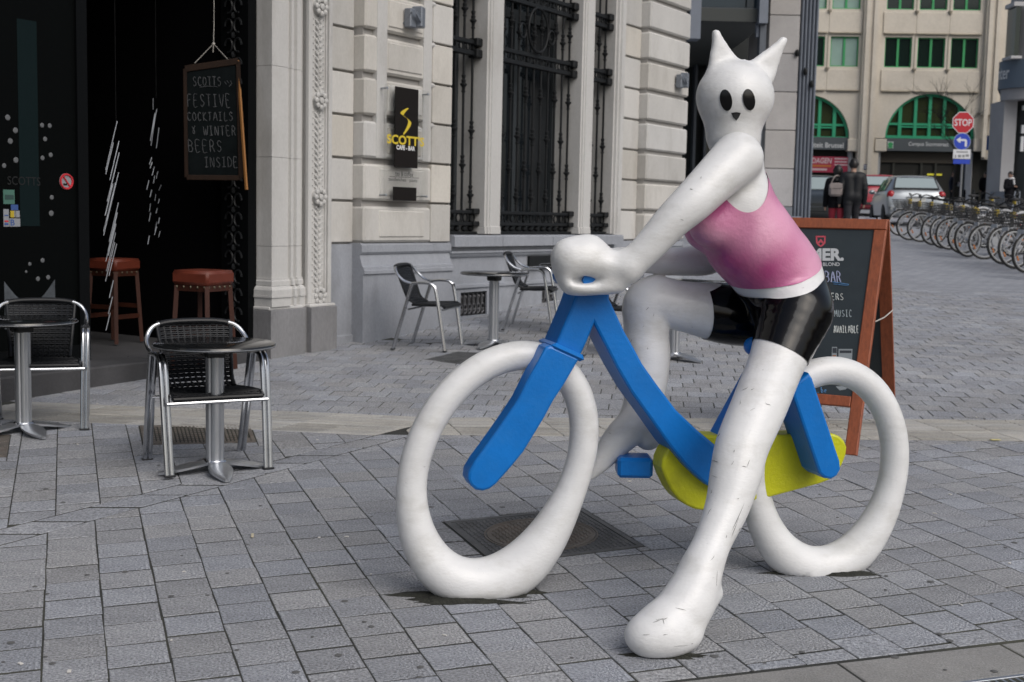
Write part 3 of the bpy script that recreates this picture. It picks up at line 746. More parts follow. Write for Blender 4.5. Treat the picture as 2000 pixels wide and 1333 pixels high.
for s0, s1 in ((0.0, .61), (.875, 2.567), (2.81, 3.42)):
    wdw = MB(); fr = .05; oo = -.40
    for a, b_ in ((s0, s0 + fr), (s1 - fr, s1)): fbox(wdw, a, b_, oo - .06, oo + .02, 1.36, 4.75)
    fbox(wdw, s0 + fr, s1 - fr, oo - .06, oo + .02, 1.36, 1.5); fbox(wdw, s0 + fr, s1 - fr, oo - .06, oo + .02, 3.7, 3.8)
    if s1 - s0 > 1: fbox(wdw, (s0 + s1) / 2 - .05, (s0 + s1) / 2 + .05, oo - .06, oo + .024, 1.5, 3.7)
    fbox(wdw, s0 - .02, s1 + .02, -.9, -.85, 1.3, 4.75)
    W_ = wdw.build('window', M_wfr, bld, smooth=0)
    xs = [s0 + fr, s1 - fr] if s1 - s0 < 1 else [s0 + fr, (s0 + s1) / 2 - .05, (s0 + s1) / 2 + .05, s1 - fr]
    for q in range(0, len(xs), 2):
        for z0, z1 in ((1.5, 3.7), (3.8, 4.75)):
            p_ = MB(); fbox(p_, xs[q], xs[q + 1], oo - .03, oo - .018, z0, z1); p_.build('pane', M_glassd, W_, smooth=0)
    # wrought iron grille in front of the glass
    og = -.155
    grille = None
    for z0, z1, d0, d1 in ((1.36, 1.385, .04, .045), (1.445, 1.48, .04, .045), (1.565, 1.60, .04, .045), (3.155, 3.20, .035, .035), (3.265, 3.31, .035, .035), (3.80, 3.845, .035, .035), (3.91, 3.955, .035, .035)):
        rl = MB(); fbox(rl, s0, s1, og - d0, og + d1, z0, z1, b=.006); o_ = rl.build('window_grille' if grille is None else 'rail', M_black, grille or bld, smooth=0); grille = grille or o_
    for z0, z1 in ((3.135, 3.22), (3.25, 3.33), (3.78, 3.86), (3.895, 3.975), (1.44, 1.49), (1.56, 1.62)): rl = MB(); fbox(rl, s1 - .10, s1 + .001, og - .045, og + .075, z0, z1, b=.01); rl.build('end_block', M_black, grille, smooth=0)
    n = max(3, int(round((s1 - s0) / .155)))
    for k in range(n):
        sc = s0 + (s1 - s0) * (k + .5) / n
        bar_t = k % 2
        key = ('bar', bar_t)
        if key not in _tx:
            r0 = .0135; K = [2.85, 2.05, 3.60] if bar_t == 0 else [2.40, 1.75, 3.50]
            prof = [(r0, 1.48)]
            for zk in sorted(K): prof += [(r0, zk - .075), (.022, zk - .07), (.022, zk - .06), (.015, zk - .055), (.019, zk - .02), (.036, zk), (.036, zk + .014), (.02, zk + .02), (.024, zk + .05), (.015, zk + .06), (.023, zk + .088), (.023, zk + .098), (r0, zk + .105)]
            prof += [(r0, 4.7)]
            q_ = MB(); q_.lathe(prof, 8); _tx[key] = q_.mesh('bar', M_black)
        put('bar', _tx[key], grille, loc=fx(sc, og, 0))
    nr = max(3, int(round((s1 - s0) / .135)))
    for rr in (.036, .045):
        if ('ring', rr) not in _tx: rg = MB(); rg.tube([(rr * .9 * math.cos(t), 0, rr * math.sin(t)) for t in np.linspace(0, 2 * math.pi, 12, endpoint=False)], .010, n=5, closed=True); _tx[('ring', rr)] = rg.mesh('ring', M_black)
    if 'bead' not in _tx: rg = MB(); rg.ball((0, 0, 0), (.04, .03, .032), 8, 5); _tx['bead'] = rg.mesh('bead', M_black)
    for k in range(nr):
        sc = s0 + (s1 - s0) * (k + .5) / nr
        for zc, rr in ((3.2325, .036), (3.8775, .036), (1.5225, .045)): put('ring', _tx[('ring', rr)], grille, loc=fx(sc, og + .015, zc))
        put('bead', _tx['bead'], grille, loc=fx(sc, og, 1.415))
    if s1 - s0 > 1:
        md = MB(); cs_ = (s0 + s1) / 2 - .02
        md.tube([fx(cs_ + .20 * math.cos(t), og + .06, 3.56 + .235 * math.sin(t)) for t in np.linspace(0, 2 * math.pi, 36, endpoint=False)], .014, n=6, closed=True)
        for sg in (-1, 1):
            md.tube([fx(cs_ + sg * (.30 + .065 * math.cos(t)), og + .05, 3.52 + .075 * math.sin(t)) for t in np.linspace(0, 2 * math.pi, 20, endpoint=False)], .011, n=6, closed=True)
        md.ball(fx(cs_, og + .06, 3.325), (.05, .03, .018), 8, 5)
        md.build('medallion', M_black, grille)
# small flood lamps
def lamp(px, py, o, label):
    s_, z_ = fac(px, py, o); p = facade(s_, o, z_)
    t = thing('wall_lamp', label, 'lamp', p, RZF, 'grey flood lamps on the limestone wall')
    g = mat('lamp_grey', (.20, .22, .25), .5, .5)
    m_ = MB(); m_.box((-.04, -.05, 0), (.09, .08, .17), b=.008); m_.box((.06, -.07, .02), (.10, .10, .19), R=rotm(0, 0, .3), b=.01); m_.build('housing', g, t, smooth=0)
    m_ = MB(); m_.box((.0, -.125, 0), (.16, .012, .035), R=rotm(0, .55, .2)); m_.tube([(-.08, 0, -.05), (-.08, -.1, .05)], .008); m_.build('bracket', g, t, smooth=0)
    return t
lamp(798, 38, .01, 'small grey flood lamp on the pier above the cafe sign')
lamp(1324, 160, .01, 'small grey flood lamp on the far right pier of the limestone building')

# ---- acrylic cafe sign
a = [fac(745.6, 165, .03), fac(743, 388, .03), fac(832, 180, .03), fac(829, 390, .03)]
s0, s1 = (a[0][0] + a[1][0]) / 2, (a[2][0] + a[3][0]) / 2; z1, z0 = (a[0][1] + a[2][1]) / 2, (a[1][1] + a[3][1]) / 2
sg = thing('cafe_sign', 'clear acrylic cafe sign with a black panel and yellow lettering on the pier', 'sign', facade((s0 + s1) / 2, 0.02, (z0 + z1) / 2), RZF)
sc_, zc_ = (s0 + s1) / 2, (z0 + z1) / 2
def sx(s, z, o=0.0): return (s - sc_, -(o), z - zc_)
M_acr = mat('clear_acrylic', (0.92, 0.925, 0.925), 0.02, trans=1.0, spec=0.4); M_acr.node_tree.nodes['Principled BSDF'].inputs['IOR'].default_value = 1.12
m_ = MB(); m_.box((0, -.045, 0), (s1 - s0, .006, z1 - z0)); m_.build('plate', M_acr, sg, smooth=0)
M_sgn = mat('sign_black', (.010, .008, .007), .6, spec=.15); M_yel = mat('sign_yellow', (.62, .47, .03), .5); M_wht = mat('sign_white', (.75, .75, .75), .5); M_txt = mat('sign_text_grey', (.06, .06, .06), .6)
def pan(p): A_ = [fac(x, y, .05) for x, y in p]; return min(q[0] for q in A_), max(q[0] for q in A_), np.mean([A_[0][1], A_[1][1]]), np.mean([A_[2][1], A_[3][1]])
for p in ([(767, 328), (811, 328), (768, 169), (813, 176)], [(764, 392), (808, 393), (764.6, 365), (809, 367)]):
    b0, b1, c0, c1 = pan(p); m_ = MB(); m_.box(((b0 + b1) / 2 - sc_, -.053, (c0 + c1) / 2 - zc_), (b1 - b0, .008, c1 - c0)); m_.build('panel', M_sgn, sg, smooth=0)
def sfn(o): return lambda a, b, off: sx(a, b, o + off)
def tbox(x0, x1, y0, y1): A_ = fac(x0, y1, .06); B_ = fac(x1, y1, .06); C_ = fac((x0 + x1) / 2, y0, .06); D_ = fac((x0 + x1) / 2, y1, .06); return A_[0], D_[1], B_[0] - A_[0], C_[1] - D_[1]
m_ = MB(); lettering(m_, "SCOTT'S", *tbox(752, 825, 265, 284), sfn(.060), 0, bold=.03)
sw = [fac(x, y, .06) for x, y in ((794, 212), (787, 217), (782, 224), (790, 230), (797, 238), (794, 249), (785, 263))]
sw = smooth_path([np.array([p[0], p[1], 0]) for p in sw], 5); wd = [.012, .028]
for i in range(len(sw) - 1):
    f0, f1 = i / (len(sw) - 1), (i + 1) / (len(sw) - 1); w0 = .007 + .02 * math.sin(math.pi * f0); w1 = .007 + .02 * math.sin(math.pi * f1)
    m_.add([sx(sw[i][0] - w0, sw[i][1] + w0 * .4, .0586), sx(sw[i][0] + w0, sw[i][1] - w0 * .4, .0586), sx(sw[i + 1][0] + w1, sw[i + 1][1] - w1 * .4, .0586), sx(sw[i + 1][0] - w1, sw[i + 1][1] + w1 * .4, .0586)], [(0, 1, 2, 3)])
m_.build('yellow_lettering', M_yel, sg, smooth=0)
m_ = MB(); lettering(m_, "CAFE - BAR", *tbox(771, 807, 285, 294), sfn(.060), 0, bold=.03); m_.build('white_lettering', M_wht, sg, smooth=0)
m_ = MB(); lettering(m_, "tea & coffee", *tbox(770, 805, 335, 345), sfn(.051), 0, bold=.012); lettering(m_, "sandwiches · pasta", *tbox(757, 813, 348, 357), sfn(.051), 0, bold=.012)
A_, B_ = fac(757, 344.5, .05), fac(815, 347, .05); m_.add([sx(A_[0], A_[1], .0497), sx(B_[0], A_[1], .0497), sx(B_[0], A_[1] - .005, .0497), sx(A_[0], A_[1] - .005, .0497)], [(0, 1, 2, 3)])
m_.build('grey_lettering', M_txt, sg, smooth=0)
for q in ((s0 + .025, z0 + .03), (s1 - .025, z0 + .03), (s0 + .025, z1 - .03), (s1 - .025, z1 - .03)):
    m_ = MB(); m_.lathe([(.009, -.02), (.009, .05), (.013, .05), (.013, .056), (0, .058)], 10, o=sx(*q), R=rotm(math.pi / 2, 0, 0)); m_.build('stud', M_steel, sg)
# ================================================================== SOFT BODIES (distance fields meshed by surface nets)
def smin(a, b, k):
    h = np.clip(0.5 + 0.5 * (b - a) / k, 0, 1); return b + (a - b) * h - k * h * (1 - h)
def sd_cone(P, a, b, ra, rb, sc=None):
    a = np.asarray(a, float); b = np.asarray(b, float); ab = b - a; t = np.clip(((P - a) @ ab) / (ab @ ab + 1e-12), 0, 1)
    return np.linalg.norm(P - a - t[..., None] * ab, axis=-1) - (ra + (rb - ra) * t)
def sd_ell(P, c, r, R=None):
    q = P - np.asarray(c, float)
    if R is not None: q = q @ R
    r = np.asarray(r, float); k0 = np.linalg.norm(q / r, axis=-1); k1 = np.linalg.norm(q / (r * r), axis=-1); return k0 * (k0 - 1) / (k1 + 1e-9)
def field(groups, P, kg=0.03):
    # groups: list of (k, [prims]); prims ('c', a, b, ra, rb) or ('e', c, r, R)
    d = None; gs = []
    for k, prims in groups:
        g = None
        for p in prims:
            v = sd_cone(P, *p[1:]) if p[0] == 'c' else sd_ell(P, *p[1:])
            g = v if g is None else (np.minimum(g, v) if k == 0 else smin(g, v, k))
        gs.append(g); d = g if d is None else smin(d, g, kg)
    return d, gs
def surface_nets(F, lo, h):
    S = F < 0; nx, ny, nz = F.shape
    corners = [(i, j, k) for i in (0, 1) for j in (0, 1) for k in (0, 1)]
    sl = lambda A, c: A[c[0]:nx - 1 + c[0], c[1]:ny - 1 + c[1], c[2]:nz - 1 + c[2]]
    cnt = sum(sl(S, c).astype(np.int8) for c in corners); act = (cnt > 0) & (cnt < 8)
    idx = -np.ones(act.shape, int); I = np.argwhere(act); idx[act] = np.arange(len(I))
    acc = np.zeros((len(I), 3)); w = np.zeros(len(I))
    for a in range(8):
        for b in range(a + 1, 8):
            ca, cb = np.array(corners[a]), np.array(corners[b])
            if abs(ca - cb).sum() != 1: continue
            fa = F[I[:, 0] + ca[0], I[:, 1] + ca[1], I[:, 2] + ca[2]]; fb = F[I[:, 0] + cb[0], I[:, 1] + cb[1], I[:, 2] + cb[2]]
            m = (fa < 0) != (fb < 0); t = np.where(m, fa / (fa - fb + 1e-12 * (fa == fb)), 0)
            acc[m] += ca + t[m, None] * (cb - ca); w[m] += 1
    V = lo + (I + acc / w[:, None]) * h; quads = []
    for ax in range(3):
        u, v = [k for k in range(3) if k != ax]
        s0 = [slice(None)] * 3; s1 = [slice(None)] * 3; s0[ax] = slice(0, -1); s1[ax] = slice(1, None)
        E = np.argwhere(S[tuple(s0)] != S[tuple(s1)])
        E = E[(E[:, u] > 0) & (E[:, v] > 0) & (E[:, u] < F.shape[u] - 1) & (E[:, v] < F.shape[v] - 1)]
        sg = S[E[:, 0], E[:, 1], E[:, 2]]
        def cell(du, dv): q = E.copy(); q[:, u] -= du; q[:, v] -= dv; return idx[q[:, 0], q[:, 1], q[:, 2]]
        a, b, c, d = cell(1, 1), cell(0, 1), cell(0, 0), cell(1, 0)
        Q = np.stack([a, b, c, d], 1); fl = sg if ax != 1 else ~sg; Q[~fl] = Q[~fl][:, ::-1]; quads.append(Q)
    return V, np.concatenate(quads)
def grid_field(groups, h, kg, pad=0.05, post=None):
    A = []
    for k, prims in groups:
        for p in prims:
            if p[0] == 'c':
                for q, r in ((p[1], p[3]), (p[2], p[4])): A += [np.asarray(q) - r, np.asarray(q) + r]
            else: m = max(p[2]); A += [np.asarray(p[1]) - m, np.asarray(p[1]) + m]
    A = np.array(A); lo = A.min(0) - pad; hi = A.max(0) + pad; n = np.ceil((hi - lo) / h).astype(int) + 1
    ax = [lo[k] + h * np.arange(n[k]) for k in range(3)]; D = np.full(tuple(n), .25); MG = .10
    for k, prims in groups:
        g = np.full(tuple(n), .25)
        for p in prims:
            if p[0] == 'c': a = np.minimum(np.asarray(p[1]) - p[3], np.asarray(p[2]) - p[4]); b = np.maximum(np.asarray(p[1]) + p[3], np.asarray(p[2]) + p[4])
            else: m = max(p[2]); a = np.asarray(p[1]) - m; b = np.asarray(p[1]) + m
            i0 = np.clip(np.floor((a - MG - lo) / h).astype(int), 0, n); i1 = np.clip(np.ceil((b + MG - lo) / h).astype(int) + 1, 0, n)
            sl = tuple(slice(i0[q], i1[q]) for q in range(3)); P = np.stack(np.meshgrid(*[ax[q][sl[q]] for q in range(3)], indexing='ij'), -1)
            v = sd_cone(P, *p[1:]) if p[0] == 'c' else sd_ell(P, *p[1:])
            g[sl] = np.minimum(g[sl], v) if k == 0 else smin(g[sl], v, k)
        D = smin(D, g, kg)
    if post: D = post(D, np.stack(np.meshgrid(*ax, indexing='ij'), -1))
    return D, lo
def vnormals(V, Q):
    n = np.cross(V[Q[:, 2]] - V[Q[:, 0]], V[Q[:, 3]] - V[Q[:, 1]]) if Q.shape[1] == 4 else np.cross(V[Q[:, 1]] - V[Q[:, 0]], V[Q[:, 2]] - V[Q[:, 0]])
    N_ = np.zeros_like(V)
    for k in range(Q.shape[1]): np.add.at(N_, Q[:, k], n)
    return N_ / (np.linalg.norm(N_, axis=1)[:, None] + 1e-12)
def tri_clip(V, T, f):
    # keeps the part of a triangle mesh where f >= 0 (f per vertex); new edge vertices are interpolated. Also returns the weights
    V = list(map(np.asarray, V)); src = [(i, i, 0.0) for i in range(len(V))]; cache = {}; out = []
    def cut(i, j):
        k = (min(i, j), max(i, j))
        if k not in cache:
            t = f[k[0]] / (f[k[0]] - f[k[1]]); cache[k] = len(V); V.append(V[k[0]] + (V[k[1]] - V[k[0]]) * t); src.append((k[0], k[1], t))
        return cache[k]
    for tri in T:
        s = [f[i] >= 0 for i in tri]
        if all(s): out.append(tuple(tri)); continue
        if not any(s): continue
        P = []
        for a in range(3):
            i, j = tri[a], tri[(a + 1) % 3]
            if s[a]: P.append(i)
            if s[a] != s[(a + 1) % 3]: P.append(cut(i, j))
        for a in range(1, len(P) - 1): out.append((P[0], P[a], P[a + 1]))
    return np.array(V), np.array(out, int).reshape(-1, 3), src
def tris_of(Q): return np.concatenate([Q[:, [0, 1, 2]], Q[:, [0, 2, 3]]])
def mesh_np(name, V, F_, m, smooth=True):
    me = bpy.data.meshes.new(name); me.from_pydata([tuple(map(float, v)) for v in V], [], [list(map(int, f)) for f in F_]); me.materials.append(m)
    if smooth: me.polygons.foreach_set('use_smooth', [True] * len(me.polygons))
    me.validate(); return me
def shell(V, Q, Nv, fs, off):
    # the part of a body where every f in fs is >= 0, lifted off by 'off' : a garment
    T = tris_of(Q); W = V + Nv * off; vals = [np.array(f) for f in fs]; cur_T = T
    for n in range(len(vals)):
        k = len(W)
        W, cur_T, src = tri_clip(W, cur_T, vals[n])
        for q in range(n + 1, len(vals)):
            ext = [vals[q][a] + (vals[q][b] - vals[q][a]) * t for a, b, t in src[k:]]; vals[q] = np.concatenate([vals[q], ext]) if ext else vals[q]
    used = np.unique(cur_T); mp = -np.ones(len(W), int); mp[used] = np.arange(len(used)); return W[used], mp[cur_T]

# ================================================================== THE CYCLIST STATUE
M_white = mat('white_paint', (0.71, 0.715, 0.715), 0.42, var=0.04, vscale=9, dirt=(0.44, 0.43, 0.39), dscale=4.2, damt=0.5, chips=True, bump=0.14, bscale=60, stretch=(1, 1, 2.2), spec=0.5, coat=0.15)
M_bluep = mat('blue_paint', (0.002, 0.155, 0.52), 0.38, var=0.10, vscale=6, dirt=(0.03, 0.18, 0.46), dscale=9, damt=0.22, bump=0.10, bscale=75, coat=0.08, spec=.35)
M_yellow = mat('lime_paint', (0.52, 0.53, 0.008), 0.38, var=0.08, vscale=5, dirt=(0.08, 0.08, 0.02), dscale=4.2, damt=0.35, bump=0.25, bscale=70, coat=0.2)
M_blackp = mat('black_gloss', (0.002, 0.002, 0.0028), 0.12, bump=0.03, bscale=60, spec=0.28, coat=0.0)
M_pink = mat('pink_paint', (0.62, 0.27, 0.45), 0.36, bump=0.22, bscale=60, coat=0.2)
# airbrushed pink: pale and magenta paint clouded into each other
_t = M_pink.node_tree; _b = _t.nodes['Principled BSDF']; _n1 = _t.nodes.new('ShaderNodeTexNoise'); _n1.inputs['Scale'].default_value = 4.2; _n1.inputs['Detail'].default_value = 1.5
_tc = _t.nodes.new('ShaderNodeTexCoord'); _t.links.new(_tc.outputs['Object'], _n1.inputs['Vector'])
_cr = _t.nodes.new('ShaderNodeValToRGB'); _cr.color_ramp.elements[0].position = 0.38; _cr.color_ramp.elements[0].color = (0.43, 0.065, 0.22, 1); _cr.color_ramp.elements[1].position = 0.66; _cr.color_ramp.elements[1].color = (0.66, 0.31, 0.45, 1)
_t.links.new(_n1.outputs['Fac'], _cr.inputs['Fac']); _t.links.new(_cr.outputs['Color'], _b.inputs['Base Color'])

BO = np.array([-0.149, 4.471, 0.173]); BU = np.array([0.968, 0.252, 0.0]); BU /= np.linalg.norm(BU); BN = np.array([BU[1], -BU[0], 0.0])
def bl(x, y, d=0.0):            # photo pixel at a distance d in front of the bicycle's plane -> the statue's own (along, out, up)
    q = on_plane(x, y, BO + BN * d, BN) - BO; return np.array([q @ BU, -d, q[2]])
def blr(x, y, d, r): return r / ppm(on_plane(x, y, BO + BN * d, BN))
RZB = math.atan2(BU[1], BU[0])
statue = thing('bicycle_statue', 'white and blue cyclist statue with pointed ears astride its bicycle', 'statue', BO, RZB)
def ground_w(P): # height of the ground under local points
    X = BO[0] + P[..., 0] * BU[0] - P[..., 1] * BN[0]; Y = BO[1] + P[..., 0] * BU[1] - P[..., 1] * BN[1]; return GX * X + GY * Y - BO[2]
# wheels: thick oval rings cut flat where they are bolted to the ground
def wheel(cu, cw, a, b, rot, r, drop, more):
    pts = []; rr = []
    for t in np.linspace(0, 2 * math.pi, 80, endpoint=False):
        x, y = a * math.cos(t), b * math.sin(t); dx, dz = x * math.cos(rot) - y * math.sin(rot), x * math.sin(rot) + y * math.cos(rot)
        be = max(0, -dz / math.hypot(dx, dz)) ** 2.5
        pts.append(np.array([cu + dx, 0, cw + dz - drop * be])); rr.append(r + more * be)
    m_ = MB(); m_.tube(pts, rr, 20, closed=True)
    m_.v = [(p[0], p[1], max(p[2], float(ground_w(np.array(p))) - .004)) for p in m_.v]
    return m_.build('wheel', M_white, statue, smooth=60)
wheel(.115, .486, .408, .297, math.radians(63.6), .054, .066, .042)
wheel(1.43, .436, .371, .302, math.radians(88), .055, .040, .029)
# painted blue frame pieces, sawn from thick board with eased edges
def board(name, pts, d0, d1, m, b=.010, parent=None, sm=25):
    dm = d1; P = [bl(x, y, dm) for x, y in pts]; m_ = MB()
    m_.prism([(p[0], p[2]) for p in P], lambda a, bb, d: (a, -d, bb), d0, d1, b=b); return m_.build(name, m, parent or statue, smooth=sm)
fk = [(1066, 679), (1076, 675), (1133, 701), (1126, 712), (1104, 750), (1082, 783), (1065, 815), (1042, 853), (1023, 884), (1000, 912), (970, 946), (957, 956), (944, 960), (930, 958), (920, 950), (914, 938), (916, 922), (929, 900), (947, 876), (967, 848), (990, 815), (1013, 780), (1034, 737), (1050, 709)]
board('fork_blade', fk, .045, .135, M_bluep)
fk2 = [(x - 3, y - 4) for x, y in fk]
fr = [(1131, 560), (1192, 560), (1191, 585), (1201, 606), (1221, 649), (1240, 682), (1256, 712), (1285, 753), (1321, 801), (1363, 841), (1400, 872), (1440, 895), (1430, 966), (1400, 958), (1382, 949), (1366, 936), (1340, 911), (1308, 872), (1269, 817), (1234, 769), (1205, 720), (1182, 675), (1161, 634), (1147, 668), (1133, 698), (1084, 678), (1100, 640), (1118, 598)]
board('frame', fr, -.055, .10, M_bluep)
m_ = MB(); c0, c1 = bl(1072, 672, .09), bl(1134, 700, .09); c0[1] = c1[1] = 0
m_.box((c0 + c1) / 2 + np.array([0, -.045, 0]), (np.linalg.norm(c1 - c0) + .002, .19, .026), R=rotm(0, -math.atan2(c1[2] - c0[2], c1[0] - c0[0]), 0), b=.012); m_.build('fork_crown', M_bluep, statue, smooth=30)
ss = [(1553, 752), (1581, 729), (1588, 740), (1642, 903), (1643, 918), (1636, 930), (1625, 937), (1611, 935), (1600, 925), (1549, 773)]
board('seat_stay', ss, .02, .19, M_bluep)
st = [(1494, 690), (1524, 690), (1428, 885), (1396, 868)]
board('seat_tube', st, -.045, .045, M_bluep)
cg = [(1295, 898), (1293, 915), (1300, 935), (1312, 959), (1325, 976), (1340, 987), (1357, 995), (1376, 998), (1430, 989), (1497, 974), (1553, 959), (1604, 945), (1622, 938), (1636, 925), (1646, 908), (1653, 890), (1655, 874), (1650, 862), (1641, 853), (1628, 848), (1560, 849), (1502, 851), (1440, 852), (1386, 851), (1350, 853), (1320, 865), (1303, 880)]
board('chain_guard', cg, -.045, .052, M_yellow, b=.009)
m_ = MB(); a_ = bl(1472, 677, .0); b_ = bl(1545, 668, 0.0)
m_.ball(a_, (.036, .05, .036), 16, 10); m_.tube([a_, (a_ + b_) / 2, b_], [.034, .05, .09], 14, sq=(1, .7)); m_.build('saddle', M_bluep, statue)
pc = bl(1238, 909, -.13); m_ = MB(); m_.box(pc, (.135, .13, .078), R=rotm(0, 0, -.25), b=.012); m_.build('pedal', M_bluep, statue, smooth=30)
pc2 = bl(1480, 905, .18)
m_ = MB(); g0 = bl(1152, 548, .15); m_.tube([(g0[0], .2, g0[2]), (g0[0], -.188, g0[2])], .036, 14); m_.build('handlebar', M_bluep, statue)

# the rider
def C(a, b): return ('c', bl(*a[:3]), bl(*b[:3]), blr(*a), blr(*b))
def chain(L, n=5):
    S = smooth_path([np.array(q, float) for q in L], n); return [C(S[i], S[i + 1]) for i in range(len(S) - 1)]
near_leg = chain([(1553, 612, .13, 70), (1518, 705, .22, 55), (1484, 790, .32, 54), (1450, 870, .40, 52), (1437, 925, .45, 50), (1420, 990, .50, 43), (1391, 1060, .56, 37), (1371, 1108, .60, 42), (1357, 1145, .62, 47), (1334, 1188, .645, 48)])
near_foot = [C((1387, 1158, .61, 25), (1350, 1200, .64, 34)), C((1340, 1180, .64, 46), (1296, 1222, .67, 45)), C((1296, 1222, .67, 45), (1268, 1240, .68, 40)), ('e', bl(1298, 1240, .68), (.130, .085, .072), None)]
far_leg = chain([(1545, 605, -.12, 68), (1470, 615, -.18, 61), (1412, 612, -.20, 58), (1330, 598, -.22, 49), (1268, 590, -.23, 48), (1262, 640, -.23, 44), (1264, 700, -.22, 45), (1259, 770, -.21, 40), (1250, 815, -.20, 38)])
far_foot = chain([(1252, 815, -.2, 34), (1266, 852, -.19, 28)]) + chain([(1245, 825, -.2, 36), (1207, 860, -.19, 31), (1174, 902, -.18, 20), (1153, 932, -.17, 7)])
pel = bl(1545, 588, 0)
torso = [('c', bl(1548, 600, .07), bl(1548, 600, -.07), blr(1548, 600, .07, 76), blr(1548, 600, -.07, 76)),
         C((1528, 540, .03, 76), (1500, 512, .03, 78)), C((1528, 540, -.04, 72), (1500, 512, -.04, 72)),
         C((1500, 512, .03, 78), (1464, 468, .04, 82)), C((1500, 512, -.04, 74), (1462, 465, -.05, 74)),
         C((1464, 468, .04, 82), (1438, 405, .06, 72)), C((1462, 465, -.05, 74), (1440, 405, -.08, 66)),
         C((1440, 400, .06, 64), (1442, 330, .10, 50)), C((1442, 400, -.08, 60), (1446, 330, -.14, 46)),
         ('e', bl(1397, 440, .10), (.095, .085, .085), None), ('e', bl(1385, 447, -.10), (.095, .085, .085), None)]
near_arm = chain([(1440, 310, .17, 51), (1398, 350, .21, 45), (1355, 393, .24, 41), (1312, 433, .24, 36), (1260, 490, .22, 31), (1224, 522, .20, 31)])
near_hand = [C((1224, 522, .20, 31), (1185, 532, .18, 33)), ('e', bl(1136, 519, .14), (.104, .10, .098), None), C((1150, 500, .15, 30), (1185, 520, .17, 30)), C((1118, 552, .17, 24), (1205, 555, .185, 19)), C((1112, 500, .16, 34), (1150, 492, .16, 30))]
far_arm = chain([(1446, 325, -.22, 46), (1430, 440, -.27, 34), (1392, 500, -.27, 33), (1330, 511, -.26, 28), (1262, 507, -.24, 26), (1200, 512, -.2, 28)])
far_hand = [('e', bl(1150, 520, -.18), (.09, .085, .08), None)]
hd = .0
head = [('e', bl(1436, 190, hd), (.142, .128, .128), None), C((1435, 195, hd, 67), (1432, 262, hd, 50)), C((1432, 262, hd, 46), (1445, 320, -.02, 40))]
ears = []
for tip, base in (((1398, 65), ((1392, 140), (1403, 136), (1415, 131), (1427, 129), (1437, 128))), ((1530, 79), ((1472, 128), (1480, 131), (1488, 137), (1496, 144), (1502, 154)))):
    for q in base: ears.append(C((q[0], q[1], hd, 11), (tip[0], tip[1], hd, 5)))
ears.append(C((1456, 133, hd, 12), (1455, 122, hd, 5)))
GR = [(.045, torso), (0, near_leg), (.035, near_foot), (0, far_leg), (0, far_foot), (0, near_arm), (.035, near_hand), (0, far_arm), (.03, far_hand), (.04, head), (.012, ears)]
grip_c = bl(1153, 549, .262)
def post(d, P):
    dent = sd_ell(P, (grip_c[0] + .012, grip_c[1] - .02, grip_c[2] + .002), (.115, .062, .046)); d = -smin(-d, dent, .035)
    hole = sd_ell(P, (grip_c[0], grip_c[1], grip_c[2]), (.066, .10, .019)); d = -smin(-d, hole, .014)
    return np.maximum(d, ground_w(P) + .001 - P[..., 2])
HS = .0105
F_, lo = grid_field(GR, HS, .022, post=post)
BV, BQ = surface_nets(F_, lo, HS)
_e = np.concatenate([BQ[:, [k, (k + 1) % 4]] for k in range(4)]); _e = np.concatenate([_e, _e[:, ::-1]])
_dg = np.bincount(_e[:, 0], minlength=len(BV))[:, None]
for _it in range(8):
    for lam in (.55, -.57):
        acc = np.zeros_like(BV)
        for c_ in range(3): acc[:, c_] = np.bincount(_e[:, 0], weights=BV[_e[:, 1], c_], minlength=len(BV))
        BV = BV + lam * (acc / _dg - BV)
BNv = vnormals(BV, BQ)
# outward orientation
_fd, _gs = field(GR, BV + BNv * .01, .022); 
if np.mean(_fd) < np.mean(field(GR, BV - BNv * .01, .022)[0]): BQ = BQ[:, ::-1]; BNv = -BNv
bo = bpy.data.objects.new('rider_body', mesh_np('rider_body', BV, BQ, M_white)); COL.objects.link(bo); bo.parent = statue
_fd, GS = field(GR, BV, .022)
def line_f(p, q, tilt, keep):
    # signed distance to the plane through photo points p, q (at d = 0), tilted by 'tilt' per metre towards the viewer
    a, b = bl(*p), bl(*q); e = np.array([b[0] - a[0], b[2] - a[2]]); e /= np.linalg.norm(e); n = np.array([-e[1], e[0]])
    f = (BV[:, 0] - a[0]) * n[0] + (BV[:, 2] - a[2]) * n[1] + tilt * (-BV[:, 1]); k = bl(*keep)
    s = np.sign((k[0] - a[0]) * n[0] + (k[2] - a[2]) * n[1]); return f * s
tor, nl, fl_ = GS[0], GS[1], GS[3]
f_top = line_f((1452, 572), (1606, 521), .13, (1560, 640))
hemn = line_f((1470, 688), (1563, 742), -.12, (1540, 640))
hemf = line_f((1413, 557), (1417, 672), .0, (1500, 610))
mid = -BV[:, 1] + .0
nearside = np.maximum(nl, -.2) - np.minimum(fl_, .5)          # < 0 : closer to the near leg
hem = np.where(nl < fl_, hemn, hemf)
W1, T1 = shell(BV, BQ, BNv, [f_top, hem, .02 - np.minimum(np.minimum(tor, nl), fl_)], .003)
so_ = bpy.data.objects.new('shorts', mesh_np('shorts', W1, T1, M_blackp)); COL.objects.link(so_); so_.parent = statue
f_bot = line_f((1450, 545), (1593, 499), .22, (1440, 430))
ac = bl(1452, 318, .15); ar = (blr(1446, 318, .15, 57), blr(1446, 318, .15, 97))
arm_n = ((BV[:, 0] - ac[0]) / ar[0]) ** 2 + ((BV[:, 2] - ac[2]) / ar[1]) ** 2 - 1
neck = bl(1440, 345, 0)[2] - BV[:, 2] + .0
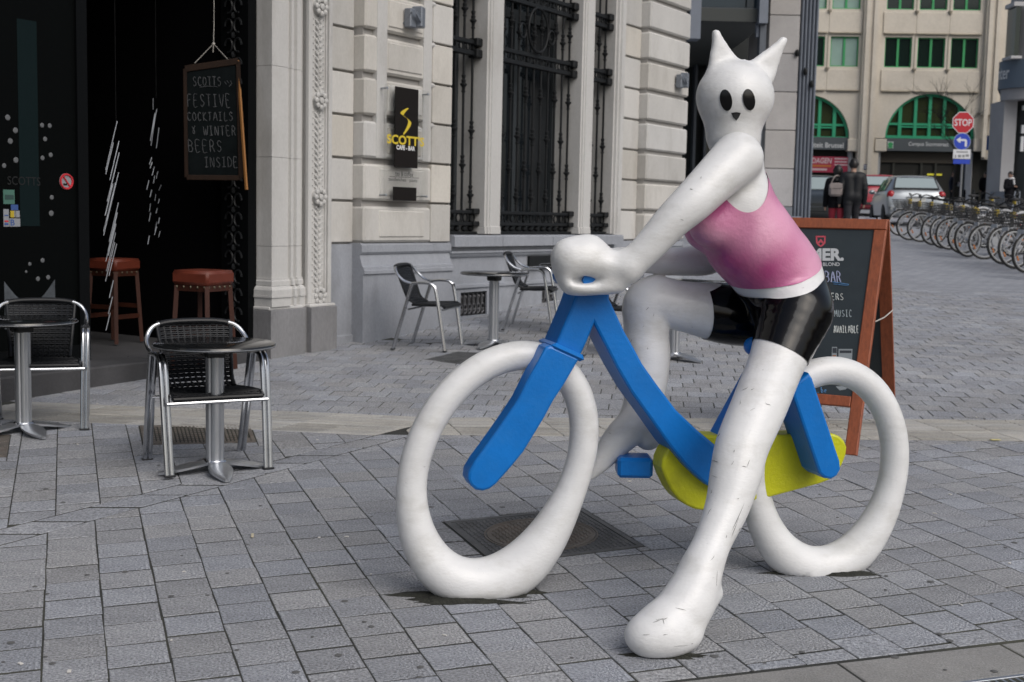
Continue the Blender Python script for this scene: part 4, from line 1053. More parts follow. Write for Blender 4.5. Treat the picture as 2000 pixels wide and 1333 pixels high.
W2, T2 = shell(BV, BQ, BNv, [f_bot, np.clip(arm_n, -1, 1) * .06, .014 - tor, bl(1440, 335, 0)[2] - BV[:, 2], np.minimum(GS[5], GS[7]) + .004], .003)
to = bpy.data.objects.new('tank_top', mesh_np('tank_top', W2, T2, M_pink)); COL.objects.link(to); to.parent = statue
# a plain painted face lying on the head's surface
LC = np.array([(CAM - BO) @ BU, -((CAM - BO) @ BN), CAM[2] - BO[2]])
def on_body(x, y):
    q = bl(x, y, .0); dr = q - LC; L_ = np.linalg.norm(dr); dr /= L_; t = L_ - .5
    for _ in range(40): t += float(field([GR[9], GR[10]], (LC + dr * t)[None], .022)[0][0]) * .9
    return LC + dr * (t - .0035)
def decal(mb, pts):
    c = np.mean(pts, 0); ring = [on_body(*p) for p in pts]; rin = [on_body(*(c + (np.array(p) - c) * .5)) for p in pts]; n = len(pts); cc = on_body(*c)
    fs = [(j, (j + 1) % n, n + (j + 1) % n, n + j) for j in range(n)] + [(n + j, n + (j + 1) % n, 2 * n) for j in range(n)]
    mb.add(ring + rin + [cc], fs)
M_face = mat('face_black', (.006, .006, .007), .3, coat=.2)
for cx_, cy_, rx, ry, tl in ((1418, 196, 12, 21, .12), (1463, 195, 12, 21, .12)):
    m_ = MB(); decal(m_, [(cx_ + rx * math.cos(t) * 1.0 - ry * math.sin(t) * -tl, cy_ + ry * math.sin(t)) for t in np.linspace(0, 2 * math.pi, 22, endpoint=False)]); m_.build('eye', M_face, statue)
m_ = MB(); decal(m_, [(1428, 221), (1438, 219.5), (1447, 221), (1443, 230), (1438, 236), (1432, 230)]); m_.build('nose', M_face, statue)
# scratches and scuffs where passers-by have rubbed the paint
def on_rider(x, y):
    q = bl(x, y, .0); dr = q - LC; L_ = np.linalg.norm(dr); dr /= L_; t = L_ - 1.2
    for _ in range(50):
        v = float(field(GR, (LC + dr * t)[None], .022)[0][0]); t += v * .9
        if v < 3e-4 or t > L_ + 1: break
    return LC + dr * (t - .0012)
M_scr = mat('scratch_grey', (.15, .15, .145), .8); m_ = MB(); rs_ = random.Random(9)
for x, y, ln, an in [(1282, 1214, 14, .3), (1290, 1210, 18, .1), (1296, 1214, 12, -1.2), (1300, 1209, 8, .5), (1330, 1262, 30, .1), (1352, 1258, 5, .4), (1442, 1010, 60, 1.15), (1436, 1030, 40, 1.2), (1385, 1000, 16, 1.0), (1400, 1130, 30, 1.5), (1330, 1190, 22, -.2), (1392, 1090, 12, .9), (1455, 760, 14, .6), (1470, 800, 10, .5), (1500, 790, 12, -.4), (1430, 905, 9, .9), (1462, 905, 14, 1.2), (1300, 1240, 10, .2), (1262, 1240, 14, .1), (1390, 960, 10, 1.3)] + [(rs_.uniform(1395, 1480), rs_.uniform(740, 1120), rs_.uniform(4, 14), rs_.uniform(-.5, 1.6)) for _ in range(12)] + [(rs_.uniform(1300, 1420), rs_.uniform(330, 430), rs_.uniform(3, 7), rs_.uniform(-.5, 1.6)) for _ in range(7)] + [(rs_.uniform(1230, 1290), rs_.uniform(600, 780), rs_.uniform(3, 9), rs_.uniform(.5, 1.6)) for _ in range(6)]:
    P = [on_rider(x + (k - 1.5) * ln / 3 * math.cos(an) + rs_.uniform(-.6, .6), y - (k - 1.5) * ln / 3 * math.sin(an) + rs_.uniform(-.6, .6)) for k in range(4)]
    if max(np.linalg.norm(P[k + 1] - P[k]) for k in range(3)) < .06: m_.tube(P, [.0002, rs_.uniform(.0004, .0012), rs_.uniform(.0004, .0010), .0002], n=4)
m_.build('scratches', M_scr, statue, kind='stuff')
# scuffs of dark paint on the near foot and dark soil at the statue's ground contacts, doubling as contact shadow
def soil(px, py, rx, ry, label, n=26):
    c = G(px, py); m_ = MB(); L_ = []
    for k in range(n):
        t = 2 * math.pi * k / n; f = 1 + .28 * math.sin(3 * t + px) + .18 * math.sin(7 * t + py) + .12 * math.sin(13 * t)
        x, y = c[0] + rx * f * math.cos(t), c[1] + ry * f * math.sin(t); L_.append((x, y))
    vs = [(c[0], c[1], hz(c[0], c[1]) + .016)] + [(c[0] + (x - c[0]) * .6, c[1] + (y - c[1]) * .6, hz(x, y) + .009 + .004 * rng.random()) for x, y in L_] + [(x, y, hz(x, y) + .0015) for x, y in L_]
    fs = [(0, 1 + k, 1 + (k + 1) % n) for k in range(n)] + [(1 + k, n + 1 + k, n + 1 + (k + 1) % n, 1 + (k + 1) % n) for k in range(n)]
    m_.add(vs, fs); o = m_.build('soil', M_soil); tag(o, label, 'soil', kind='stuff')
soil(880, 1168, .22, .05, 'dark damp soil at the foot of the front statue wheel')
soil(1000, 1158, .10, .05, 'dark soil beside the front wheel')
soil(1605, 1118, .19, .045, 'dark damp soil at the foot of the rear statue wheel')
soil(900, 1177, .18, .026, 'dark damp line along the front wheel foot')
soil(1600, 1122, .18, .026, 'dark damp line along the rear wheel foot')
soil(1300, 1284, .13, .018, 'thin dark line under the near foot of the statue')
# ================================================================== THE CAFE DOORWAY
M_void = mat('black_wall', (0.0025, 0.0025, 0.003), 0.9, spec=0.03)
M_wood = mat('stool_wood', (0.035, 0.010, 0.005), 0.55, spec=.3, var=0.25, vscale=6, stretch=(1, 1, .2))
M_leather = mat('red_leather', (0.11, 0.024, 0.013), 0.45, spec=.3, var=0.12, vscale=10, bump=0.15, bscale=90)
M_stud = mat('brass_stud', (.20, .17, .12), .4, .9)
M_frameblack = mat('shopfront_black', (0.003, 0.0035, 0.004), 0.5, spec=.08)
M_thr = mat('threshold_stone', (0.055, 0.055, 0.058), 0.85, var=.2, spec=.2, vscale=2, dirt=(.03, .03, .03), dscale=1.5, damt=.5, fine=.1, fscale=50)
ZFL = 0.44
cafe = thing('cafe_entrance', 'dark open cafe entrance with a black interior and a stone step', 'shopfront', facade(-5, 0, 0.3), RZF)
def cx3(s, o, z): return (s + 5, -o, z - .3)
def cbox(mb, s0, s1, o0, o1, z0, z1, b=0.0): mb.box(((s0 + s1) / 2 + 5, -(o0 + o1) / 2, (z0 + z1) / 2 - .3), (s1 - s0, abs(o1 - o0), z1 - z0), b=b)
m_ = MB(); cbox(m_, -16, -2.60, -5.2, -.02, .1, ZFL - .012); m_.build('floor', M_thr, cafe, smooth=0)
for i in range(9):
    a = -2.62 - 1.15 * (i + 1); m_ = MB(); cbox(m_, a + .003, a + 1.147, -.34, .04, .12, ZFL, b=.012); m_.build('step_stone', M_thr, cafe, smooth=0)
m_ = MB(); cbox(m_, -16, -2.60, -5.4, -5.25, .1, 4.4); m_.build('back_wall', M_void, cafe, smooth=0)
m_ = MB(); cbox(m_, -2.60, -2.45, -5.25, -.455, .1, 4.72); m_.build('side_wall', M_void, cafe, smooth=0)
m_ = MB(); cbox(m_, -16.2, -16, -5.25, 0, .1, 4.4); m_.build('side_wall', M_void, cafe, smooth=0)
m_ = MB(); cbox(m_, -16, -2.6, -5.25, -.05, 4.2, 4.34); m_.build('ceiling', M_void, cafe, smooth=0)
m_ = MB(); cbox(m_, -2.66, -2.565, -.45, -.15, ZFL, 4.2); m_.build('door_frame', M_frameblack, cafe, smooth=0)
# carved black relief beside the door: a scrolled iron panel deep in the jamb
m_ = MB()
z = .7
while z < 4.0:
    for sg in (-1, 1): m_.tube([cx3(-2.685, -.29 + sg * .05 + .04 * math.cos(t) * sg, z + .055 * math.sin(t)) for t in np.linspace(0, 5, 12)], .009, n=5)
    m_.ball(cx3(-2.685, -.29, z + .08), (.02, .02, .03), 6, 4); z += .155
m_.build('scroll_panel', M_black, cafe)
# glazed black shopfront at the left, with notices stuck on the glass
pnl_o = -.32
def cgl(x, y): return fac(x, y, pnl_o)
SL = fac(150, 400, pnl_o)[0]
m_ = MB(); cbox(m_, -9.5, SL, pnl_o - .06, pnl_o, ZFL, 4.2); shop = m_.build('shop_window', mat('shop_glass', (0.0015, 0.002, 0.002), 0.5, spec=.05), cafe, smooth=0)
m_ = MB(); cbox(m_, SL, SL + .09, pnl_o - .08, pnl_o + .02, ZFL, 4.2); cbox(m_, -9.5, SL, pnl_o - .01, pnl_o + .015, ZFL, ZFL + .12); m_.build('window_frame', M_frameblack, cafe, smooth=0)
def sticker(name, x0, x1, y0, y1, m, off=.003, parent=None):
    a, b = cgl(x0, (y0 + y1) / 2), cgl(x1, (y0 + y1) / 2); t, u = cgl((x0 + x1) / 2, y0), cgl((x0 + x1) / 2, y1)
    q = MB(); cbox(q, a[0], b[0], pnl_o, pnl_o + off, u[1], t[1]); return q.build(name, m, parent or shop, smooth=0)
M_teal = mat('teal_reflection', (.003, .009, .010), .7, spec=.1); sticker('tinted_pane', 36, 74, 40, 442, M_teal, .002)  # reflection in the shop glass, painted on as a teal strip
M_sg = mat('sticker_green', (.05, .13, .10), .6); M_sw = mat('sticker_white', (.22, .23, .25), .6); M_sb = mat('sticker_blue', (.03, .07, .22), .6); M_sy = mat('sticker_yellow', (.40, .30, .02), .6); M_sr = mat('sticker_red', (.45, .02, .03), .5)
sticker('notice', 6, 28, 371, 399, M_sg); sticker('notice', 6.5, 17, 409, 443, M_sw); sticker('notice', 21, 35, 400, 411, M_sb); sticker('notice', 20, 31, 412, 425, M_sy); sticker('notice', 27, 38, 412, 425, M_sw); sticker('notice', 18, 39, 427, 443, M_sw)
sticker('print_strip', 8, 15.5, 431, 434, M_sr, .005); sticker('print_strip', 8, 15.5, 436, 440, M_sb, .005); sticker('print_strip', 8, 15.5, 420, 422, M_sb, .005); sticker('print_strip', 9, 26, 381, 390, mat('sticker_dark', (.02, .05, .045), .6), .005)
def gfn(a, b, off): return cx3(a, pnl_o + off, b)
A_, B_ = cgl(20, 441), cgl(28, 429); q = MB(); lettering(q, 'B', A_[0], A_[1], B_[0] - A_[0], B_[1] - A_[1], gfn, .004, bold=.02); q.build('letter', M_sb, shop, smooth=0)
A_, B_ = cgl(14, 361), cgl(78, 347); q = MB(); lettering(q, 'SCOTTS', A_[0], A_[1], B_[0] - A_[0], B_[1] - A_[1], gfn, .0045); q.build('letters', mat('faint_letter', (.0015, .002, .002), .6), shop, smooth=0)
c_ = cgl(129, 355); q = MB(); N_ = 26; Rr = rotm(math.pi / 2, 0, 0)
q.lathe([(.0, .001), (.058, .001), (.058, .004), (0, .004)], N_, o=cx3(c_[0], pnl_o, c_[1]), R=Rr); ns = q.build('no_smoking_sign', M_sw, shop, smooth=0)
q = MB(); q.tube([cx3(c_[0] + .05 * math.cos(t), pnl_o + .006, c_[1] + .05 * math.sin(t)) for t in np.linspace(0, 2 * math.pi, N_, endpoint=False)], .008, n=5, closed=True); q.tube([cx3(c_[0] - .033, pnl_o + .007, c_[1] + .04), cx3(c_[0] + .033, pnl_o + .007, c_[1] - .04)], .006, n=5); q.build('red_ring', M_sr, shop)
q = MB(); q.box(cx3(c_[0] - .012, pnl_o + .006, c_[1] - .02), (.03, .004, .012)); q.build('black_mark', M_sgn, shop, smooth=0)
# snow-dot transfers on the shop glass, and a poster at its foot
M_dot = mat('dot_white', (.10, .105, .11), .7)
for x, y, r in ((15, 230, 6), (30, 255, 6), (20, 276, 6), (31, 313, 6), (8, 324, 5), (82, 245, 5), (97, 246, 5), (88, 272, 5), (99, 303, 5), (83, 309, 5), (101, 386, 5), (100, 417, 6), (83, 509, 5), (58, 516, 4), (94, 542, 5), (74, 545, 5), (51, 531, 3)):
    a = cgl(x, y); q = MB(); q.lathe([(0, .001), (r / 230 * .75, .001), (r / 230 * .55, .003), (0, .003)], 12, o=cx3(a[0], pnl_o, a[1]), R=Rr); q.build('snow_dot', M_dot, shop, smooth=0)
q = MB(); a0, a1 = cgl(8, 560), cgl(107, 560); zt, zb = cgl(60, 548)[1], cgl(60, 640)[1]
N_ = 14; top = [(a0[0] + (a1[0] - a0[0]) * i / N_, zt - .16 * math.sin(math.pi * i / N_)) for i in range(N_ + 1)]
q.prism([(a0[0], zb), (a1[0], zb)] + top[::-1], lambda a, b, d: cx3(a, d, b), pnl_o, pnl_o + .003); q.build('poster', mat('poster_grey', (.05, .058, .066), .6, var=.5, vscale=9), shop, smooth=0)
# hanging strings of thin bright rods (winter decoration)
M_rod = mat('silver_rod', (.26, .28, .31), .4, .5)
def rods(label, pts, o, r=.0035):
    s_, z_ = fac(pts[0][0], pts[0][1], o); base = facade(s_, o, 0); base[2] = z_
    t = thing('hanging_rods', label, 'decoration', base, RZF, 'strings of silver rods in the cafe doorway')
    q = MB(); q.tube([(0, 0, 0), (0, 0, 4.15 - z_)], .0015, n=4); q.build('wire', M_black, t)
    for x0, y0, x1, y1 in pts:
        a, b = fac(x0, y0, o), fac(x1, y1, o); jy = random.uniform(-.04, .04)
        q = MB(); q.tube([(a[0] - s_, jy, a[1] - z_), (b[0] - s_, jy, b[1] - z_)], r * random.uniform(.7, 1.2), n=5); q.build('rod', M_rod, t)
L1 = []; 
for k in range(13):
    y = 237 + k * 19.5 + (k > 2) * 3; n = 1 if k == 0 else 2
    L1.append((226.5, y, 226.5 - 18, y + 76)); 
    if k % 2: L1.append((222, y + 22, 207, y + 84))
L1 += [(219, y, 211, y + 34) for y in (548, 580, 612)]
rods('long slanting string of silver rods left of the stools', L1, -.9)
L2 = [(305, 192, 305, 214), (302, 214, 292, 262), (299, 222, 290, 276), (305, 225, 296, 285), (304, 250, 299, 290)] + [(random.uniform(288, 314), y, 0, 0) for y in range(308, 470, 9)]
L2 = [(a, b, c if c else a - random.uniform(2, 5), d if d else b + random.uniform(7, 18)) for a, b, c, d in L2]
rods('broken string of silver rods between the two stools', L2, -1.1)
L3 = [(x, y, x - 2, y + random.uniform(6, 11)) for y in range(372, 540, 9) for x in (random.uniform(376, 384), random.uniform(384, 393))]
rods('short string of silver glints above the right stool', L3, -1.0)
# hung chalkboard
M_slate = mat('slate_black', (0.004, 0.0055, 0.006), 0.9, spec=.04, var=.3, vscale=6); M_chalk = mat('grey_chalk', (.055, .058, .062), .9, var=.4, vscale=40); M_bwood = mat('board_wood', (.013, .006, .003), .7, spec=.15, var=.25, vscale=6, stretch=(6, 6, 1))
bc = on_plane(415, 240, facade(-2.90, -.13, 0), FN)
bn = CAM - bc; bn[2] = 0; bn /= np.linalg.norm(bn); brr = np.array([-bn[1], bn[0], 0.0]); brr = brr if brr @ _r > 0 else -brr; brz = math.atan2(brr[1], brr[0])
hb = thing('hanging_chalkboard', 'chalkboard hanging by a cord in the dark cafe doorway', 'chalkboard', bc, brz)
def hbp(x, y, off=0): q = on_plane(x, y, bc, bn) - bc; return np.array([q @ brr, -off, q[2]])
q0, q1, q2, q3 = hbp(361, 135), hbp(465, 120), hbp(470, 348), hbp(364, 347)
def bar4(m_, a, b, wd, off0, off1):
    d = b - a; d = d / np.linalg.norm(d); n = np.array([-d[2], 0, d[0]]) * wd
    P = [(p[0], p[2]) for p in (a - n / 2, b - n / 2, b + n / 2, a + n / 2)]; m_.prism(P, lambda u, v, dd: (u, -dd, v), off0, off1, b=.004)
m_ = MB(); m_.prism([(p[0], p[2]) for p in (q0, q1, q2, q3)], lambda u, v, dd: (u, -dd, v), -.012, .004); m_.build('slate', M_slate, hb, smooth=0)
for a, b, wd in ((q0, q1, .05), (q1, q2, .035), (q2, q3, .04), (q3, q0, .03)): m_ = MB(); bar4(m_, a, b, wd, -.016, .014); m_.build('frame_bar', M_bwood, hb, smooth=0)
m_ = MB(); a, b = hbp(464, 118), hbp(481, 371); m_.tube([a + np.array([0, .01, 0]), b + np.array([0, -.08, 0])], .012, n=4); m_.build('rear_leg', mat('pale_wood_edge', (.26, .115, .03), .6), hb, smooth=0)
m_ = MB()
def hfn(x, y, off): return hbp(x, y, .007)
for txt, x, y, h, wd in (('SCOTTS', 377, 168, -17, 58), ('FESTIVE', 366, 209, -24, 88), ('COCKTAILS', 366, 236, -16, 92), ('&', 375, 262, -16, 12), ('WINTER', 398, 265, -18, 66), ('BEERS', 368, 297, -22, 70), ('INSIDE', 400, 327, -19, 68)):
    chalk(m_, txt, x, y, h, wd, hfn, .0028, slant=-.1 if h < 0 else .1)
m_.tube([hfn(390, 171, 0), hfn(405, 169, 0), hfn(425, 170, 0)], .002, n=4); m_.tube([hfn(438, 160, 0), hfn(442, 165, 0)], .002, n=4); m_.tube([hfn(443, 158, 0), hfn(447, 163, 0)], .002, n=4); m_.tube(smooth_path([hfn(450, 158, 0), hfn(452, 164, 0), hfn(447, 170, 0)], 4), .002, n=4)
m_.build('chalk_writing', M_chalk, hb)
m_ = MB(); k_ = hbp(417, 86); m_.tube([hbp(380, 124), k_, hbp(447, 119)], .003, n=5); m_.tube([k_, hbp(418, 45)], .003, n=5); m_.tube([k_, hbp(416, 103)], .003, n=5); m_.tube([hbp(418, 45), hbp(418, 45) + np.array([0, 0, 1.0])], .0025, n=5); m_.ball(k_, .012, 7, 5); m_.build('cord', mat('cord', (.35, .33, .30), .9), hb)
# bar stools and table
def stool_at(c, rz, label):
    t = thing('bar_stool', label, 'stool', c, rz, 'bar stools in the cafe doorway'); t.scale = (.77, .77, 1); H_ = .69; w_ = .19
    m_ = MB(); m_.box((0, 0, H_ - .045), (.40, .40, .10), b=.022); m_.build('seat', M_leather, t, smooth=40)
    for sx_ in (-1, 1):
        for sy_ in (-1, 1):
            m_ = MB(); m_.tube([(sx_ * .20, sy_ * .20, 0), (sx_ * .165, sy_ * .165, H_ - .10)], .028, n=4); m_.build('leg', M_wood, t, smooth=0)
    for a, b, z in (((-.19, -.185), (.19, -.185), .22), ((-.19, .185), (.19, .185), .22), ((-.185, -.19), (-.185, .19), .30), ((.185, -.19), (.185, .19), .30)):
        m_ = MB(); m_.box(((a[0] + b[0]) / 2, (a[1] + b[1]) / 2, z), (max(abs(a[0] - b[0]), .025), max(abs(a[1] - b[1]), .025), .035)); m_.build('stretcher', M_wood, t, smooth=0)
    m_ = MB(); m_.box((0, 0, H_ - .115), (.35, .35, .045)); m_.build('apron', M_wood, t, smooth=0)
    m_ = MB()
    for k in range(5):
        for sg in (-1, 1): m_.ball((-.15 + k * .075, sg * .178, H_ - .108), .010, 6, 4); m_.ball((sg * .178, -.15 + k * .075, H_ - .108), .010, 6, 4)
    m_.build('studs', M_stud, t, kind='stuff')
    return t
c1 = on_z(224, 668, ZFL); c2 = on_z(397, 529, ZFL + .69); c2[2] = ZFL
stool_at(c1, RZF + .15, 'dim red bar stool in the shade at the left of the bar table')
stool_at(c2, RZF + .15, 'red leather bar stool nearest the stone pilaster')
tc_ = on_z(290, 450, 1.34); t = thing('bar_table', 'tall round bar table between the two red stools', 'table', (tc_[0], tc_[1], ZFL))
m_ = MB(); m_.lathe([(0, .885), (.33, .885), (.335, .895), (.33, .905), (0, .905)], 28); m_.build('table_top', M_frameblack, t)
m_ = MB(); m_.lathe([(.03, .02), (.03, .885)], 12); m_.build('post', M_black, t); m_ = MB(); m_.lathe([(.24, 0), (.23, .012), (.05, .03), (0, .03)], 24); m_.build('base', M_black, t)
q = MB(); a = fac(303, 80, -2.5); q.box((0, 0, 0), (.16, .02, .02)); q.box((0, 0, -.11), (.06, .02, .09)); o = q.build('exit_sign', mat('dim_yellow', (.30, .25, .01), .6), None, smooth=0); o.location = facade(a[0], -2.5, a[1]); o.rotation_euler = (0, 0, RZF); tag(o, 'small dim yellow sign deep inside the dark cafe', 'sign')
# ================================================================== TERRACE CHAIRS AND TABLES
M_alu = mat('polished_aluminium', (.55, .565, .59), .24, 1.0, var=.06, vscale=12)
M_alud = mat('brushed_aluminium', (.50, .52, .55), .36, .9, var=.08, vscale=9, stretch=(3, 3, .4))
M_weave = mat('black_weave', (.007, .008, .010), .42, spec=.35, var=.2, vscale=40)
M_top = mat('black_table_top', (.010, .011, .012), .14, spec=.5, coat=.2, var=.2, vscale=5)
M_plast = mat('black_plastic', (.015, .016, .018), .5)
FEET = {'rl': (-.25, .24), 'rr': (.25, .24), 'fl': (-.26, -.23), 'fr': (.26, -.23)}
def fit_feet(obs):
    # rigid placement from where the feet stand in the photo
    A = np.array([FEET[k] for k in obs]); Bp = np.array([G(*obs[k])[:2] for k in obs]); ca, cb = A.mean(0), Bp.mean(0)
    H_ = (A - ca).T @ (Bp - cb); th = math.atan2(H_[0, 1] - H_[1, 0], H_[0, 0] + H_[1, 1]); R = np.array([[math.cos(th), -math.sin(th)], [math.sin(th), math.cos(th)]])
    c = cb - R @ ca; return (c[0], c[1], hz(*c)), th
def side_frame(x):
    return smooth_path([(x, .24, 0), (x * 1.02, .155, .30), (x * 1.03, .075, .575), (x * 1.03, .045, .605), (x * 1.03, -.06, .612), (x * 1.03, -.115, .595), (x * 1.03, -.145, .54), (x * 1.02, -.185, .30), (x, -.23, 0)], 5)
def make_chair(loc, rz, label):
    t = thing('terrace_chair', label, 'chair', loc, rz, 'woven terrace chairs'); t.scale = (1, 1, .955)
    for sx_ in (-1, 1):
        q = MB()
        for dx in (-.0125, .0125):
            q.tube([p + np.array([dx, 0, 0]) for p in side_frame(sx_ * .25)], .0125, n=10)
        q.build('side_frame', M_alu, t)
        for y_ in (.24, -.23): q = MB(); q.box((sx_ * .25, y_, .006), (.055, .03, .012), b=.003); q.build('foot_cap', M_plast, t, smooth=0)
    hoop = smooth_path([(-.257, .06, .60), (-.262, .14, .625), (-.258, .20, .675), (-.225, .235, .725), (-.17, .25, .748), (-.08, .256, .758), (.08, .256, .758), (.17, .25, .748), (.225, .235, .725), (.258, .20, .675), (.262, .14, .625), (.257, .06, .60)], 6)
    q = MB(); q.tube(hoop, .0125, n=10); q.build('back_hoop', M_alu, t)
    q = MB(); q.tube([p for p in hoop if abs(p[0]) < .185 and p[2] > .70], .0165, n=10); q.build('hoop_wrap', M_weave, t)
    # woven back and seat: one strip of strands each, over upright stakes
    def back_pt(u, v): # u -1..1 across, v 0..1 from seat up
        w_ = .175 + .02 * v - .01 * (1 - v); cv = .035 * (1 - u * u); y = .125 + .125 * v ** 1.0 + cv * .6; z = .415 + .335 * v
        if v < .18: k = 1 - v / .18; y -= .055 * k * k
        return np.array([u * w_, y, z])
    def seat_pt(u, v): # v 0 front .. 1 back
        w_ = .225 - .045 * v ** 3; y = -.21 + .30 * v; z = .405 + .012 * (1 - v) - .018 * (1 - u * u) * math.sin(math.pi * min(v, 1)) 
        if v < .12: z -= .02 * (1 - v / .12) ** 2
        return np.array([u * w_, y, z])
    for nm, fn_, n, st in (('woven_back', back_pt, 30, 11), ('woven_seat', seat_pt, 24, 13)):
        q = MB()
        for k in range(n):
            v = (k + .5) / n
            e = 1e-3; pts = []
            for j in range(st * 2 + 1):
                u = -1 + 2 * j / (st * 2); p = fn_(u, v); nn = np.cross(fn_(min(u + e, 1), v) - fn_(max(u - e, -1), v), fn_(u, min(v + e, 1)) - fn_(u, max(v - e, 0))); nn /= np.linalg.norm(nn) + 1e-12
                pts.append(p + nn * .0042 * (1 if (j // 1 + k) % 2 else -1) * (1 if j % 2 else 0))
            q.tube(pts, .0058 if nm == 'woven_back' else .0066, n=5)
        for j in range(st + 1):
            u = -1 + 2 * j / st; q.tube([fn_(u, v) for v in np.linspace(0, 1, 12)], .0055, n=5)
        for u in (-1, 1): q.tube([fn_(u, v) for v in np.linspace(0, 1, 12)], .011, n=8)
        q.tube([fn_(u, 0 if nm == 'woven_seat' else 1) for u in np.linspace(-1, 1, 12)], .013, n=8)
        if nm == 'woven_seat': q.tube([fn_(u, 1) for u in np.linspace(-1, 1, 8)], .012, n=6); q.tube([back_pt(-.95, .02), seat_pt(-.95, 1)], .01, n=6); q.tube([back_pt(.95, .02), seat_pt(.95, 1)], .01, n=6)
        o = q.build(nm, M_weave, t); 
    for y_, z_ in ((-.205, .375), (.10, .37)):
        q = MB(); q.tube([(-.255, y_, z_), (.255, y_, z_)], .0095, n=8); q.build('cross_rail', M_alu, t)
    q = MB()
    for sx_ in (-1, 1):
        q.tube([(sx_ * .25, -.165, .415), (sx_ * .215, -.16, .41)], .009, n=6)
    q.build('seat_bracket', M_alu, t)
    return t
chair0 = make_chair(*fit_feet({'rl': (305, 896), 'fl': (340, 937), 'rr': (451, 883), 'fr': (520, 918)}), 'black woven chair with aluminium legs behind the near round table')
for obs, lab in (({'rr': (153, 811), 'fr': (170, 843), 'rl': (11, 819)}, 'black woven chair behind the table cut off by the left edge'),
                 ({'rl': (762, 686), 'rr': (803, 671), 'fl': (868, 690), 'fr': (910, 673)}, 'woven chair against the blue stone plinth, turned to the table'),
                 ({'rl': (978, 650), 'rr': (1000, 634), 'fl': (1071, 652), 'fr': (1100, 634)}, 'woven chair on the far side of the table by the wall vents'),
                 ({'rl': (1135, 697), 'rr': (1172, 684), 'fl': (1240, 702), 'fr': (1283, 687)}, 'woven chair half hidden behind the bent knee of the statue')):
    c = copy_tree(chair0); c.location, rz = fit_feet(obs); c.rotation_euler = (0, 0, rz); c['label'] = lab
def make_table(loc, rz, label):
    t = thing('terrace_table', label, 'table', loc, rz, 'round terrace tables'); t.scale = (1, 1, .91)
    q = MB(); q.lathe([(0, .692), (.285, .692), (.298, .697), (.302, .706), (.298, .716), (.29, .72), (0, .72)], 48); q.build('table_top', M_top, t)
    q = MB(); q.lathe([(.30, .7005), (.3035, .702), (.3035, .706), (.30, .7075)], 48); q.build('metal_edge', M_alud, t)
    q = MB(); q.box((0, 0, .665), (.10, .10, .055), b=.008); q.box((0, -.058, .668), (.03, .02, .04), b=.004); q.build('tilt_bracket', M_plast, t, smooth=0)
    P = []
    for k in range(32): a = 2 * math.pi * k / 32; r = .040 + .0035 * abs(math.cos(4 * a)) ** 6 * -1 + .006 * abs(math.cos(2 * a)) ; P.append((r * math.cos(a), r * math.sin(a)))
    q = MB(); q.prism(P, lambda a, b, d: (a, b, d), .06, .64); q.build('column', M_alud, t, smooth=25)
    q = MB(); q.lathe([(.055, .045), (.06, .06), (.055, .068), (.045, .07), (0, .07)], 20); q.build('column_collar', M_alu, t)
    for k in range(4):
        a = k * math.pi / 2; R = rotm(0, 0, a); q = MB(); q.T = (R, np.zeros(3)); ns = 9; vs = []; fs = []
        for i in range(ns):
            f = i / (ns - 1); x = .02 + .26 * f; wd = (.026 + .034 * math.sin(math.pi * min(1, f * 1.05)) ** .8) * (1 - .55 * f ** 4); z = .062 - .05 * f ** 1.5; th_ = .012 if f < .95 else .008
            for y_, zz in ((-wd, z - .004), (-wd * .45, z + .004), (wd * .45, z + .004), (wd, z - .004), (wd, z - .004 - th_), (-wd, z - .004 - th_)): vs.append((x, y_, max(zz, .001)))
        for i in range(ns - 1):
            for j in range(6): fs.append((i * 6 + j, i * 6 + (j + 1) % 6, (i + 1) * 6 + (j + 1) % 6, (i + 1) * 6 + j))
        fs.append(list(range(6))[::-1]); fs.append([(ns - 1) * 6 + j for j in range(6)])
        q.add(vs, fs); q.build('base_foot', M_alud, t, smooth=45)
    return t
def table_pose(c, tip): a, b = G(*c), G(*tip); return (a[0], a[1], hz(a[0], a[1])), math.atan2(b[1] - a[1], b[0] - a[0])
p, rz = table_pose((420, 921), (460, 963)); tab0 = make_table(p, rz, 'round black table on an aluminium column in front of the near chair')
for c_, tip, lab in (((47, 845), (130, 876), 'round black table cut off by the left edge'), ((963, 677), (910, 692), 'round black table between two chairs along the wall'),
                     ((1113, 653), (1076, 650), 'round table whose column shows left of the blue head tube'), ((1316, 703), (1382, 713), 'round table half hidden behind the raised thigh of the statue'),
                     ((1448, 640), (1490, 645), 'round table almost wholly hidden behind the pink top')):
    p, rz = table_pose(c_, tip); c = copy_tree(tab0); c.location = p; c.rotation_euler = (0, 0, rz); c['label'] = lab

# ================================================================== SANDWICH BOARD
M_aw = mat('board_timber', (.27, .072, .028), .5, var=.22, vscale=7, stretch=(9, 9, .7), fine=.1, fscale=40, bump=.15, bscale=50, dirt=(.12, .04, .02), dscale=3, damt=.4)
M_slate2 = mat('board_slate', (0.018, 0.027, 0.033), 0.5, var=.15, vscale=5, dirt=(.035, .045, .05), dscale=3, damt=.5)
M_ink = mat('board_white', (.50, .52, .54), .7); M_pk = mat('board_red', (.50, .07, .10), .6); M_ch2 = mat('pale_chalk', (.40, .47, .50), .9, var=.4, vscale=60); M_chb = mat('blue_chalk', (.10, .24, .45), .9, var=.4, vscale=60)
br_ = G(1750, 832); fr_ = G(1674, 891)
_dv = br_ - fr_; wv = np.array([_dv[1], -_dv[0], 0.0]); wv /= np.linalg.norm(wv); BW = .64
fl2 = fr_ - wv * BW; bl2 = br_ - wv * BW
topc = (fr_ + br_) / 2; H_top = on_plane(1729, 430, topc, np.array([0, 1.0, 0]))[2]
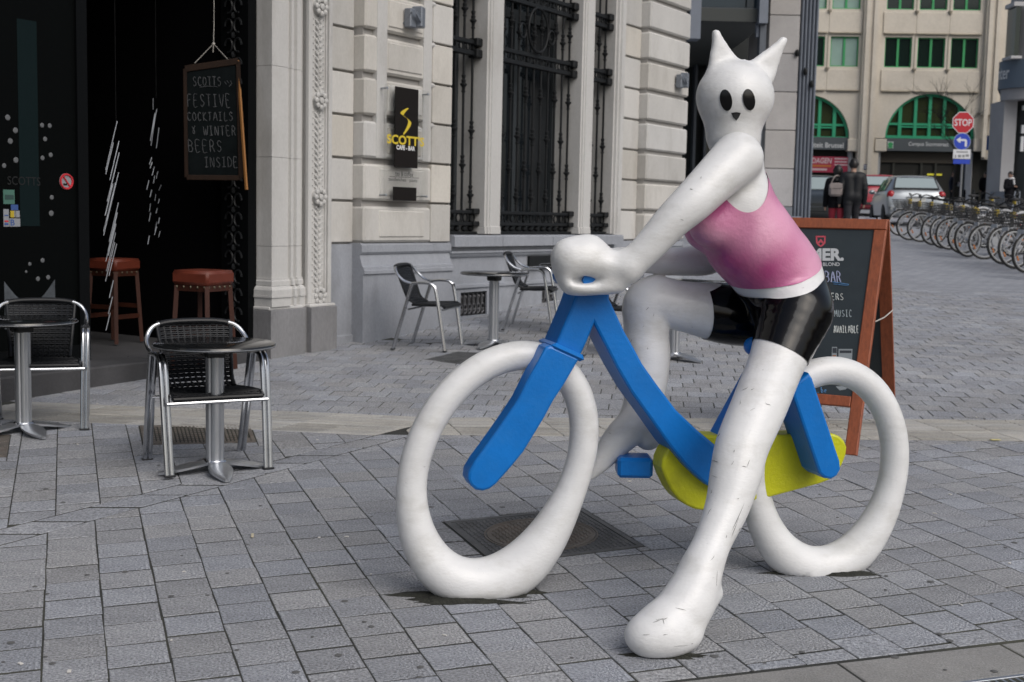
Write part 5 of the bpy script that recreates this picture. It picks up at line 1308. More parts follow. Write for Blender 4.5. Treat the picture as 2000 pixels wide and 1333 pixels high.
board = thing('sandwich_board', 'wooden sandwich board with chalked bar notices behind the statue', 'sandwich board', ((fr_ + fl2 + br_ + bl2) / 4), math.atan2(wv[1], wv[0]))
bo_ = (fr_ + fl2 + br_ + bl2) / 4; bd_ = np.array([-wv[1], wv[0], 0])
def bL(p): q = np.asarray(p) - bo_; return np.array([q @ wv, q @ bd_, q[2]])
TZ = H_top
def leaf(foot_r, foot_l, sgn, nm):
    # frame of one leaf: a runs across, h up the slope
    fr0, fl0 = bL(foot_r), bL(foot_l); top = np.array([fr0[0], sgn * .016, TZ - bo_[2]]); up = top - fr0; Ls = np.linalg.norm(up); up /= Ls; nrm = np.cross(np.array([1.0, 0, 0]), up)
    if (nrm[1] > 0) != (sgn > 0): nrm = -nrm
    f = lambda a, h, d: fr0 + np.array([-1.0, 0, 0]) * a + up * h + nrm * d
    def piece(n, a0, a1, h0, h1, d0, d1, m, b=.005): q = MB(); q.prism([(a0, h0), (a1, h0), (a1, h1), (a0, h1)], f, d0, d1, b=b); return q.build(n, m, board, smooth=0)
    piece('stile', 0, .07, 0, Ls - .066, -.014, .014, M_aw); piece('stile', BW - .07, BW, 0, Ls - .066, -.014, .014, M_aw)
    piece('rail', 0, BW, Ls - .064, Ls, -.013, .0155, M_aw); piece('rail', .072, BW - .072, .27, .33, -.013, .0135, M_aw)
    return f, Ls, fr0, up, nrm, piece
f, Ls, fr0, up, nrm, piece = leaf(fr_, fl2, -1, 'front'); piece('slate', .068, BW - .068, .328, Ls - .062, -.006, .004, M_slate2, b=0)
fB, LsB, _, _, _, pieceB = leaf(br_, bl2, 1, 'back'); pieceB('slate', .068, BW - .068, .328, LsB - .062, -.006, .004, M_slate2, b=0)
nw = wv * nrm[0] + bd_ * nrm[1] + np.array([0, 0, 1]) * nrm[2]; pw = bo_ + wv * fr0[0] + bd_ * fr0[1] + np.array([0, 0, fr0[2]])
def bpx(x, y, off=0.0): p = on_plane(x, y, pw + nw * (.0045 + off), nw); return bL(p)
def btext(mb, txt, x0, x1, y0, y1, bold=0.0): lettering(mb, txt, x0, y1, x1 - x0, y0 - y1, lambda a, b, o: bpx(a, b, .001), 0, bold=bold)
q = MB(); btext(q, 'MER.', 1581, 1648, 485.5, 510, .045); btext(q, 'AL BLOND', 1592, 1640, 513, 520, .012); q.build('brand_lettering', M_ink, board, smooth=0)
q = MB()
for P in ([(1593, 461), (1613, 461), (1612, 464), (1595, 464)], [(1593, 461), (1596, 461), (1597, 474), (1603, 480), (1603, 483), (1598, 480), (1594, 475)], [(1613, 461), (1610, 461), (1609, 474), (1603, 480), (1603, 483), (1608, 480), (1612, 475)], [(1597, 474), (1603, 467), (1609, 474), (1606, 476), (1603, 473), (1600, 476)]):
    q.add([bpx(*p, .001) for p in P], [list(range(len(P)))])
q.build('crest', M_pk, board, smooth=0)
fnb = lambda x, y, off: bpx(x, y, .002)
q = MB(); chalk(q, 'BAR', 1612, 551, -20, 34, fnb, .0028, slant=-.1, jit=.03); q.build('chalk_writing', mat('lilac_chalk', (.35, .38, .55), .9), board)
q = MB(); chalk(q, 'ERS', 1624, 586, -12, 26, fnb, .0026, slant=-.1, jit=.03); chalk(q, 'AVAILABLE', 1629, 650, -13, 50, fnb, .0026, slant=-.1, jit=.04); q.build('chalk_writing', mat('white_chalk', (.50, .53, .52), .9, var=.4, vscale=60), board)
q = MB(); chalk(q, 'MUSIC', 1630, 619, -13, 36, fnb, .0016, slant=-.1, jit=.04); q.build('chalk_writing', M_ch2, board)
q = MB(); q.tube(smooth_path([fnb(1626, 551, 0), fnb(1645, 554, 0), fnb(1658, 556, 0)], 4), .0025, n=5); q.tube(smooth_path([fnb(1628, 555, 0), fnb(1645, 557, 0), fnb(1657, 558, 0)], 4), .0018, n=5); chalk(q, '.be', 1597, 767, -10, 20, fnb, .0022, slant=-.1); q.build('chalk_writing', M_chb, board)
def patch(n, P, m, off=.001): q = MB(); q.add([bpx(*p, off) for p in P], [list(range(len(P)))]); return q.build(n, m, board, smooth=0)
M_pr = mat('print_grey', (.25, .28, .30), .6); M_pd = mat('print_dark', (.03, .035, .045), .6); M_po = mat('print_amber', (.30, .12, .05), .6)
patch('printed_bottle', [(1625, 678), (1635, 678), (1634, 706), (1624, 706)], M_pr); patch('printed_label', [(1626, 680), (1634, 680), (1634, 690), (1626, 690)], M_pd, .0015); patch('printed_label', [(1626, 694), (1633, 694), (1633, 700), (1626, 700)], M_po, .0015)
patch('printed_glass', [(1638, 682), (1665, 682), (1664, 706), (1637, 706)], M_pr); patch('printed_label', [(1640, 685), (1663, 685), (1663, 690), (1640, 690)], M_pd, .0015)
patch('printed_glass', [(1632, 755), (1658, 754), (1652, 761), (1640, 763)], M_pr)
q = MB(); a = f(-.004, Ls * .56, 0); b_ = fB(-.004, LsB * .58, 0); q.tube([a, (a + b_) / 2 + np.array([0, 0, -.01]), b_], .004, n=5); q.build('stay_cord', mat('stay_cord', (.45, .43, .40), .8), board)
for a_ in (.1, BW - .1): q = MB(); q.tube([f(a_ - .03, Ls + .004, 0), f(a_ + .03, Ls + .004, 0)], .009, n=6); q.build('hinge', M_steel, board)
# ================================================================== THE MODERN BUILDING WITH A DEEP RECESS (behind the statue's head)
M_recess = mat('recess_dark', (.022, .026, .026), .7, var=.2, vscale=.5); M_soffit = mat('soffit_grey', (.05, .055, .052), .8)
M_tint = mat('tinted_glass', (.018, .032, .042), .08, spec=.5); M_clad = mat('grey_cladding', (.16, .18, .215), .5, .2, var=.08, vscale=2)
M_clad2 = mat('grey_metal', (.10, .112, .13), .45, .3); M_greyst = mat('grey_stone', (.36, .355, .36), .8, tone='obj', var=.12, vscale=.9, fine=.08, fscale=30, dirt=(.24, .24, .24), dscale=.6, damt=.5)
def wbox(mb, x0, x1, Y0, Y1, z0, z1, b=0.0): mb.box(((x0 + x1) / 2, (Y0 + Y1) / 2, (z0 + z1) / 2), (abs(x1 - x0), abs(Y1 - Y0), abs(z1 - z0)), b=b)
def X(px, py, Y): return at(px, py, Y)[0]
def Z(px, py, Y): return at(px, py, Y)[2]
mod = thing('modern_building', 'modern grey building with a dark recessed entrance behind the pointed ears', 'building', (0, 0, 0))
Yf = 30.0; zs = Z(1425, 42, Yf); x0, x1 = X(1345, 100, Yf), X(1480, 100, Yf); xc1 = X(1498, 100, Yf)
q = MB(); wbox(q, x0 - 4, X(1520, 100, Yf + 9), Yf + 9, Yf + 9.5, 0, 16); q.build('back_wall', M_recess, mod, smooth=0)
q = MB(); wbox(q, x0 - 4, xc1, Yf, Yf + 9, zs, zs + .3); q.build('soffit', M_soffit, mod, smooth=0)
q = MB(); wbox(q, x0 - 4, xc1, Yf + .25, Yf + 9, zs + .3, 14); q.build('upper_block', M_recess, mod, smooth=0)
xm = (x0 + x1) / 2
for a, b in ((X(1367, 20, Yf), X(1458, 20, Yf)), (X(1461, 20, Yf), X(1480, 20, Yf))): q = MB(); wbox(q, a, b, Yf + .18, Yf + .24, zs + .35, zs + 4); q.build('window_pane', M_tint, mod, smooth=0)
q = MB(); wbox(q, x0 - 4, xc1, Yf + .05, Yf + .25, zs + .02, zs + .32); q.build('window_sill', M_clad2, mod, smooth=0)
q = MB(); wbox(q, X(1345, 60, Yf), X(1366, 60, Yf), Yf - .2, Yf + .3, Z(1355, 78, Yf), zs + 4); q.build('cladding_post', M_clad, mod, smooth=0)
q = MB(); wbox(q, X(1480, 30, Yf), X(1497, 30, Yf), Yf - .2, Yf + .3, Z(1488, 48, Yf), zs + 4); q.build('cladding_post', M_clad, mod, smooth=0)
q = MB(); wbox(q, X(1484, 60, Yf), X(1496, 60, Yf), Yf - .05, Yf + .25, 0.8, Z(1488, 48, Yf) - .01); q.build('column', M_clad2, mod, smooth=0)
q = MB(); wbox(q, X(1478, 60, Yf), X(1483, 60, Yf), Yf + .02, Yf + .2, Z(1480, 72, Yf), Z(1480, 50, Yf)); q.build('bracket', M_clad, mod, smooth=0)
for px in (1352, 1373, 1402): q = MB(); wbox(q, X(px, 300, Yf + 8.5), X(px + 5, 300, Yf + 8.5), Yf + 8.4, Yf + 8.9, .8, zs); q.build('door_post', M_clad2, mod, smooth=0)
q = MB(); wbox(q, X(1374, 300, Yf + 8.6), X(1401, 300, Yf + 8.6), Yf + 8.6, Yf + 8.7, .8, 4.6); q.build('door', M_tint, mod, smooth=0)
# stone pier
Yp = 34.0; xa, xb = X(1497, 200, Yp), X(1556, 200, Yp); zg = Z(1525, 425, Yp)
zj = [Z(1525, y, Yp) for y in (404, 330, 255, 180, 105, 30, -45, -120)]
for k in range(7): q = MB(); wbox(q, xa, xb, Yp, Yp + 3, zj[k] + .01, zj[k + 1] - .01, b=.012); q.build('stone_block', M_greyst, mod, smooth=0)
q = MB(); wbox(q, xa, xb, Yp - .03, Yp + 3, .6, zj[0] - .005); q.build('pier_base', mat('blue_grey_base', (.17, .185, .21), .7, var=.1, vscale=2), mod, smooth=0)
q = MB(); wbox(q, xa + .03, xb - .03, Yp + .04, Yp + 2.9, .6, zj[-1]); q.build('pier_core', M_joint2, mod, smooth=0)
q = MB(); wbox(q, xb + .012, X(1592, 200, Yp) - .03, Yp + .12, Yp + 3, .6, zj[-1]); q.build('cladding_back', M_clad2, mod, smooth=0)
xr = np.linspace(xb + .02, X(1593, 200, Yp), 6)
for k in range(5): q = MB(); wbox(q, xr[k] + .012, xr[k + 1] - .012, Yp - .02, Yp + .2, .9, zj[-1], b=.03); q.build('cladding_rib', M_clad, mod, smooth=0)
for px, py in ((1557, 104), (1573, 140), (1585, 165)): q = MB(); c = at(px, py, Yp - .05); q.ball(c, (.06, .06, .10), 8, 6); q.build('vent_cap', M_black, mod)

# ================================================================== THE CREAM UNIVERSITY BUILDING ACROSS THE END OF THE STREET
M_cream = mat('cream_stone', (.60, .55, .465), .85, var=.07, vscale=.4, fine=.05, fscale=8, dirt=(.42, .37, .29), dscale=.35, damt=.4)
M_creamd = mat('cream_ledge', (.36, .32, .25), .85, var=.15, vscale=1)
M_green = mat('green_frame', (.035, .30, .10), .5); M_greent = mat('green_frame_arch', (.03, .34, .17), .5)
M_gl = mat('office_glass_dark', (.008, .018, .014), .1); M_glb = mat('office_blind', (.24, .36, .31), .5, var=.08, vscale=1.0); M_glo = mat('office_glass_olive', (.035, .045, .018), .12)
M_band = mat('sign_band_grey', (.075, .088, .095), .55); M_dark = mat('shop_dark', (.012, .012, .008), .6); M_letw = mat('letter_white', (.6, .62, .62), .6)
YB = 75.0; UP0 = at(1816, 270, YB); psi = math.radians(3); UA = np.array([math.cos(psi), -math.sin(psi), 0]); UN = np.array([-math.sin(psi), -math.cos(psi), 0])
uni = thing('university_building', 'cream stone building with green framed windows across the street end', 'building', (UP0[0], UP0[1], 0), -psi)
def uz(px, py, o=0.0): p = on_plane(px, py, UP0 + UN * o, UN); d = p - UP0; return d @ UA, p[2]
def ubox(mb, a0, a1, o0, o1, z0, z1, b=0.0): mb.box(((a0 + a1) / 2, -(o0 + o1) / 2, (z0 + z1) / 2), (abs(a1 - a0), abs(o1 - o0), abs(z1 - z0)), b=b)
def upx(mb, x0_, x1_, y0_, y1_, o0, o1, b=0.0):  # pixel rectangle on the facade
    a0, a1 = uz(x0_, (y0_ + y1_) / 2)[0], uz(x1_, (y0_ + y1_) / 2)[0]; z1, z0 = uz((x0_ + x1_) / 2, y0_)[1], uz((x0_ + x1_) / 2, y1_)[1]; ubox(mb, a0, a1, o0, o1, z0, z1, b)
AL, AR = uz(1350, 100)[0], uz(2100, 100)[0]
ztop = 26.0; zroof = uz(1816, 183)[1]; zspring = uz(1816, 271)[1]; zsb = uz(1816, 296)[1]; zgr = hz(20, 75) - .4
# storeys: window rows measured in the photo
rows = []
wz1, wz0 = uz(1755, 73)[1], uz(1755, 132)[1]; uz1 = uz(1755, -39)[1]; uz0 = uz(1755, 19)[1]; st_h = uz0 - wz0
for k in range(4): rows.append((wz0 + st_h * k, wz1 + st_h * k))
wcols = [(1591 - 20, 1611), (1622, 1677), (1728, 1781), (1792, 1846), (1857, 1911)]
wx = [(uz(a, 100)[0], uz(b, 100)[0]) for a, b in wcols]; wx = [(wx[0][0] - 5.0, wx[0][0] - 3.4), (wx[0][0] - 2.9, wx[0][0] - 1.2)] + wx
wx += [(wx[-1][1] + 2.6, wx[-1][1] + 4.2), (wx[-1][1] + 4.7, wx[-1][1] + 6.3)]
def wall_piece(a0, a1, z0, z1, o0=-.6, o1=0, m=M_cream, nm='wall_panel'): q = MB(); ubox(q, a0, a1, o0, o1, z0, z1); return q.build(nm, m, uni, smooth=0)
zb = [rows[0][0]] 
wall_piece(AL, AR, zroof, rows[0][0])
for k in range(4):
    z0, z1 = rows[k]; e = AL
    for a0, a1 in wx: wall_piece(e, a0, z0, z1); e = a1
    wall_piece(e, AR, z0, z1); wall_piece(AL, AR, z1, rows[k + 1][0] if k < 3 else ztop)
q = MB(); ubox(q, AL, AR, -9, -.62, zgr, ztop); q.build('inner_block', M_dark, uni, smooth=0)
# pilasters
for x0_, x1_ in ((1683, 1713), (1921, 1951), (1552, 1578)):
    a0, a1 = uz(x0_, 100)[0], uz(x1_, 100)[0]
    q = MB(); ubox(q, a0, a1, -.5, .30, zroof - 1.2 if x0_ > 1900 else zgr, ztop); q.build('pilaster', M_cream, uni, smooth=0)
    w_ = (a1 - a0)
    for f0 in (.12, .62): q = MB(); ubox(q, a0 + w_ * f0, a0 + w_ * (f0 + .26), .28, .42, zgr + (3 if x0_ > 1900 else 0), ztop); q.build('pilaster_strip', M_cream, uni, smooth=0)
# windows
for k in range(4):
    z0, z1 = rows[k]
    for j, (a0, a1) in enumerate(wx):
        fr_w = .065; q = MB(); oo = -.22
        ubox(q, a0, a0 + fr_w, oo, oo + .1, z0, z1); ubox(q, a1 - fr_w, a1, oo, oo + .1, z0, z1); ubox(q, a0 + fr_w, a1 - fr_w, oo, oo + .1, z0, z0 + fr_w); ubox(q, a0 + fr_w, a1 - fr_w, oo, oo + .1, z1 - fr_w, z1)
        am = (a0 + a1) / 2; ubox(q, am - .065, am + .065, oo, oo + .1, z0 + fr_w, z1 - fr_w); W_ = q.build('window', M_green, uni, smooth=0)
        tinted_pane = j in (3,) or (k == 1 and j in (2, 3))
        for b0, b1 in ((a0 + fr_w, am - .065), (am + .065, a1 - fr_w)): q = MB(); ubox(q, b0, b1, oo + .02, oo + .04, z0 + fr_w, z1 - fr_w); q.build('pane', M_glb if tinted_pane else M_gl, W_, smooth=0)
        q = MB(); h0 = z0 - st_h + (z1 - z0) + .1; hh = z0 - h0
        ubox(q, a0 - .16, a1 + .16, .02, .07, z0 - hh * .93, z0 - hh * .10, b=.05); q.build('spandrel', M_cream, uni, smooth=0)
        q = MB(); ubox(q, a0 - .10, a1 + .10, .03, .15, z0 - hh * .97, z0 - hh * .90, b=.03); q.build('spandrel_ledge', M_creamd, uni, smooth=0)
        if j + 1 < len(wx) and wx[j + 1][0] - a1 < .6:
            c_ = (a1 + wx[j + 1][0]) / 2; q = MB(); q.T = (np.eye(3), np.array([c_, -.12, z0 - hh * .12])); q.lathe([(.02, -.12), (.05, -.06), (.13, .05), (.13, .10)], 8); q.T = None; q.build('corbel', M_creamd, uni)
            q = MB(); ubox(q, c_ - .012, c_ + .012, .0, .05, z0 - hh * .9, z1 + .2); q.build('rain_streak_joint', M_creamd, uni, smooth=0)
# arches
def arch(cx_px, r_px, sign_x, text, tx0, tx1, logo=None, cut=None):
    ac_, az_ = uz(cx_px, 271); r = uz(cx_px + r_px, 271)[0] - ac_
    n = 28; out = [(ac_ + r * math.cos(t), az_ + r * math.sin(t)) for t in np.linspace(0, math.pi, n + 1)]
    w0, w1 = ac_ - r - .6, ac_ + r + .6
    P = [(w1, az_)] + [(w1, zroof), (w0, zroof), (w0, az_)] + out[::-1]
    q = MB()
    for sgn in (-1, 1):   # wall left and right of the arch, as strips
        for i in range(n // 2):
            t0, t1 = math.pi / 2 * i / (n // 2), math.pi / 2 * (i + 1) / (n // 2)
            a, b = (ac_ + sgn * r * math.sin(t0), az_ + r * math.cos(t0)), (ac_ + sgn * r * math.sin(t1), az_ + r * math.cos(t1))
            q.prism([a, b, (b[0], zroof + .001), (a[0], zroof + .001)], lambda u, v, d: (u, -d, v), -.6, 0)
        e0, e1 = (ac_ + sgn * r, ac_ + sgn * (r + .62)); ubox(q, min(e0, e1), max(e0, e1), -.6, 0, az_ - .02, zroof)
    q.build('arch_wall', M_cream, uni, smooth=0)
    q = MB(); oo = -.35
    for i in range(n): t0, t1 = math.pi * i / n, math.pi * (i + 1) / n; q.prism([(ac_ + (r - .14) * math.cos(t0), az_ + (r - .14) * math.sin(t0)), (ac_ + r * math.cos(t0), az_ + r * math.sin(t0)), (ac_ + r * math.cos(t1), az_ + r * math.sin(t1)), (ac_ + (r - .14) * math.cos(t1), az_ + (r - .14) * math.sin(t1))], lambda u, v, d: (u, -d, v), oo, oo + .12)
    tz = uz(cx_px, 243)[1]
    for f_ in (-.66, -.32, 0, .32, .66):
        h_ = math.sqrt(1 - f_ * f_) * r; wd = .10 if abs(f_) > .5 else .09; ubox(q, ac_ + f_ * r - wd, ac_ + f_ * r + wd, oo - .01, oo + .11, az_ + .1, az_ + h_ - .05)
    ubox(q, ac_ - r * .93, ac_ + r * .93, oo, oo + .10, tz - .06, tz + .06); ubox(q, ac_ - r, ac_ + r, oo, oo + .12, az_, az_ + .16)
    for f_ in (-.49, -.16, .16, .49): ubox(q, ac_ + f_ * r - .16 * r, ac_ + f_ * r + .16 * r, oo + .05, oo + .1, tz - .20, tz - .12)
    W_ = q.build('arch_window', M_greent, uni, smooth=0)
    q = MB(); q.prism([(ac_ + (r - .1) * math.cos(t), az_ + (r - .1) * math.sin(t)) for t in np.linspace(0, math.pi, 25)], lambda u, v, d: (u, -d, v), oo - .05, oo - .02); q.build('pane', M_glo, W_, smooth=0)
    for _ in range(5): q = MB(); a = ac_ + random.uniform(-.6, .6) * r; b = az_ + random.uniform(.35, .7) * r; ubox(q, a - .3, a + .3, oo - 1.2, oo - 1.1, b, b + .12)
    # sign band
    q = MB(); s0, s1 = uz(sign_x[0], 284)[0], uz(sign_x[1], 284)[0]; ubox(q, s0, s1, -.3, -.05, zsb, zspring - .02); S_ = q.build('sign_band', M_band, uni, smooth=0)
    q = MB(); t0, t1 = uz(tx0, 283)[0], uz(tx1, 283)[0]; tzb = uz(cx_px, 288)[1]; tzt = uz(cx_px, 278)[1]
    lettering(q, text, t0, tzb, t1 - t0, tzt - tzb, lambda a, b, o: (a, .05 - o, b), .012, bold=.01); q.build('lettering', M_letw, S_, smooth=0)
    if logo:
        q = MB(); l0, l1 = uz(logo, 283)[0], uz(logo + 11, 283)[0]; z0_, z1_ = uz(logo, 290)[1], uz(logo, 277)[1]; ubox(q, l0, l1, -.05, -.03, z0_, z1_); q.build('logo_plate', M_letw, S_, smooth=0)
        q = MB(); lc = ((l0 + l1) / 2, z0_ * .4 + z1_ * .6); q.prism([(lc[0] + .15 * math.cos(t), lc[1] + .13 * math.sin(t)) for t in np.linspace(0, 2 * math.pi, 16, endpoint=False)], lambda u, v, d: (u, -d, v), -.03, -.02); q.prism([(l0 + .02, z0_ + .02), (l1 - .02, z0_ + .02), (l1 - .02, z0_ + .12), (l0 + .02, z0_ + .12)], lambda u, v, d: (u, -d, v), -.03, -.02); q.prism([(lc[0] - .03, z0_ + .1), (lc[0] + .03, z0_ + .1), (lc[0] + .03, lc[1]), (lc[0] - .03, lc[1])], lambda u, v, d: (u, -d, v), -.03, -.021); q.build('logo_tree', M_green, S_, smooth=0)
    return ac_, r
a1_, r1_ = arch(1816, 88, (1731, 1900), 'Campus Stormstraat', 1775, 1853, logo=1734)
a0_, r0_ = arch(1573, 86, (1487, 1656), 'Universiteit Brussel', 1548, 1648)
wall_piece(a0_ + r0_ + .6, a1_ - r1_ - .6, zgr, zroof); wall_piece(a1_ + r1_ + .6, AR, zgr + 2.9, zroof); wall_piece(AL, a0_ - r0_ - .6, zgr, zroof)
for x0_, x1_ in ((1655, 1677), (1708, 1731), (1901, 1925)): q = MB(); upx(q, x0_, x1_, 272, 296, -.5, .12, b=.03); q.build('capital_block', M_cream, uni, smooth=0)
for x_ in (1663, 1717, 1898):
    q = MB(); a, z = uz(x_, 300); q.lathe([(.17, zgr), (.17, zsb)], 14, o=(a, .35, 0)); q.build('round_column', mat('column_grey', (.30, .31, .32), .6), uni)
q = MB(); upx(q, 1700, 1713, 297, 420, -.55, .01); q.build('pier_side', M_cream, uni, smooth=0)
q = MB(); upx(q, 1572, 1657, 306, 337, -.3, -.2); ban = q.build('red_banner', mat('banner_red', (.32, .022, .055), .6), uni, smooth=0)
q = MB()
for txt, x0_, x1_, y0_, y1_ in (('DE DAGEN', 1568, 1624, 308, 319),): t0, t1 = uz(x0_, y0_, -.2)[0], uz(x1_, y0_, -.2)[0]; zt, z_ = uz(x0_, y0_, -.2)[1], uz(x0_, y1_, -.2)[1]; lettering(q, txt, t0, z_, t1 - t0, zt - z_, lambda a, b, o: (a, .2 - o, b), .01, bold=.03, italic=.1)
for y_ in (310, 316, 322): a, z = uz(1630, y_, -.2); ubox(q, a, a + .75, -.2, -.19, z - .05, z + .03)
a, z = uz(1582, 331, -.2); ubox(q, a, a + 1.0, -.2, -.19, z - .06, z + .06); q.build('banner_lettering', mat('banner_white', (.55, .40, .42), .6), ban, smooth=0)
q = MB(); a, z = uz(1582, 324, -.2); lettering(q, 'WELKOM!', a, z - .1, 1.2, .2, lambda u, v, o: (u, .2 - o, v), .01, bold=.02)
q = MB(); ubox(q, a, a + 1.25, -.2, -.19, z - .06, z + .06); q.build('banner_strip', mat('banner_orange', (.45, .14, .03), .6), ban, smooth=0)
q = MB(); upx(q, 1681, 1699, 322, 332, 0, .33); np_ = q.build('street_plate', mat('plate_blue', (.01, .025, .12), .5), uni, smooth=0)
for y_ in (325, 329): q = MB(); upx(q, 1685, 1695, y_ - 1, y_ + 1, .33, .345); q.build('plate_lettering', M_letw, np_, smooth=0)
# shop interior glints below the right sign band
q = MB(); upx(q, 1722, 1890, 297, 318, -.58, -.5); q.build('shop_fascia', mat('fascia_brown', (.05, .042, .03), .7), uni, smooth=0)
M_shine = mat('lamp_glow', (.55, .50, .04), .5, emit=.45)
for x0_, x1_, y_ in ((1757, 1766, 345), (1776, 1795, 346), (1816, 1845, 341)): q = MB(); upx(q, x0_, x1_, y_ - 2, y_ + 1.5, -.6, -.55); q.build('shop_lamp', M_shine, uni, smooth=0)
for x_ in (1745, 1800, 1828): q = MB(); upx(q, x_, x_ + 4, 318, 420, -.6, -.5); q.build('shop_mullion', mat('shop_frame', (.035, .036, .028), .6), uni, smooth=0)
q = MB(); upx(q, 1884, 1896, 300, 420, -.3, .0); q.build('door_jamb', M_clad, uni, smooth=0)
q = MB(); upx(q, 1939, 1952, 297, 420, 0.01, .03); q.build('doorway', M_dark, uni, smooth=0)

# ================================================================== CORNER BUILDING AT THE RIGHT EDGE
M_conc2 = mat('corner_grey', (.30, .30, .305), .8, var=.1, vscale=.6, dirt=(.2, .2, .2), dscale=.5, damt=.4); M_fasc = mat('fascia_slate', (.085, .115, .15), .5)
YC = 52.0
cor = thing('corner_building', 'grey corner building with a rounded slate sign band at the right edge', 'building', (0, 0, 0))
def ccurve(px, r=2.2, n=10):  # rounded corner plan: starts at the left tip, curves to the right
    xl = X(px, 200, YC); return [(xl + r - r * math.cos(t), YC - r * math.sin(t) * .8) for t in np.linspace(0, math.pi / 2, n)] + [(xl + 9, YC - r * .8), (xl + 14, YC + 12), (xl * (YC + 12) / YC + .6, YC + 12)]
flat = lambda a, b, d: (a, b, d)
zf0, zf1 = Z(1965, 176, YC), Z(1965, 122, YC)
q = MB(); q.prism(ccurve(1947), flat, zf0, zf1); q.build('sign_band', M_fasc, cor, smooth=40)
q = MB(); q.prism(ccurve(1953, 2.1), flat, zf0 - .45, zf0 - .005); q.build('ledge', M_conc2, cor, smooth=40)
q = MB(); q.prism(ccurve(1963, 2.0), flat, zf1 + .005, 16); q.build('upper_wall', M_conc2, cor, smooth=40)
q = MB(); a0, a1 = X(1971, 70, YC - .6), X(1980, 70, YC - .6); wbox(q, a0, a1, YC - 1.2, YC - .3, Z(1975, 118, YC), Z(1975, 22, YC)); q.build('window_pane', M_gl, cor, smooth=0)
q = MB(); wbox(q, a0 - .12, a1 + .12, YC - 1.25, YC - .3, Z(1975, 22, YC), Z(1975, 14, YC)); wbox(q, a0 - .12, a1 + .12, YC - 1.25, YC - .3, Z(1975, 122, YC), Z(1975, 117, YC)); q.build('window_surround', mat('pale_surround', (.42, .42, .42), .7), cor, smooth=0)
q = MB(); fcx = X(1947, 200, YC)
def ffn(a, b, o):  # letters wrapped on the rounded band
    t = max(0.02, a / 2.2); t = min(t, math.pi / 2); return (fcx + 2.2 - (2.2 + .02) * math.cos(t), YC - (2.2 + .02) * math.sin(t) * .8, b)
lettering(q, 'Center', -.55, Z(1955, 158, YC), 1.45, Z(1955, 132, YC) - Z(1955, 158, YC), ffn, 0, bold=.012); q.build('band_lettering', M_letw, cor, smooth=0)
q = MB(); q.prism([(p[0] + .5, p[1] + .6) for p in ccurve(1953, 2.0)], flat, 1.0, zf0 - .45); q.build('lower_wall', M_recess, cor, smooth=0)
for p0_, p1_ in ((1951, 1976), (1994, 2012)): q = MB(); wbox(q, X(p0_, 300, YC), X(p1_, 300, YC), YC - .3, YC + 1.2, 1.0, zf0 - .45); q.build('pillar', M_conc2, cor, smooth=0)
q = MB(); wbox(q, X(1951, 300, YC) - .04, X(1976, 300, YC) + .04, YC - 1.05, YC + .6, 1.0, Z(1960, 375, YC)); q.build('pillar_base', M_clad, cor, smooth=0)
for y0_, y1_ in ((208, 217), (246, 262), (268, 297)): q = MB(); wbox(q, X(1985, 300, YC), X(1991, 300, YC), YC - .4, YC - .3, Z(1988, y1_, YC), Z(1988, y0_, YC)); q.build('white_panel', M_letw, cor, smooth=0)

# ================================================================== ROAD SIGNS, BOLLARDS, TREE
YS = 45.0; g = np.array([X(1880, 300, YS), YS, 0]); g[2] = hz(g[0], g[1])
sp = thing('stop_sign', 'red octagonal stop sign above blue turn sign on one pole', 'traffic sign', g)
M_red = mat('sign_red', (.42, .006, .018), .4); M_blu = mat('sign_blue', (.008, .045, .42), .4); M_swh = mat('sign_face_white', (.62, .63, .65), .5); M_pole = mat('pole_grey', (.22, .23, .24), .5, .5)
def sY(x, y, o=0.0): p = at(x, y, YS); return np.array([p[0] - g[0], -.05 - o, p[2] - g[2]])
q = MB(); q.tube([(0, 0, 0), (0, 0, sY(1880, 222)[2])], .04, 8); q.build('pole', M_pole, sp)
c = sY(1880, 240); r = 21 / ppm(at(1880, 240, YS)) * 1.0
oct_ = lambda s: [(c[0] + s * math.cos(math.pi / 8 + k * math.pi / 4), c[2] + s * math.sin(math.pi / 8 + k * math.pi / 4)) for k in range(8)]
sfl = lambda a, b, d: (a, -d, b)
q = MB(); q.prism(oct_(r * 1.06), sfl, .05, .06); q.build('stop_plate_border', M_swh, sp, smooth=0); q = MB(); q.prism(oct_(r * .99), sfl, .06, .065); so2 = q.build('stop_plate', M_red, sp, smooth=0)
q = MB(); lettering(q, 'STOP', c[0] - r * .80, c[2] - r * .32, r * 1.6, r * .64, lambda a, b, o: (a, -.0675 - o, b), .0, bold=.015); q.build('stop_lettering', M_swh, so2, smooth=0)
c2_ = sY(1878, 277); r2 = 16 / ppm(at(1878, 277, YS)); cir = lambda s, n=28: [(c2_[0] + s * math.cos(t), c2_[2] + s * math.sin(t)) for t in np.linspace(0, 2 * math.pi, n, endpoint=False)]
q = MB(); q.prism(cir(r2 * 1.04), sfl, .05, .058); q.build('turn_plate_border', mat('sign_rim', (.30, .36, .5), .5), sp, smooth=0); q = MB(); q.prism(cir(r2 * .98), sfl, .058, .064); tp = q.build('turn_plate', M_blu, sp, smooth=0)
q = MB(); A = lambda u, v: (c2_[0] + u * r2, c2_[2] + v * r2)
for P in ([A(-.72, .17), A(-.22, .55), A(-.22, -.2)], [A(-.22, .30), A(-.22, .05), A(.28, .05), A(.28, .30)], [A(.28, .30), A(.28, .05), A(.33, 0), A(.60, .0), A(.52, .22), A(.4, .29)], [A(.33, 0), A(.33, -.62), A(.60, -.62), A(.60, 0)]): q.prism(P, sfl, .064, .0665)
q.build('turn_arrow', M_swh, tp, smooth=0)
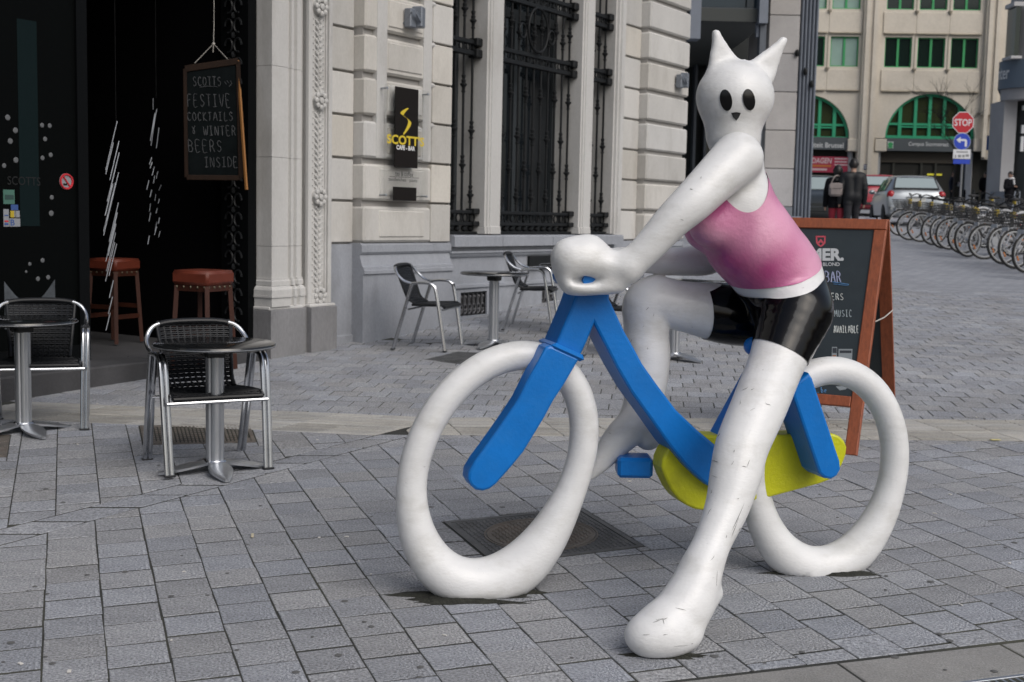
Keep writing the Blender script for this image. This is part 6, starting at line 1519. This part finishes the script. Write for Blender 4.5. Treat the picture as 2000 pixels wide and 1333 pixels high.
def splate(nm, x0_, x1_, y0_, y1_, m, d0=.05, d1=.06, par=None):
    a, b = sY(x0_, y0_), sY(x1_, y1_); q = MB(); q.prism([(a[0], b[2]), (b[0], b[2]), (b[0], a[2]), (a[0], a[2])], sfl, d0, d1); return q.build(nm, m, par or sp, smooth=0)
pp = splate('lower_plate', 1861, 1894, 292, 311, M_swh); splate('lower_plate_blue', 1861, 1893, 311.5, 321, M_blu)
for x0_, x1_, y0_, y1_ in ((1867, 1889, 296, 299), (1870, 1876, 303, 308), (1878, 1883, 303, 308), (1885, 1891, 302, 307), (1864, 1866, 303, 309)): splate('plate_mark', x0_, x1_, y0_, y1_, M_pole, .06, .063, pp)
YN = 54.0; g = np.array([X(1933, 300, YN), YN, 0]); g[2] = hz(g[0], g[1]); p_ = at(1933, 265, YN)
t = thing('street_name_sign', 'narrow blue sign on a thin black pole by the cream wall', 'street sign', g); q = MB(); q.tube([(0, 0, 0), (0, 0, p_[2] - g[2])], .055, 8); q.build('pole', M_black, t)
q = MB(); q.box((-.09, -.05, p_[2] - g[2] - .32), (.16, .03, .62)); q.build('blue_plate', mat('name_blue', (.01, .10, .35), .5), t, smooth=0)
for i, (x, y0_, Yb) in enumerate(((1884, 371, 56), (1902, 370, 52), (1909, 376, 58), (1988, 370, 44), (1746, 400, 33))):
    if i == 4: continue
    p_ = at(x, y0_, Yb); g = np.array([p_[0], Yb, hz(p_[0], Yb)]); h_ = p_[2] - g[2]
    t = thing('bollard', ['black bollard beside the stop sign pole', 'black bollard in front of the two dark coats', 'small black bollard just right of the sign pole', 'tall black bollard at the right edge behind the bicycles'][i], 'bollard', g, 0, 'black bollards along the far kerb')
    q = MB(); q.lathe([(.06, 0), (.055, h_ * .8), (.07, h_ * .82), (.07, h_ * .86), (.05, h_ * .9), (.06, h_ * .97), (.02, h_)], 10); q.build('post', M_black, t)
    q = MB(); q.lathe([(.09, 0), (.09, .1), (.06, .12)], 10); q.build('foot', M_black, t)
M_bark = mat('thin_bark', (.05, .042, .036), .9)
YT = 58.0; p_ = at(1866, 300, YT); g = np.array([p_[0], YT, hz(p_[0], YT)])
t = thing('bare_tree', 'thin leafless street tree in front of the right arch', 'tree', g)
tr = MB(); tr.tube([(0, 0, 0), (.05, 0, 2.2), (.0, 0, 4.0)], [.07, .055, .04], 7); tr.build('trunk', M_bark, t)
cr_ = MB(); rs = random.Random(5)
def twig(p, d, L, r, k):
    d = d / np.linalg.norm(d); e = p + d * L; m_ = (p + e) / 2 + np.array([rs.uniform(-.06, .06), 0, rs.uniform(-.03, .05)]) * L; cr_.tube([p, m_, e], [r, r * .8, r * .55], 4, caps=False)
    if k == 0: return
    for _ in range(3): twig(p + d * L * rs.uniform(.5, 1), d + np.array([rs.uniform(-.7, .7), rs.uniform(-.5, .5), rs.uniform(-.25, .45)]), L * rs.uniform(.55, .75), r * .6, k - 1)
for a in range(7): twig(np.array([0, 0, rs.uniform(2.3, 4.0)]), np.array([rs.uniform(-.9, .9), rs.uniform(-.6, .6), rs.uniform(.3, 1.2)]), rs.uniform(1.0, 1.7), .022, 3)
cr_.build('crown', M_bark, t, kind=None)
# ================================================================== PARKED CARS
M_tyre = mat('tyre_black', (.012, .012, .013), .8); M_rim = mat('wheel_alloy', (.45, .46, .48), .35, .8); M_carglass = mat('car_glass', (.02, .028, .03), .05, spec=.6); M_trimb = mat('car_trim_black', (.015, .016, .017), .5)
M_tail = mat('tail_light_red', (.32, .006, .012), .2); M_plate = mat('number_plate', (.55, .55, .52), .5)
SILV = mat('silver_car_paint', (.36, .385, .40), .28, .6, coat=.4, var=.03, vscale=2)
def make_car(label, paint, loc, rz, glass=None):
    t = thing('parked_car', label, 'car', loc, rz, 'cars parked along the street'); glass = glass or M_carglass
    ST = [(-1.93, .66, .70, .52, .36, .58, .64), (-1.90, .76, .80, .62, .28, .84, .90), (-1.80, .80, .83, .68, .23, .95, 1.00), (-1.66, .81, .84, .66, .21, .96, 1.17), (-1.46, .815, .845, .60, .20, .965, 1.40), (-1.25, .82, .85, .59, .20, .965, 1.445), (-.45, .825, .855, .59, .20, .95, 1.475),
          (.20, .825, .855, .57, .20, .935, 1.45), (.42, .825, .85, .56, .20, .93, 1.40), (1.02, .82, .84, .66, .20, .91, 1.00), (1.45, .80, .81, .62, .21, .82, .90), (1.78, .76, .76, .58, .24, .70, .78), (1.93, .64, .66, .48, .34, .58, .62)]
    def sec(s):
        y, wb, wl, wr, zb, zl, zt = s
        H_ = [(wb * .85, zb), (wb, zb + .06), (wl * .99, (zb + zl) / 2 - .05), (wl, zl - .12), (wl * .975, zl), (wr + .03, zt - .10 if zt > 1.15 else zt - .03), (wr - .03, zt - .025 if zt > 1.15 else zt - .008), (wr * .6, zt), (0, zt + .008)]
        return [(x, y, z) for x, z in H_] + [(-x, y, z) for x, z in H_[-2::-1]]
    S = [sec(s) for s in ST]; n = len(S[0]); q = MB(); vs = sum(S, []); fs = []
    for i in range(len(S) - 1):
        for j in range(n): fs.append((i * n + j, i * n + (j + 1) % n, (i + 1) * n + (j + 1) % n, (i + 1) * n + j))
    fs.append(list(range(n))[::-1]); fs.append([(len(S) - 1) * n + j for j in range(n)]); q.add(vs, fs); body = q.build('body', paint, t, smooth=40)
    def quad(nm, P, m, off, par=None, sub=1):
        P = [np.array(p, float) for p in P]; nn = np.cross(P[1] - P[0], P[3] - P[0]); nn /= np.linalg.norm(nn); c = sum(P) / 4
        if nn @ (c - np.array([0, 0, .7])) < 0: nn = -nn
        q = MB(); q.add([p + nn * off for p in P] + [p - nn * .02 for p in P], [(0, 1, 2, 3), (4, 5, 6, 7), (0, 1, 5, 4), (1, 2, 6, 5), (2, 3, 7, 6), (3, 0, 4, 7)]); return q.build(nm, m, par or t, smooth=0)
    quad('rear_window_seal', [(-.66, -1.80, 1.035), (.66, -1.80, 1.035), (.57, -1.47, 1.375), (-.57, -1.47, 1.375)], M_trimb, .018)
    quad('rear_window', [(-.61, -1.785, 1.06), (.61, -1.785, 1.06), (.53, -1.485, 1.355), (-.53, -1.485, 1.355)], glass, .024)
    quad('windscreen', [(-.66, .98, 1.02), (.66, .98, 1.02), (.53, .46, 1.37), (-.53, .46, 1.37)], glass, .02)
    for s in (-1, 1):
        for y0, y1 in ((-1.40, -.62), (-.54, .30)):
            quad('side_window', [(s * .835, y0, .985), (s * .835, y1, .965), (s * .635, y1 - .08, 1.335), (s * .64, y0 + .05, 1.335)], M_carglass, .014)
        q = MB(); q.ball((s * .72, -1.83, .86), (.12, .09, .13), 14, 8); q.build('tail_light', M_tail, t)
        q = MB(); q.ball((s * .66, 1.78, .66), (.13, .12, .09), 12, 8); q.build('headlight', mat('headlight_glass', (.6, .62, .65), .15), t)
        q = MB(); q.ball((s * .93, .62, .98), (.10, .06, .07), 10, 6); q.tube([(s * .82, .62, .95), (s * .93, .62, .97)], .02, 6); q.build('wing_mirror', paint, t)
        q = MB(); q.box((s * .845, -.20, .80), (.03, .16, .03), b=.008); q.build('door_handle', paint, t, smooth=0)
        for y in (-1.22, 1.22):
            q = MB(); R = rotm(0, math.pi / 2, 0); q.lathe([(.19, -.09), (.29, -.09), (.305, -.06), (.305, .06), (.29, .09), (.19, .09)], 24, o=(s * .76, y, .305), R=R); w_ = q.build('wheel', M_tyre, t)
            q = MB(); q.lathe([(.0, .05), (.05, .06), (.10, .05), (.185, .085), (.195, .06), (.195, -.06), (0, -.06)] if s > 0 else [(0, -.05), (.05, -.06), (.10, -.05), (.185, -.085), (.195, -.06), (.195, .06), (0, .06)], 20, o=(s * .765, y, .305), R=R); q.build('rim', M_rim, w_)
    q = MB(); q.box((0, -1.90, .46), (1.56, .16, .20), b=.05); q.build('bumper', paint, t, smooth=30); q = MB(); q.box((0, -1.975, .40), (1.30, .03, .09), b=.01); q.build('bumper_strip', M_trimb, t, smooth=0)
    q = MB(); q.box((0, 1.88, .46), (1.45, .16, .20), b=.05); q.build('bumper', paint, t, smooth=30)
    q = MB(); q.box((0, -1.925, .72), (.52, .02, .11), b=.004); q.build('number_plate', M_plate, t, smooth=0)
    q = MB(); q.box((0, -1.955, .80), (.60, .03, .03), b=.008); q.build('boot_handle', SILV, t, smooth=0)
    q = MB(); q.tube([(0, -1.2, 1.45), (0, -1.32, 1.62)], .006, 5); q.build('aerial', M_trimb, t)
    return t
def ground_at(px, Y): p = at(px, 400, Y); return np.array([p[0], Y, hz(p[0], Y)])
gl2 = mat('car_glass_pale', (.30, .36, .37), .12, spec=.5)  # pale colour stands in for the white reflection on the glass
c = ground_at(1768, 39.0); make_car('silver hatchback seen from behind at the end of the bicycle row', SILV, c, math.radians(-8), gl2)
c = ground_at(1700, 47.0); make_car('red car mostly hidden behind the silver hatchback', mat('red_car_paint', (.30, .02, .035), .3, coat=.4), c, math.radians(-3), gl2)
c = ground_at(1592, 37.0); make_car('dark car at the kerb left of the couple in black', mat('dark_car_paint', (.018, .022, .024), .3, coat=.4), c, math.radians(172), gl2)

# ================================================================== PEOPLE
M_skin = mat('skin', (.42, .26, .19), .6); 
def person(label, loc, rz, top, legs, hair, h=1.72, hem=.80, stride=.0, arm=0.0, shoes=None, bag=None, skirt=False, long_hair=False, armf=None):
    t = thing('person', label, 'person', loc, rz); k = h / 1.75
    P_ = lambda x, y, z: np.array([x, y, z]) * k
    def ch(L):
        S = smooth_path([np.array(q, float) for q in L], 3); return [('c', P_(*S[i][:3]), P_(*S[i + 1][:3]), S[i][3] * k, S[i + 1][3] * k) for i in range(len(S) - 1)]
    lg = []
    for s in (-1, 1): lg += ch([(s * .085, 0, .92, .095), (s * .09, -s * stride * .35 - .01, .50, .062), (s * .09, -s * stride * .7 + .03, .10, .042)]) + [('c', P_(s * .09, -s * stride * .7 + .045, .05), P_(s * .10, -s * stride * .7 - .12, .035), .045 * k, .032 * k)]
    to = [('c', P_(-.06, 0, .95), P_(.06, 0, .95), .115 * k, .115 * k), ('c', P_(-.07, 0, .98), P_(-.10, .0, 1.34), .11 * k, .105 * k), ('c', P_(.07, 0, .98), P_(.10, .0, 1.34), .11 * k, .105 * k), ('c', P_(-.15, .005, 1.39), P_(.15, .005, 1.39), .07 * k, .07 * k)]
    ar = []; hn = []
    for s in (-1, 1):
        if armf and s in armf: A_ = [(s * .19, 0, 1.39, .062), (s * .25, -.02, 1.12, .050), (s * .12, -.22, 1.16, .04)]; Hh = (P_(s * .11, -.23, 1.165), P_(s * .04, -.28, 1.19))
        else: A_ = [(s * .19, 0, 1.39, .062), (s * .245, .03, 1.12, .050), (s * .255, -.04 + arm * s, .87, .038)]; Hh = (P_(s * .255, -.045 + arm * s, .84), P_(s * .25, -.07 + arm * s, .73))
        ar += ch(A_); hn += [('c', Hh[0], Hh[1], .034 * k, .022 * k), ('c', Hh[0], Hh[0] * .5 + Hh[1] * .5 + np.array([-s * .02, -.03, .0]), .018 * k, .012 * k)]
    hd = [('e', P_(0, -.01, 1.635), np.array([.076, .095, .115]) * k, None), ('c', P_(0, .01, 1.42), P_(0, 0, 1.58), .055 * k, .055 * k), ('c', P_(0, -.10, 1.635), P_(0, -.115, 1.61), .012 * k, .016 * k), ('c', P_(.078, 0, 1.63), P_(.08, .01, 1.64), .018 * k, .018 * k), ('c', P_(-.078, 0, 1.63), P_(-.08, .01, 1.64), .018 * k, .018 * k)]
    GRP = [(.02, lg), (.05, to), (.01, ar), (.01, hn), (.02, hd)]
    F_, lo = grid_field(GRP, .022, .025); V, Q = surface_nets(F_, lo, .022); Nv = vnormals(V, Q)
    if np.mean(field(GRP, V + Nv * .02, .025)[0]) < 0: Q = Q[:, ::-1]; Nv = -Nv
    o = bpy.data.objects.new('body', mesh_np('body', V, Q, M_skin)); COL.objects.link(o); o.parent = t
    gs = field(GRP, V, .025)[1]; z = V[:, 2] / k; y = V[:, 1] / k
    def garment(nm, fs, off, m): W, T = shell(V, Q, Nv, fs, off); o = bpy.data.objects.new(nm, mesh_np(nm, W, T, m)); COL.objects.link(o); o.parent = t
    nearhd = gs[4] - np.minimum(gs[1], gs[2])
    garment('trousers', [gs[1] * 0 + (1.0 - z), z - .08, .03 - np.minimum(gs[0], gs[1]), np.minimum(gs[3], gs[2]) + .0], .008, legs)
    garment('shoes', [.085 - z], .006, shoes or M_trimb)
    garment('coat', [z - hem, 1.47 - z, .035 - np.minimum(np.minimum(gs[1], gs[2]), gs[0] + (0 if hem < .9 else .5)), gs[3] + .004], .020, top)
    hz_ = np.where(y > .0, z - (1.40 if long_hair else 1.56), z - 1.69 - y * .6)
    garment('hair', [hz_, .03 - gs[4], np.minimum(gs[1], gs[2]) + (.03 if long_hair else .05)], .028 if long_hair else .014, hair)
    for s in (-1, 1): q = MB(); q.ball(P_(s * .032, -.094, 1.655), .011 * k, 6, 4); q.build('eye', M_trimb, t)
    return t
M_blk = mat('black_cloth', (.008, .008, .010), .9, spec=.1); M_lea = mat('black_leather_jacket', (.010, .011, .013), .55, spec=.3); M_redp = mat('red_trousers', (.25, .015, .03), .8); M_jean = mat('black_jeans', (.012, .012, .016), .85)
M_hdk = mat('dark_hair', (.008, .006, .005), .5); M_hbl = mat('blond_hair', (.40, .31, .20), .6); M_hbr = mat('brown_hair', (.06, .035, .02), .6); M_pale = mat('pale_cloth', (.5, .5, .5), .8)
Yc = 28.5
wl_ = ground_at(1634, Yc); person('woman with long dark hair, black coat and red trousers walking away', wl_, math.pi - .15, M_blk, M_redp, M_hdk, h=1.70, hem=.78, stride=.22, long_hair=True)
ml_ = ground_at(1664, Yc - .2); person('man in a black leather jacket walking away from the camera', ml_, math.pi - .1, M_lea, M_jean, M_hdk, h=1.86, hem=.80, stride=-.2)
# the bag on her back
bg_ = wl_ + np.array([-.10, -.24, 0]); t = thing('handbag', 'grey brown shoulder bag carried on the woman\'s back', 'bag', bg_ + np.array([0, 0, 1.0]), -.15)
q = MB(); q.box((0, 0, .16), (.30, .13, .30), b=.05); q.build('bag_body', mat('bag_taupe', (.22, .19, .18), .6, var=.2, vscale=8), t, smooth=40); q = MB(); q.tube(smooth_path([(-.10, .0, .30), (-.02, .03, .46), (.10, .16, .46), (.10, .04, .29)], 5), .014, 6); q.build('strap', mat('bag_taupe', (.2, .2, .2)), t); q = MB(); q.box((0, -.068, .24), (.28, .015, .11), b=.006); q.build('flap', mat('bag_taupe', (.2, .2, .2)), t, smooth=30)
for px, Y, lab, rz, hr, kw in ((1858, 62, 'person in a dark blue coat with a white bag beside the shop entrance', .9, M_hbr, dict(h=1.70, armf=(1,))), (1921, 64, 'dark haired person in black standing behind the blond woman', .2, M_hdk, dict(h=1.70)),
                               (1932, 62, 'blond woman in a long black coat below the narrow blue sign', .1, M_hbl, dict(h=1.72, hem=.55, long_hair=True)), (1970, 47, 'person in a black coat and white scarf by the grey pillar', .5, M_hdk, dict(h=1.70, hem=.6, armf=(-1, 1)))):
    g = ground_at(px, Y); p = person(lab, g, rz, mat('navy_coat', (.012, .015, .03), .8) if px == 1858 else M_blk, M_jean, hr, **kw)
    if px == 1858: q = MB(); q.box((.14, -.26, 1.08), (.16, .10, .22), b=.03); o = q.build('white_bag', M_pale, None, smooth=30); o.location = g; o.rotation_euler = (0, 0, rz); tag(o, 'small white bag held by the person in dark blue', 'bag')
    if px == 1970: q = MB(); q.tube([(.10 * math.cos(a), -.02 + .11 * math.sin(a), 1.42 - .03 * math.sin(a)) for a in np.linspace(0, 2 * math.pi, 14, endpoint=False)], .042, 7, closed=True); q.tube([(.03, -.13, 1.40), (.05, -.15, 1.22)], .045, 6); q.build('scarf', M_pale, p)

# ================================================================== THE ROW OF HIRE BICYCLES
M_bfr = mat('bike_grey', (.06, .06, .06), .5, .4); M_bsil = mat('bike_silver', (.40, .41, .43), .4, .6); M_byel = mat('bike_yellow', (.34, .25, .02), .5); M_bblk = mat('bike_black', (.012, .012, .012), .6); M_borg = mat('reflector_orange', (.42, .13, .006), .5); M_brim = mat('bike_rim', (.50, .51, .52), .4, .6)
def circ(c, r, n=28): return [(0, c[0] + r * math.cos(a), c[1] + r * math.sin(a)) for a in np.linspace(0, 2 * math.pi, n, endpoint=False)]
WR = .335; WF, WB_ = (-.56, WR), (.54, WR)
bike0 = thing('hire_bicycle', '', 'bicycle', (0, 0, 0), 0, 'row of hire bicycles locked beside the street')
for cw in (WF, WB_):
    q = MB(); q.tube(circ(cw, WR - .02), .021, 8, closed=True); wh = q.build('wheel', M_bblk, bike0)
    q = MB(); q.tube(circ(cw, WR - .05), .014, 6, closed=True, sq=(1.0, 1.3)); q.build('rim', M_brim, wh)
    q = MB()
    for k in range(14): a = k * math.pi / 7; q.tube([(.03 * (-1) ** k, cw[0], cw[1]), (0, cw[0] + (WR - .05) * math.cos(a), cw[1] + (WR - .05) * math.sin(a))], .0025, 3, caps=False)
    q.tube([(-.05, cw[0], cw[1]), (.05, cw[0], cw[1])], .03, 8); q.build('hub_and_spokes', M_bsil, wh, kind='stuff')
    for a in (.9, 3.6): q = MB(); q.box((0, cw[0] + .22 * math.cos(a), cw[1] + .22 * math.sin(a)), (.012, .025, .08), R=rotm(a, 0, 0)); q.build('reflector', M_borg, wh, smooth=0)
    q = MB(); a0, a1 = (.15, 2.5) if cw is WF else (.5, 3.2)
    arcp = [(0, cw[0] + (WR + .02) * math.cos(a), cw[1] + (WR + .02) * math.sin(a)) for a in np.linspace(a0, a1, 12)]; q.tube(arcp, .03, 6, sq=(.3, 1)); q.build('mudguard', M_bsil, bike0)
q = MB(); bb = (0, .06, .30); ht = (0, -.36, .78); hb_ = (0, -.40, .66); stt = (0, .22, .80)
q.tube(smooth_path([hb_, (0, -.22, .42), bb], 5), .032, 8); q.tube([ht, hb_], .03, 8); q.tube([bb, stt], .024, 8)
for s in (-1, 1): q.tube([(s * .02, .06, .30), (s * .06, WB_[0], WB_[1])], .014, 6); q.tube([(s * .02, .19, .68), (s * .06, WB_[0], WB_[1])], .012, 6)
q.build('frame', M_bfr, bike0)
q = MB()
for s in (-1, 1): q.tube(smooth_path([(s * .05, -.41, .64), (s * .055, -.48, .45), (s * .06, WF[0], WF[1])], 4), .015, 6)
q.build('fork', M_bsil, bike0)
q = MB(); q.tube([ht, (0, -.33, .98)], .018, 6); q.tube(smooth_path([(-.28, -.20, 1.03), (-.20, -.30, 1.06), (0, -.34, 1.0), (.20, -.30, 1.06), (.28, -.20, 1.03)], 5), .014, 6); q.build('handlebar', M_bblk, bike0)
q = MB(); q.tube([(0, .22, .80), (0, .245, .93)], .014, 6); q.build('seat_post', M_bsil, bike0); q = MB(); q.ball((0, .29, .96), (.09, .13, .045), 10, 6); q.ball((0, .16, .965), (.035, .11, .03), 8, 5); q.build('saddle', M_bblk, bike0)
q = MB(); zb0, zb1 = .70, .90
for z in np.linspace(zb0, zb1, 5):
    f_ = (z - zb0) / (zb1 - zb0); w_, l_ = .13 + .05 * f_, .10 + .05 * f_; y_ = -.58 - .02 * f_
    q.tube([(-w_, y_ - l_, z), (w_, y_ - l_, z), (w_, y_ + l_, z), (-w_, y_ + l_, z)], .007, 4, closed=True)
for u in np.linspace(-1, 1, 6):
    for s in (-1, 1): q.tube([(u * .13, -.58 + s * .10, zb0), (u * .18, -.60 + s * .15, zb1)], .005, 4); q.tube([(s * .13, -.58 + u * .10, zb0), (s * .18, -.60 + u * .15, zb1)], .005, 4)
q.build('basket', M_bfr, bike0)
q = MB(); q.box((0, -.36, .86), (.12, .07, .13), b=.015); q.build('lock_box', M_byel, bike0, smooth=0); q = MB(); q.box((0, -.74, .66), (.16, .03, .07), b=.01); q.build('front_lamp', M_bsil, bike0, smooth=0)
q = MB(); q.lathe([(.0, -.012), (.09, -.012), (.09, .012), (0, .012)], 16, o=(.05, .06, .30), R=rotm(0, math.pi / 2, 0)); q.box((.055, .28, .315), (.02, .46, .09), b=.01); q.build('chain_guard', M_bsil, bike0, smooth=30)
for s in (-1, 1): q = MB(); q.box((s * .10, .06 + s * .12, .30 + s * .10), (.09, .05, .02)); q.tube([(s * .05, .06, .30), (s * .06, .06 + s * .12, .30 + s * .10)], .010, 5); q.build('pedal', M_bblk, bike0, smooth=0)
q = MB(); q.box((0, .72, .62), (.06, .015, .05)); q.build('rear_reflector', M_tail, bike0, smooth=0)
q = MB(); q.tube([(-.05, .1, .28), (-.14, .16, .01)], .010, 5); q.build('kickstand', M_bsil, bike0)
spots = [(1757, 462), (1776, 470), (1797, 474), (1821, 481), (1841, 486), (1853, 490), (1879, 498), (1890, 503), (1922, 507), (1958, 519), (1981, 527), (2003, 535), (2040, 548)]
ordn = ['farthest', 'second farthest', 'third farthest', 'fourth farthest', 'fifth farthest', 'sixth farthest', 'seventh', 'eighth', 'ninth', 'tenth', 'eleventh', 'twelfth', 'thirteenth']
first = True
for i, (x, y) in enumerate(spots):
    g = G(x, y); rz = -math.pi / 2 + math.radians(14 + random.uniform(-11, 11)); b = bike0 if first else copy_tree(bike0); first = False
    off = np.array([-(-math.sin(rz)) * WF[0], -math.cos(rz) * WF[0]])
    b.location = (g[0] + off[0], g[1] + off[1], hz(g[0] + off[0], g[1] + off[1])); b.rotation_euler = (random.uniform(-.02, .02), random.uniform(-.10, .10), rz)
    b['label'] = ('hire bicycle with yellow lock box, %s of the front row counted from the silver car' % ['first', 'second', 'third', 'fourth', 'fifth', 'sixth', 'seventh', 'eighth', 'ninth', 'tenth', 'eleventh', 'twelfth', 'thirteenth'][i])
for i in range(8):
    g = G(1772 + i * 33, 449 + i * 8.5); g = g + np.array([2.3, .8, 0]); rz = math.pi / 2 + math.radians(12 + random.uniform(-6, 6)); b = copy_tree(bike0)
    b.location = (g[0], g[1], hz(g[0], g[1])); b.rotation_euler = (0, random.uniform(-.05, .05), rz); b['label'] = 'hire bicycle in the back row, %s from the silver car' % ['first', 'second', 'third', 'fourth', 'fifth', 'sixth', 'seventh', 'eighth'][i]; b['group'] = 'back row of hire bicycles'
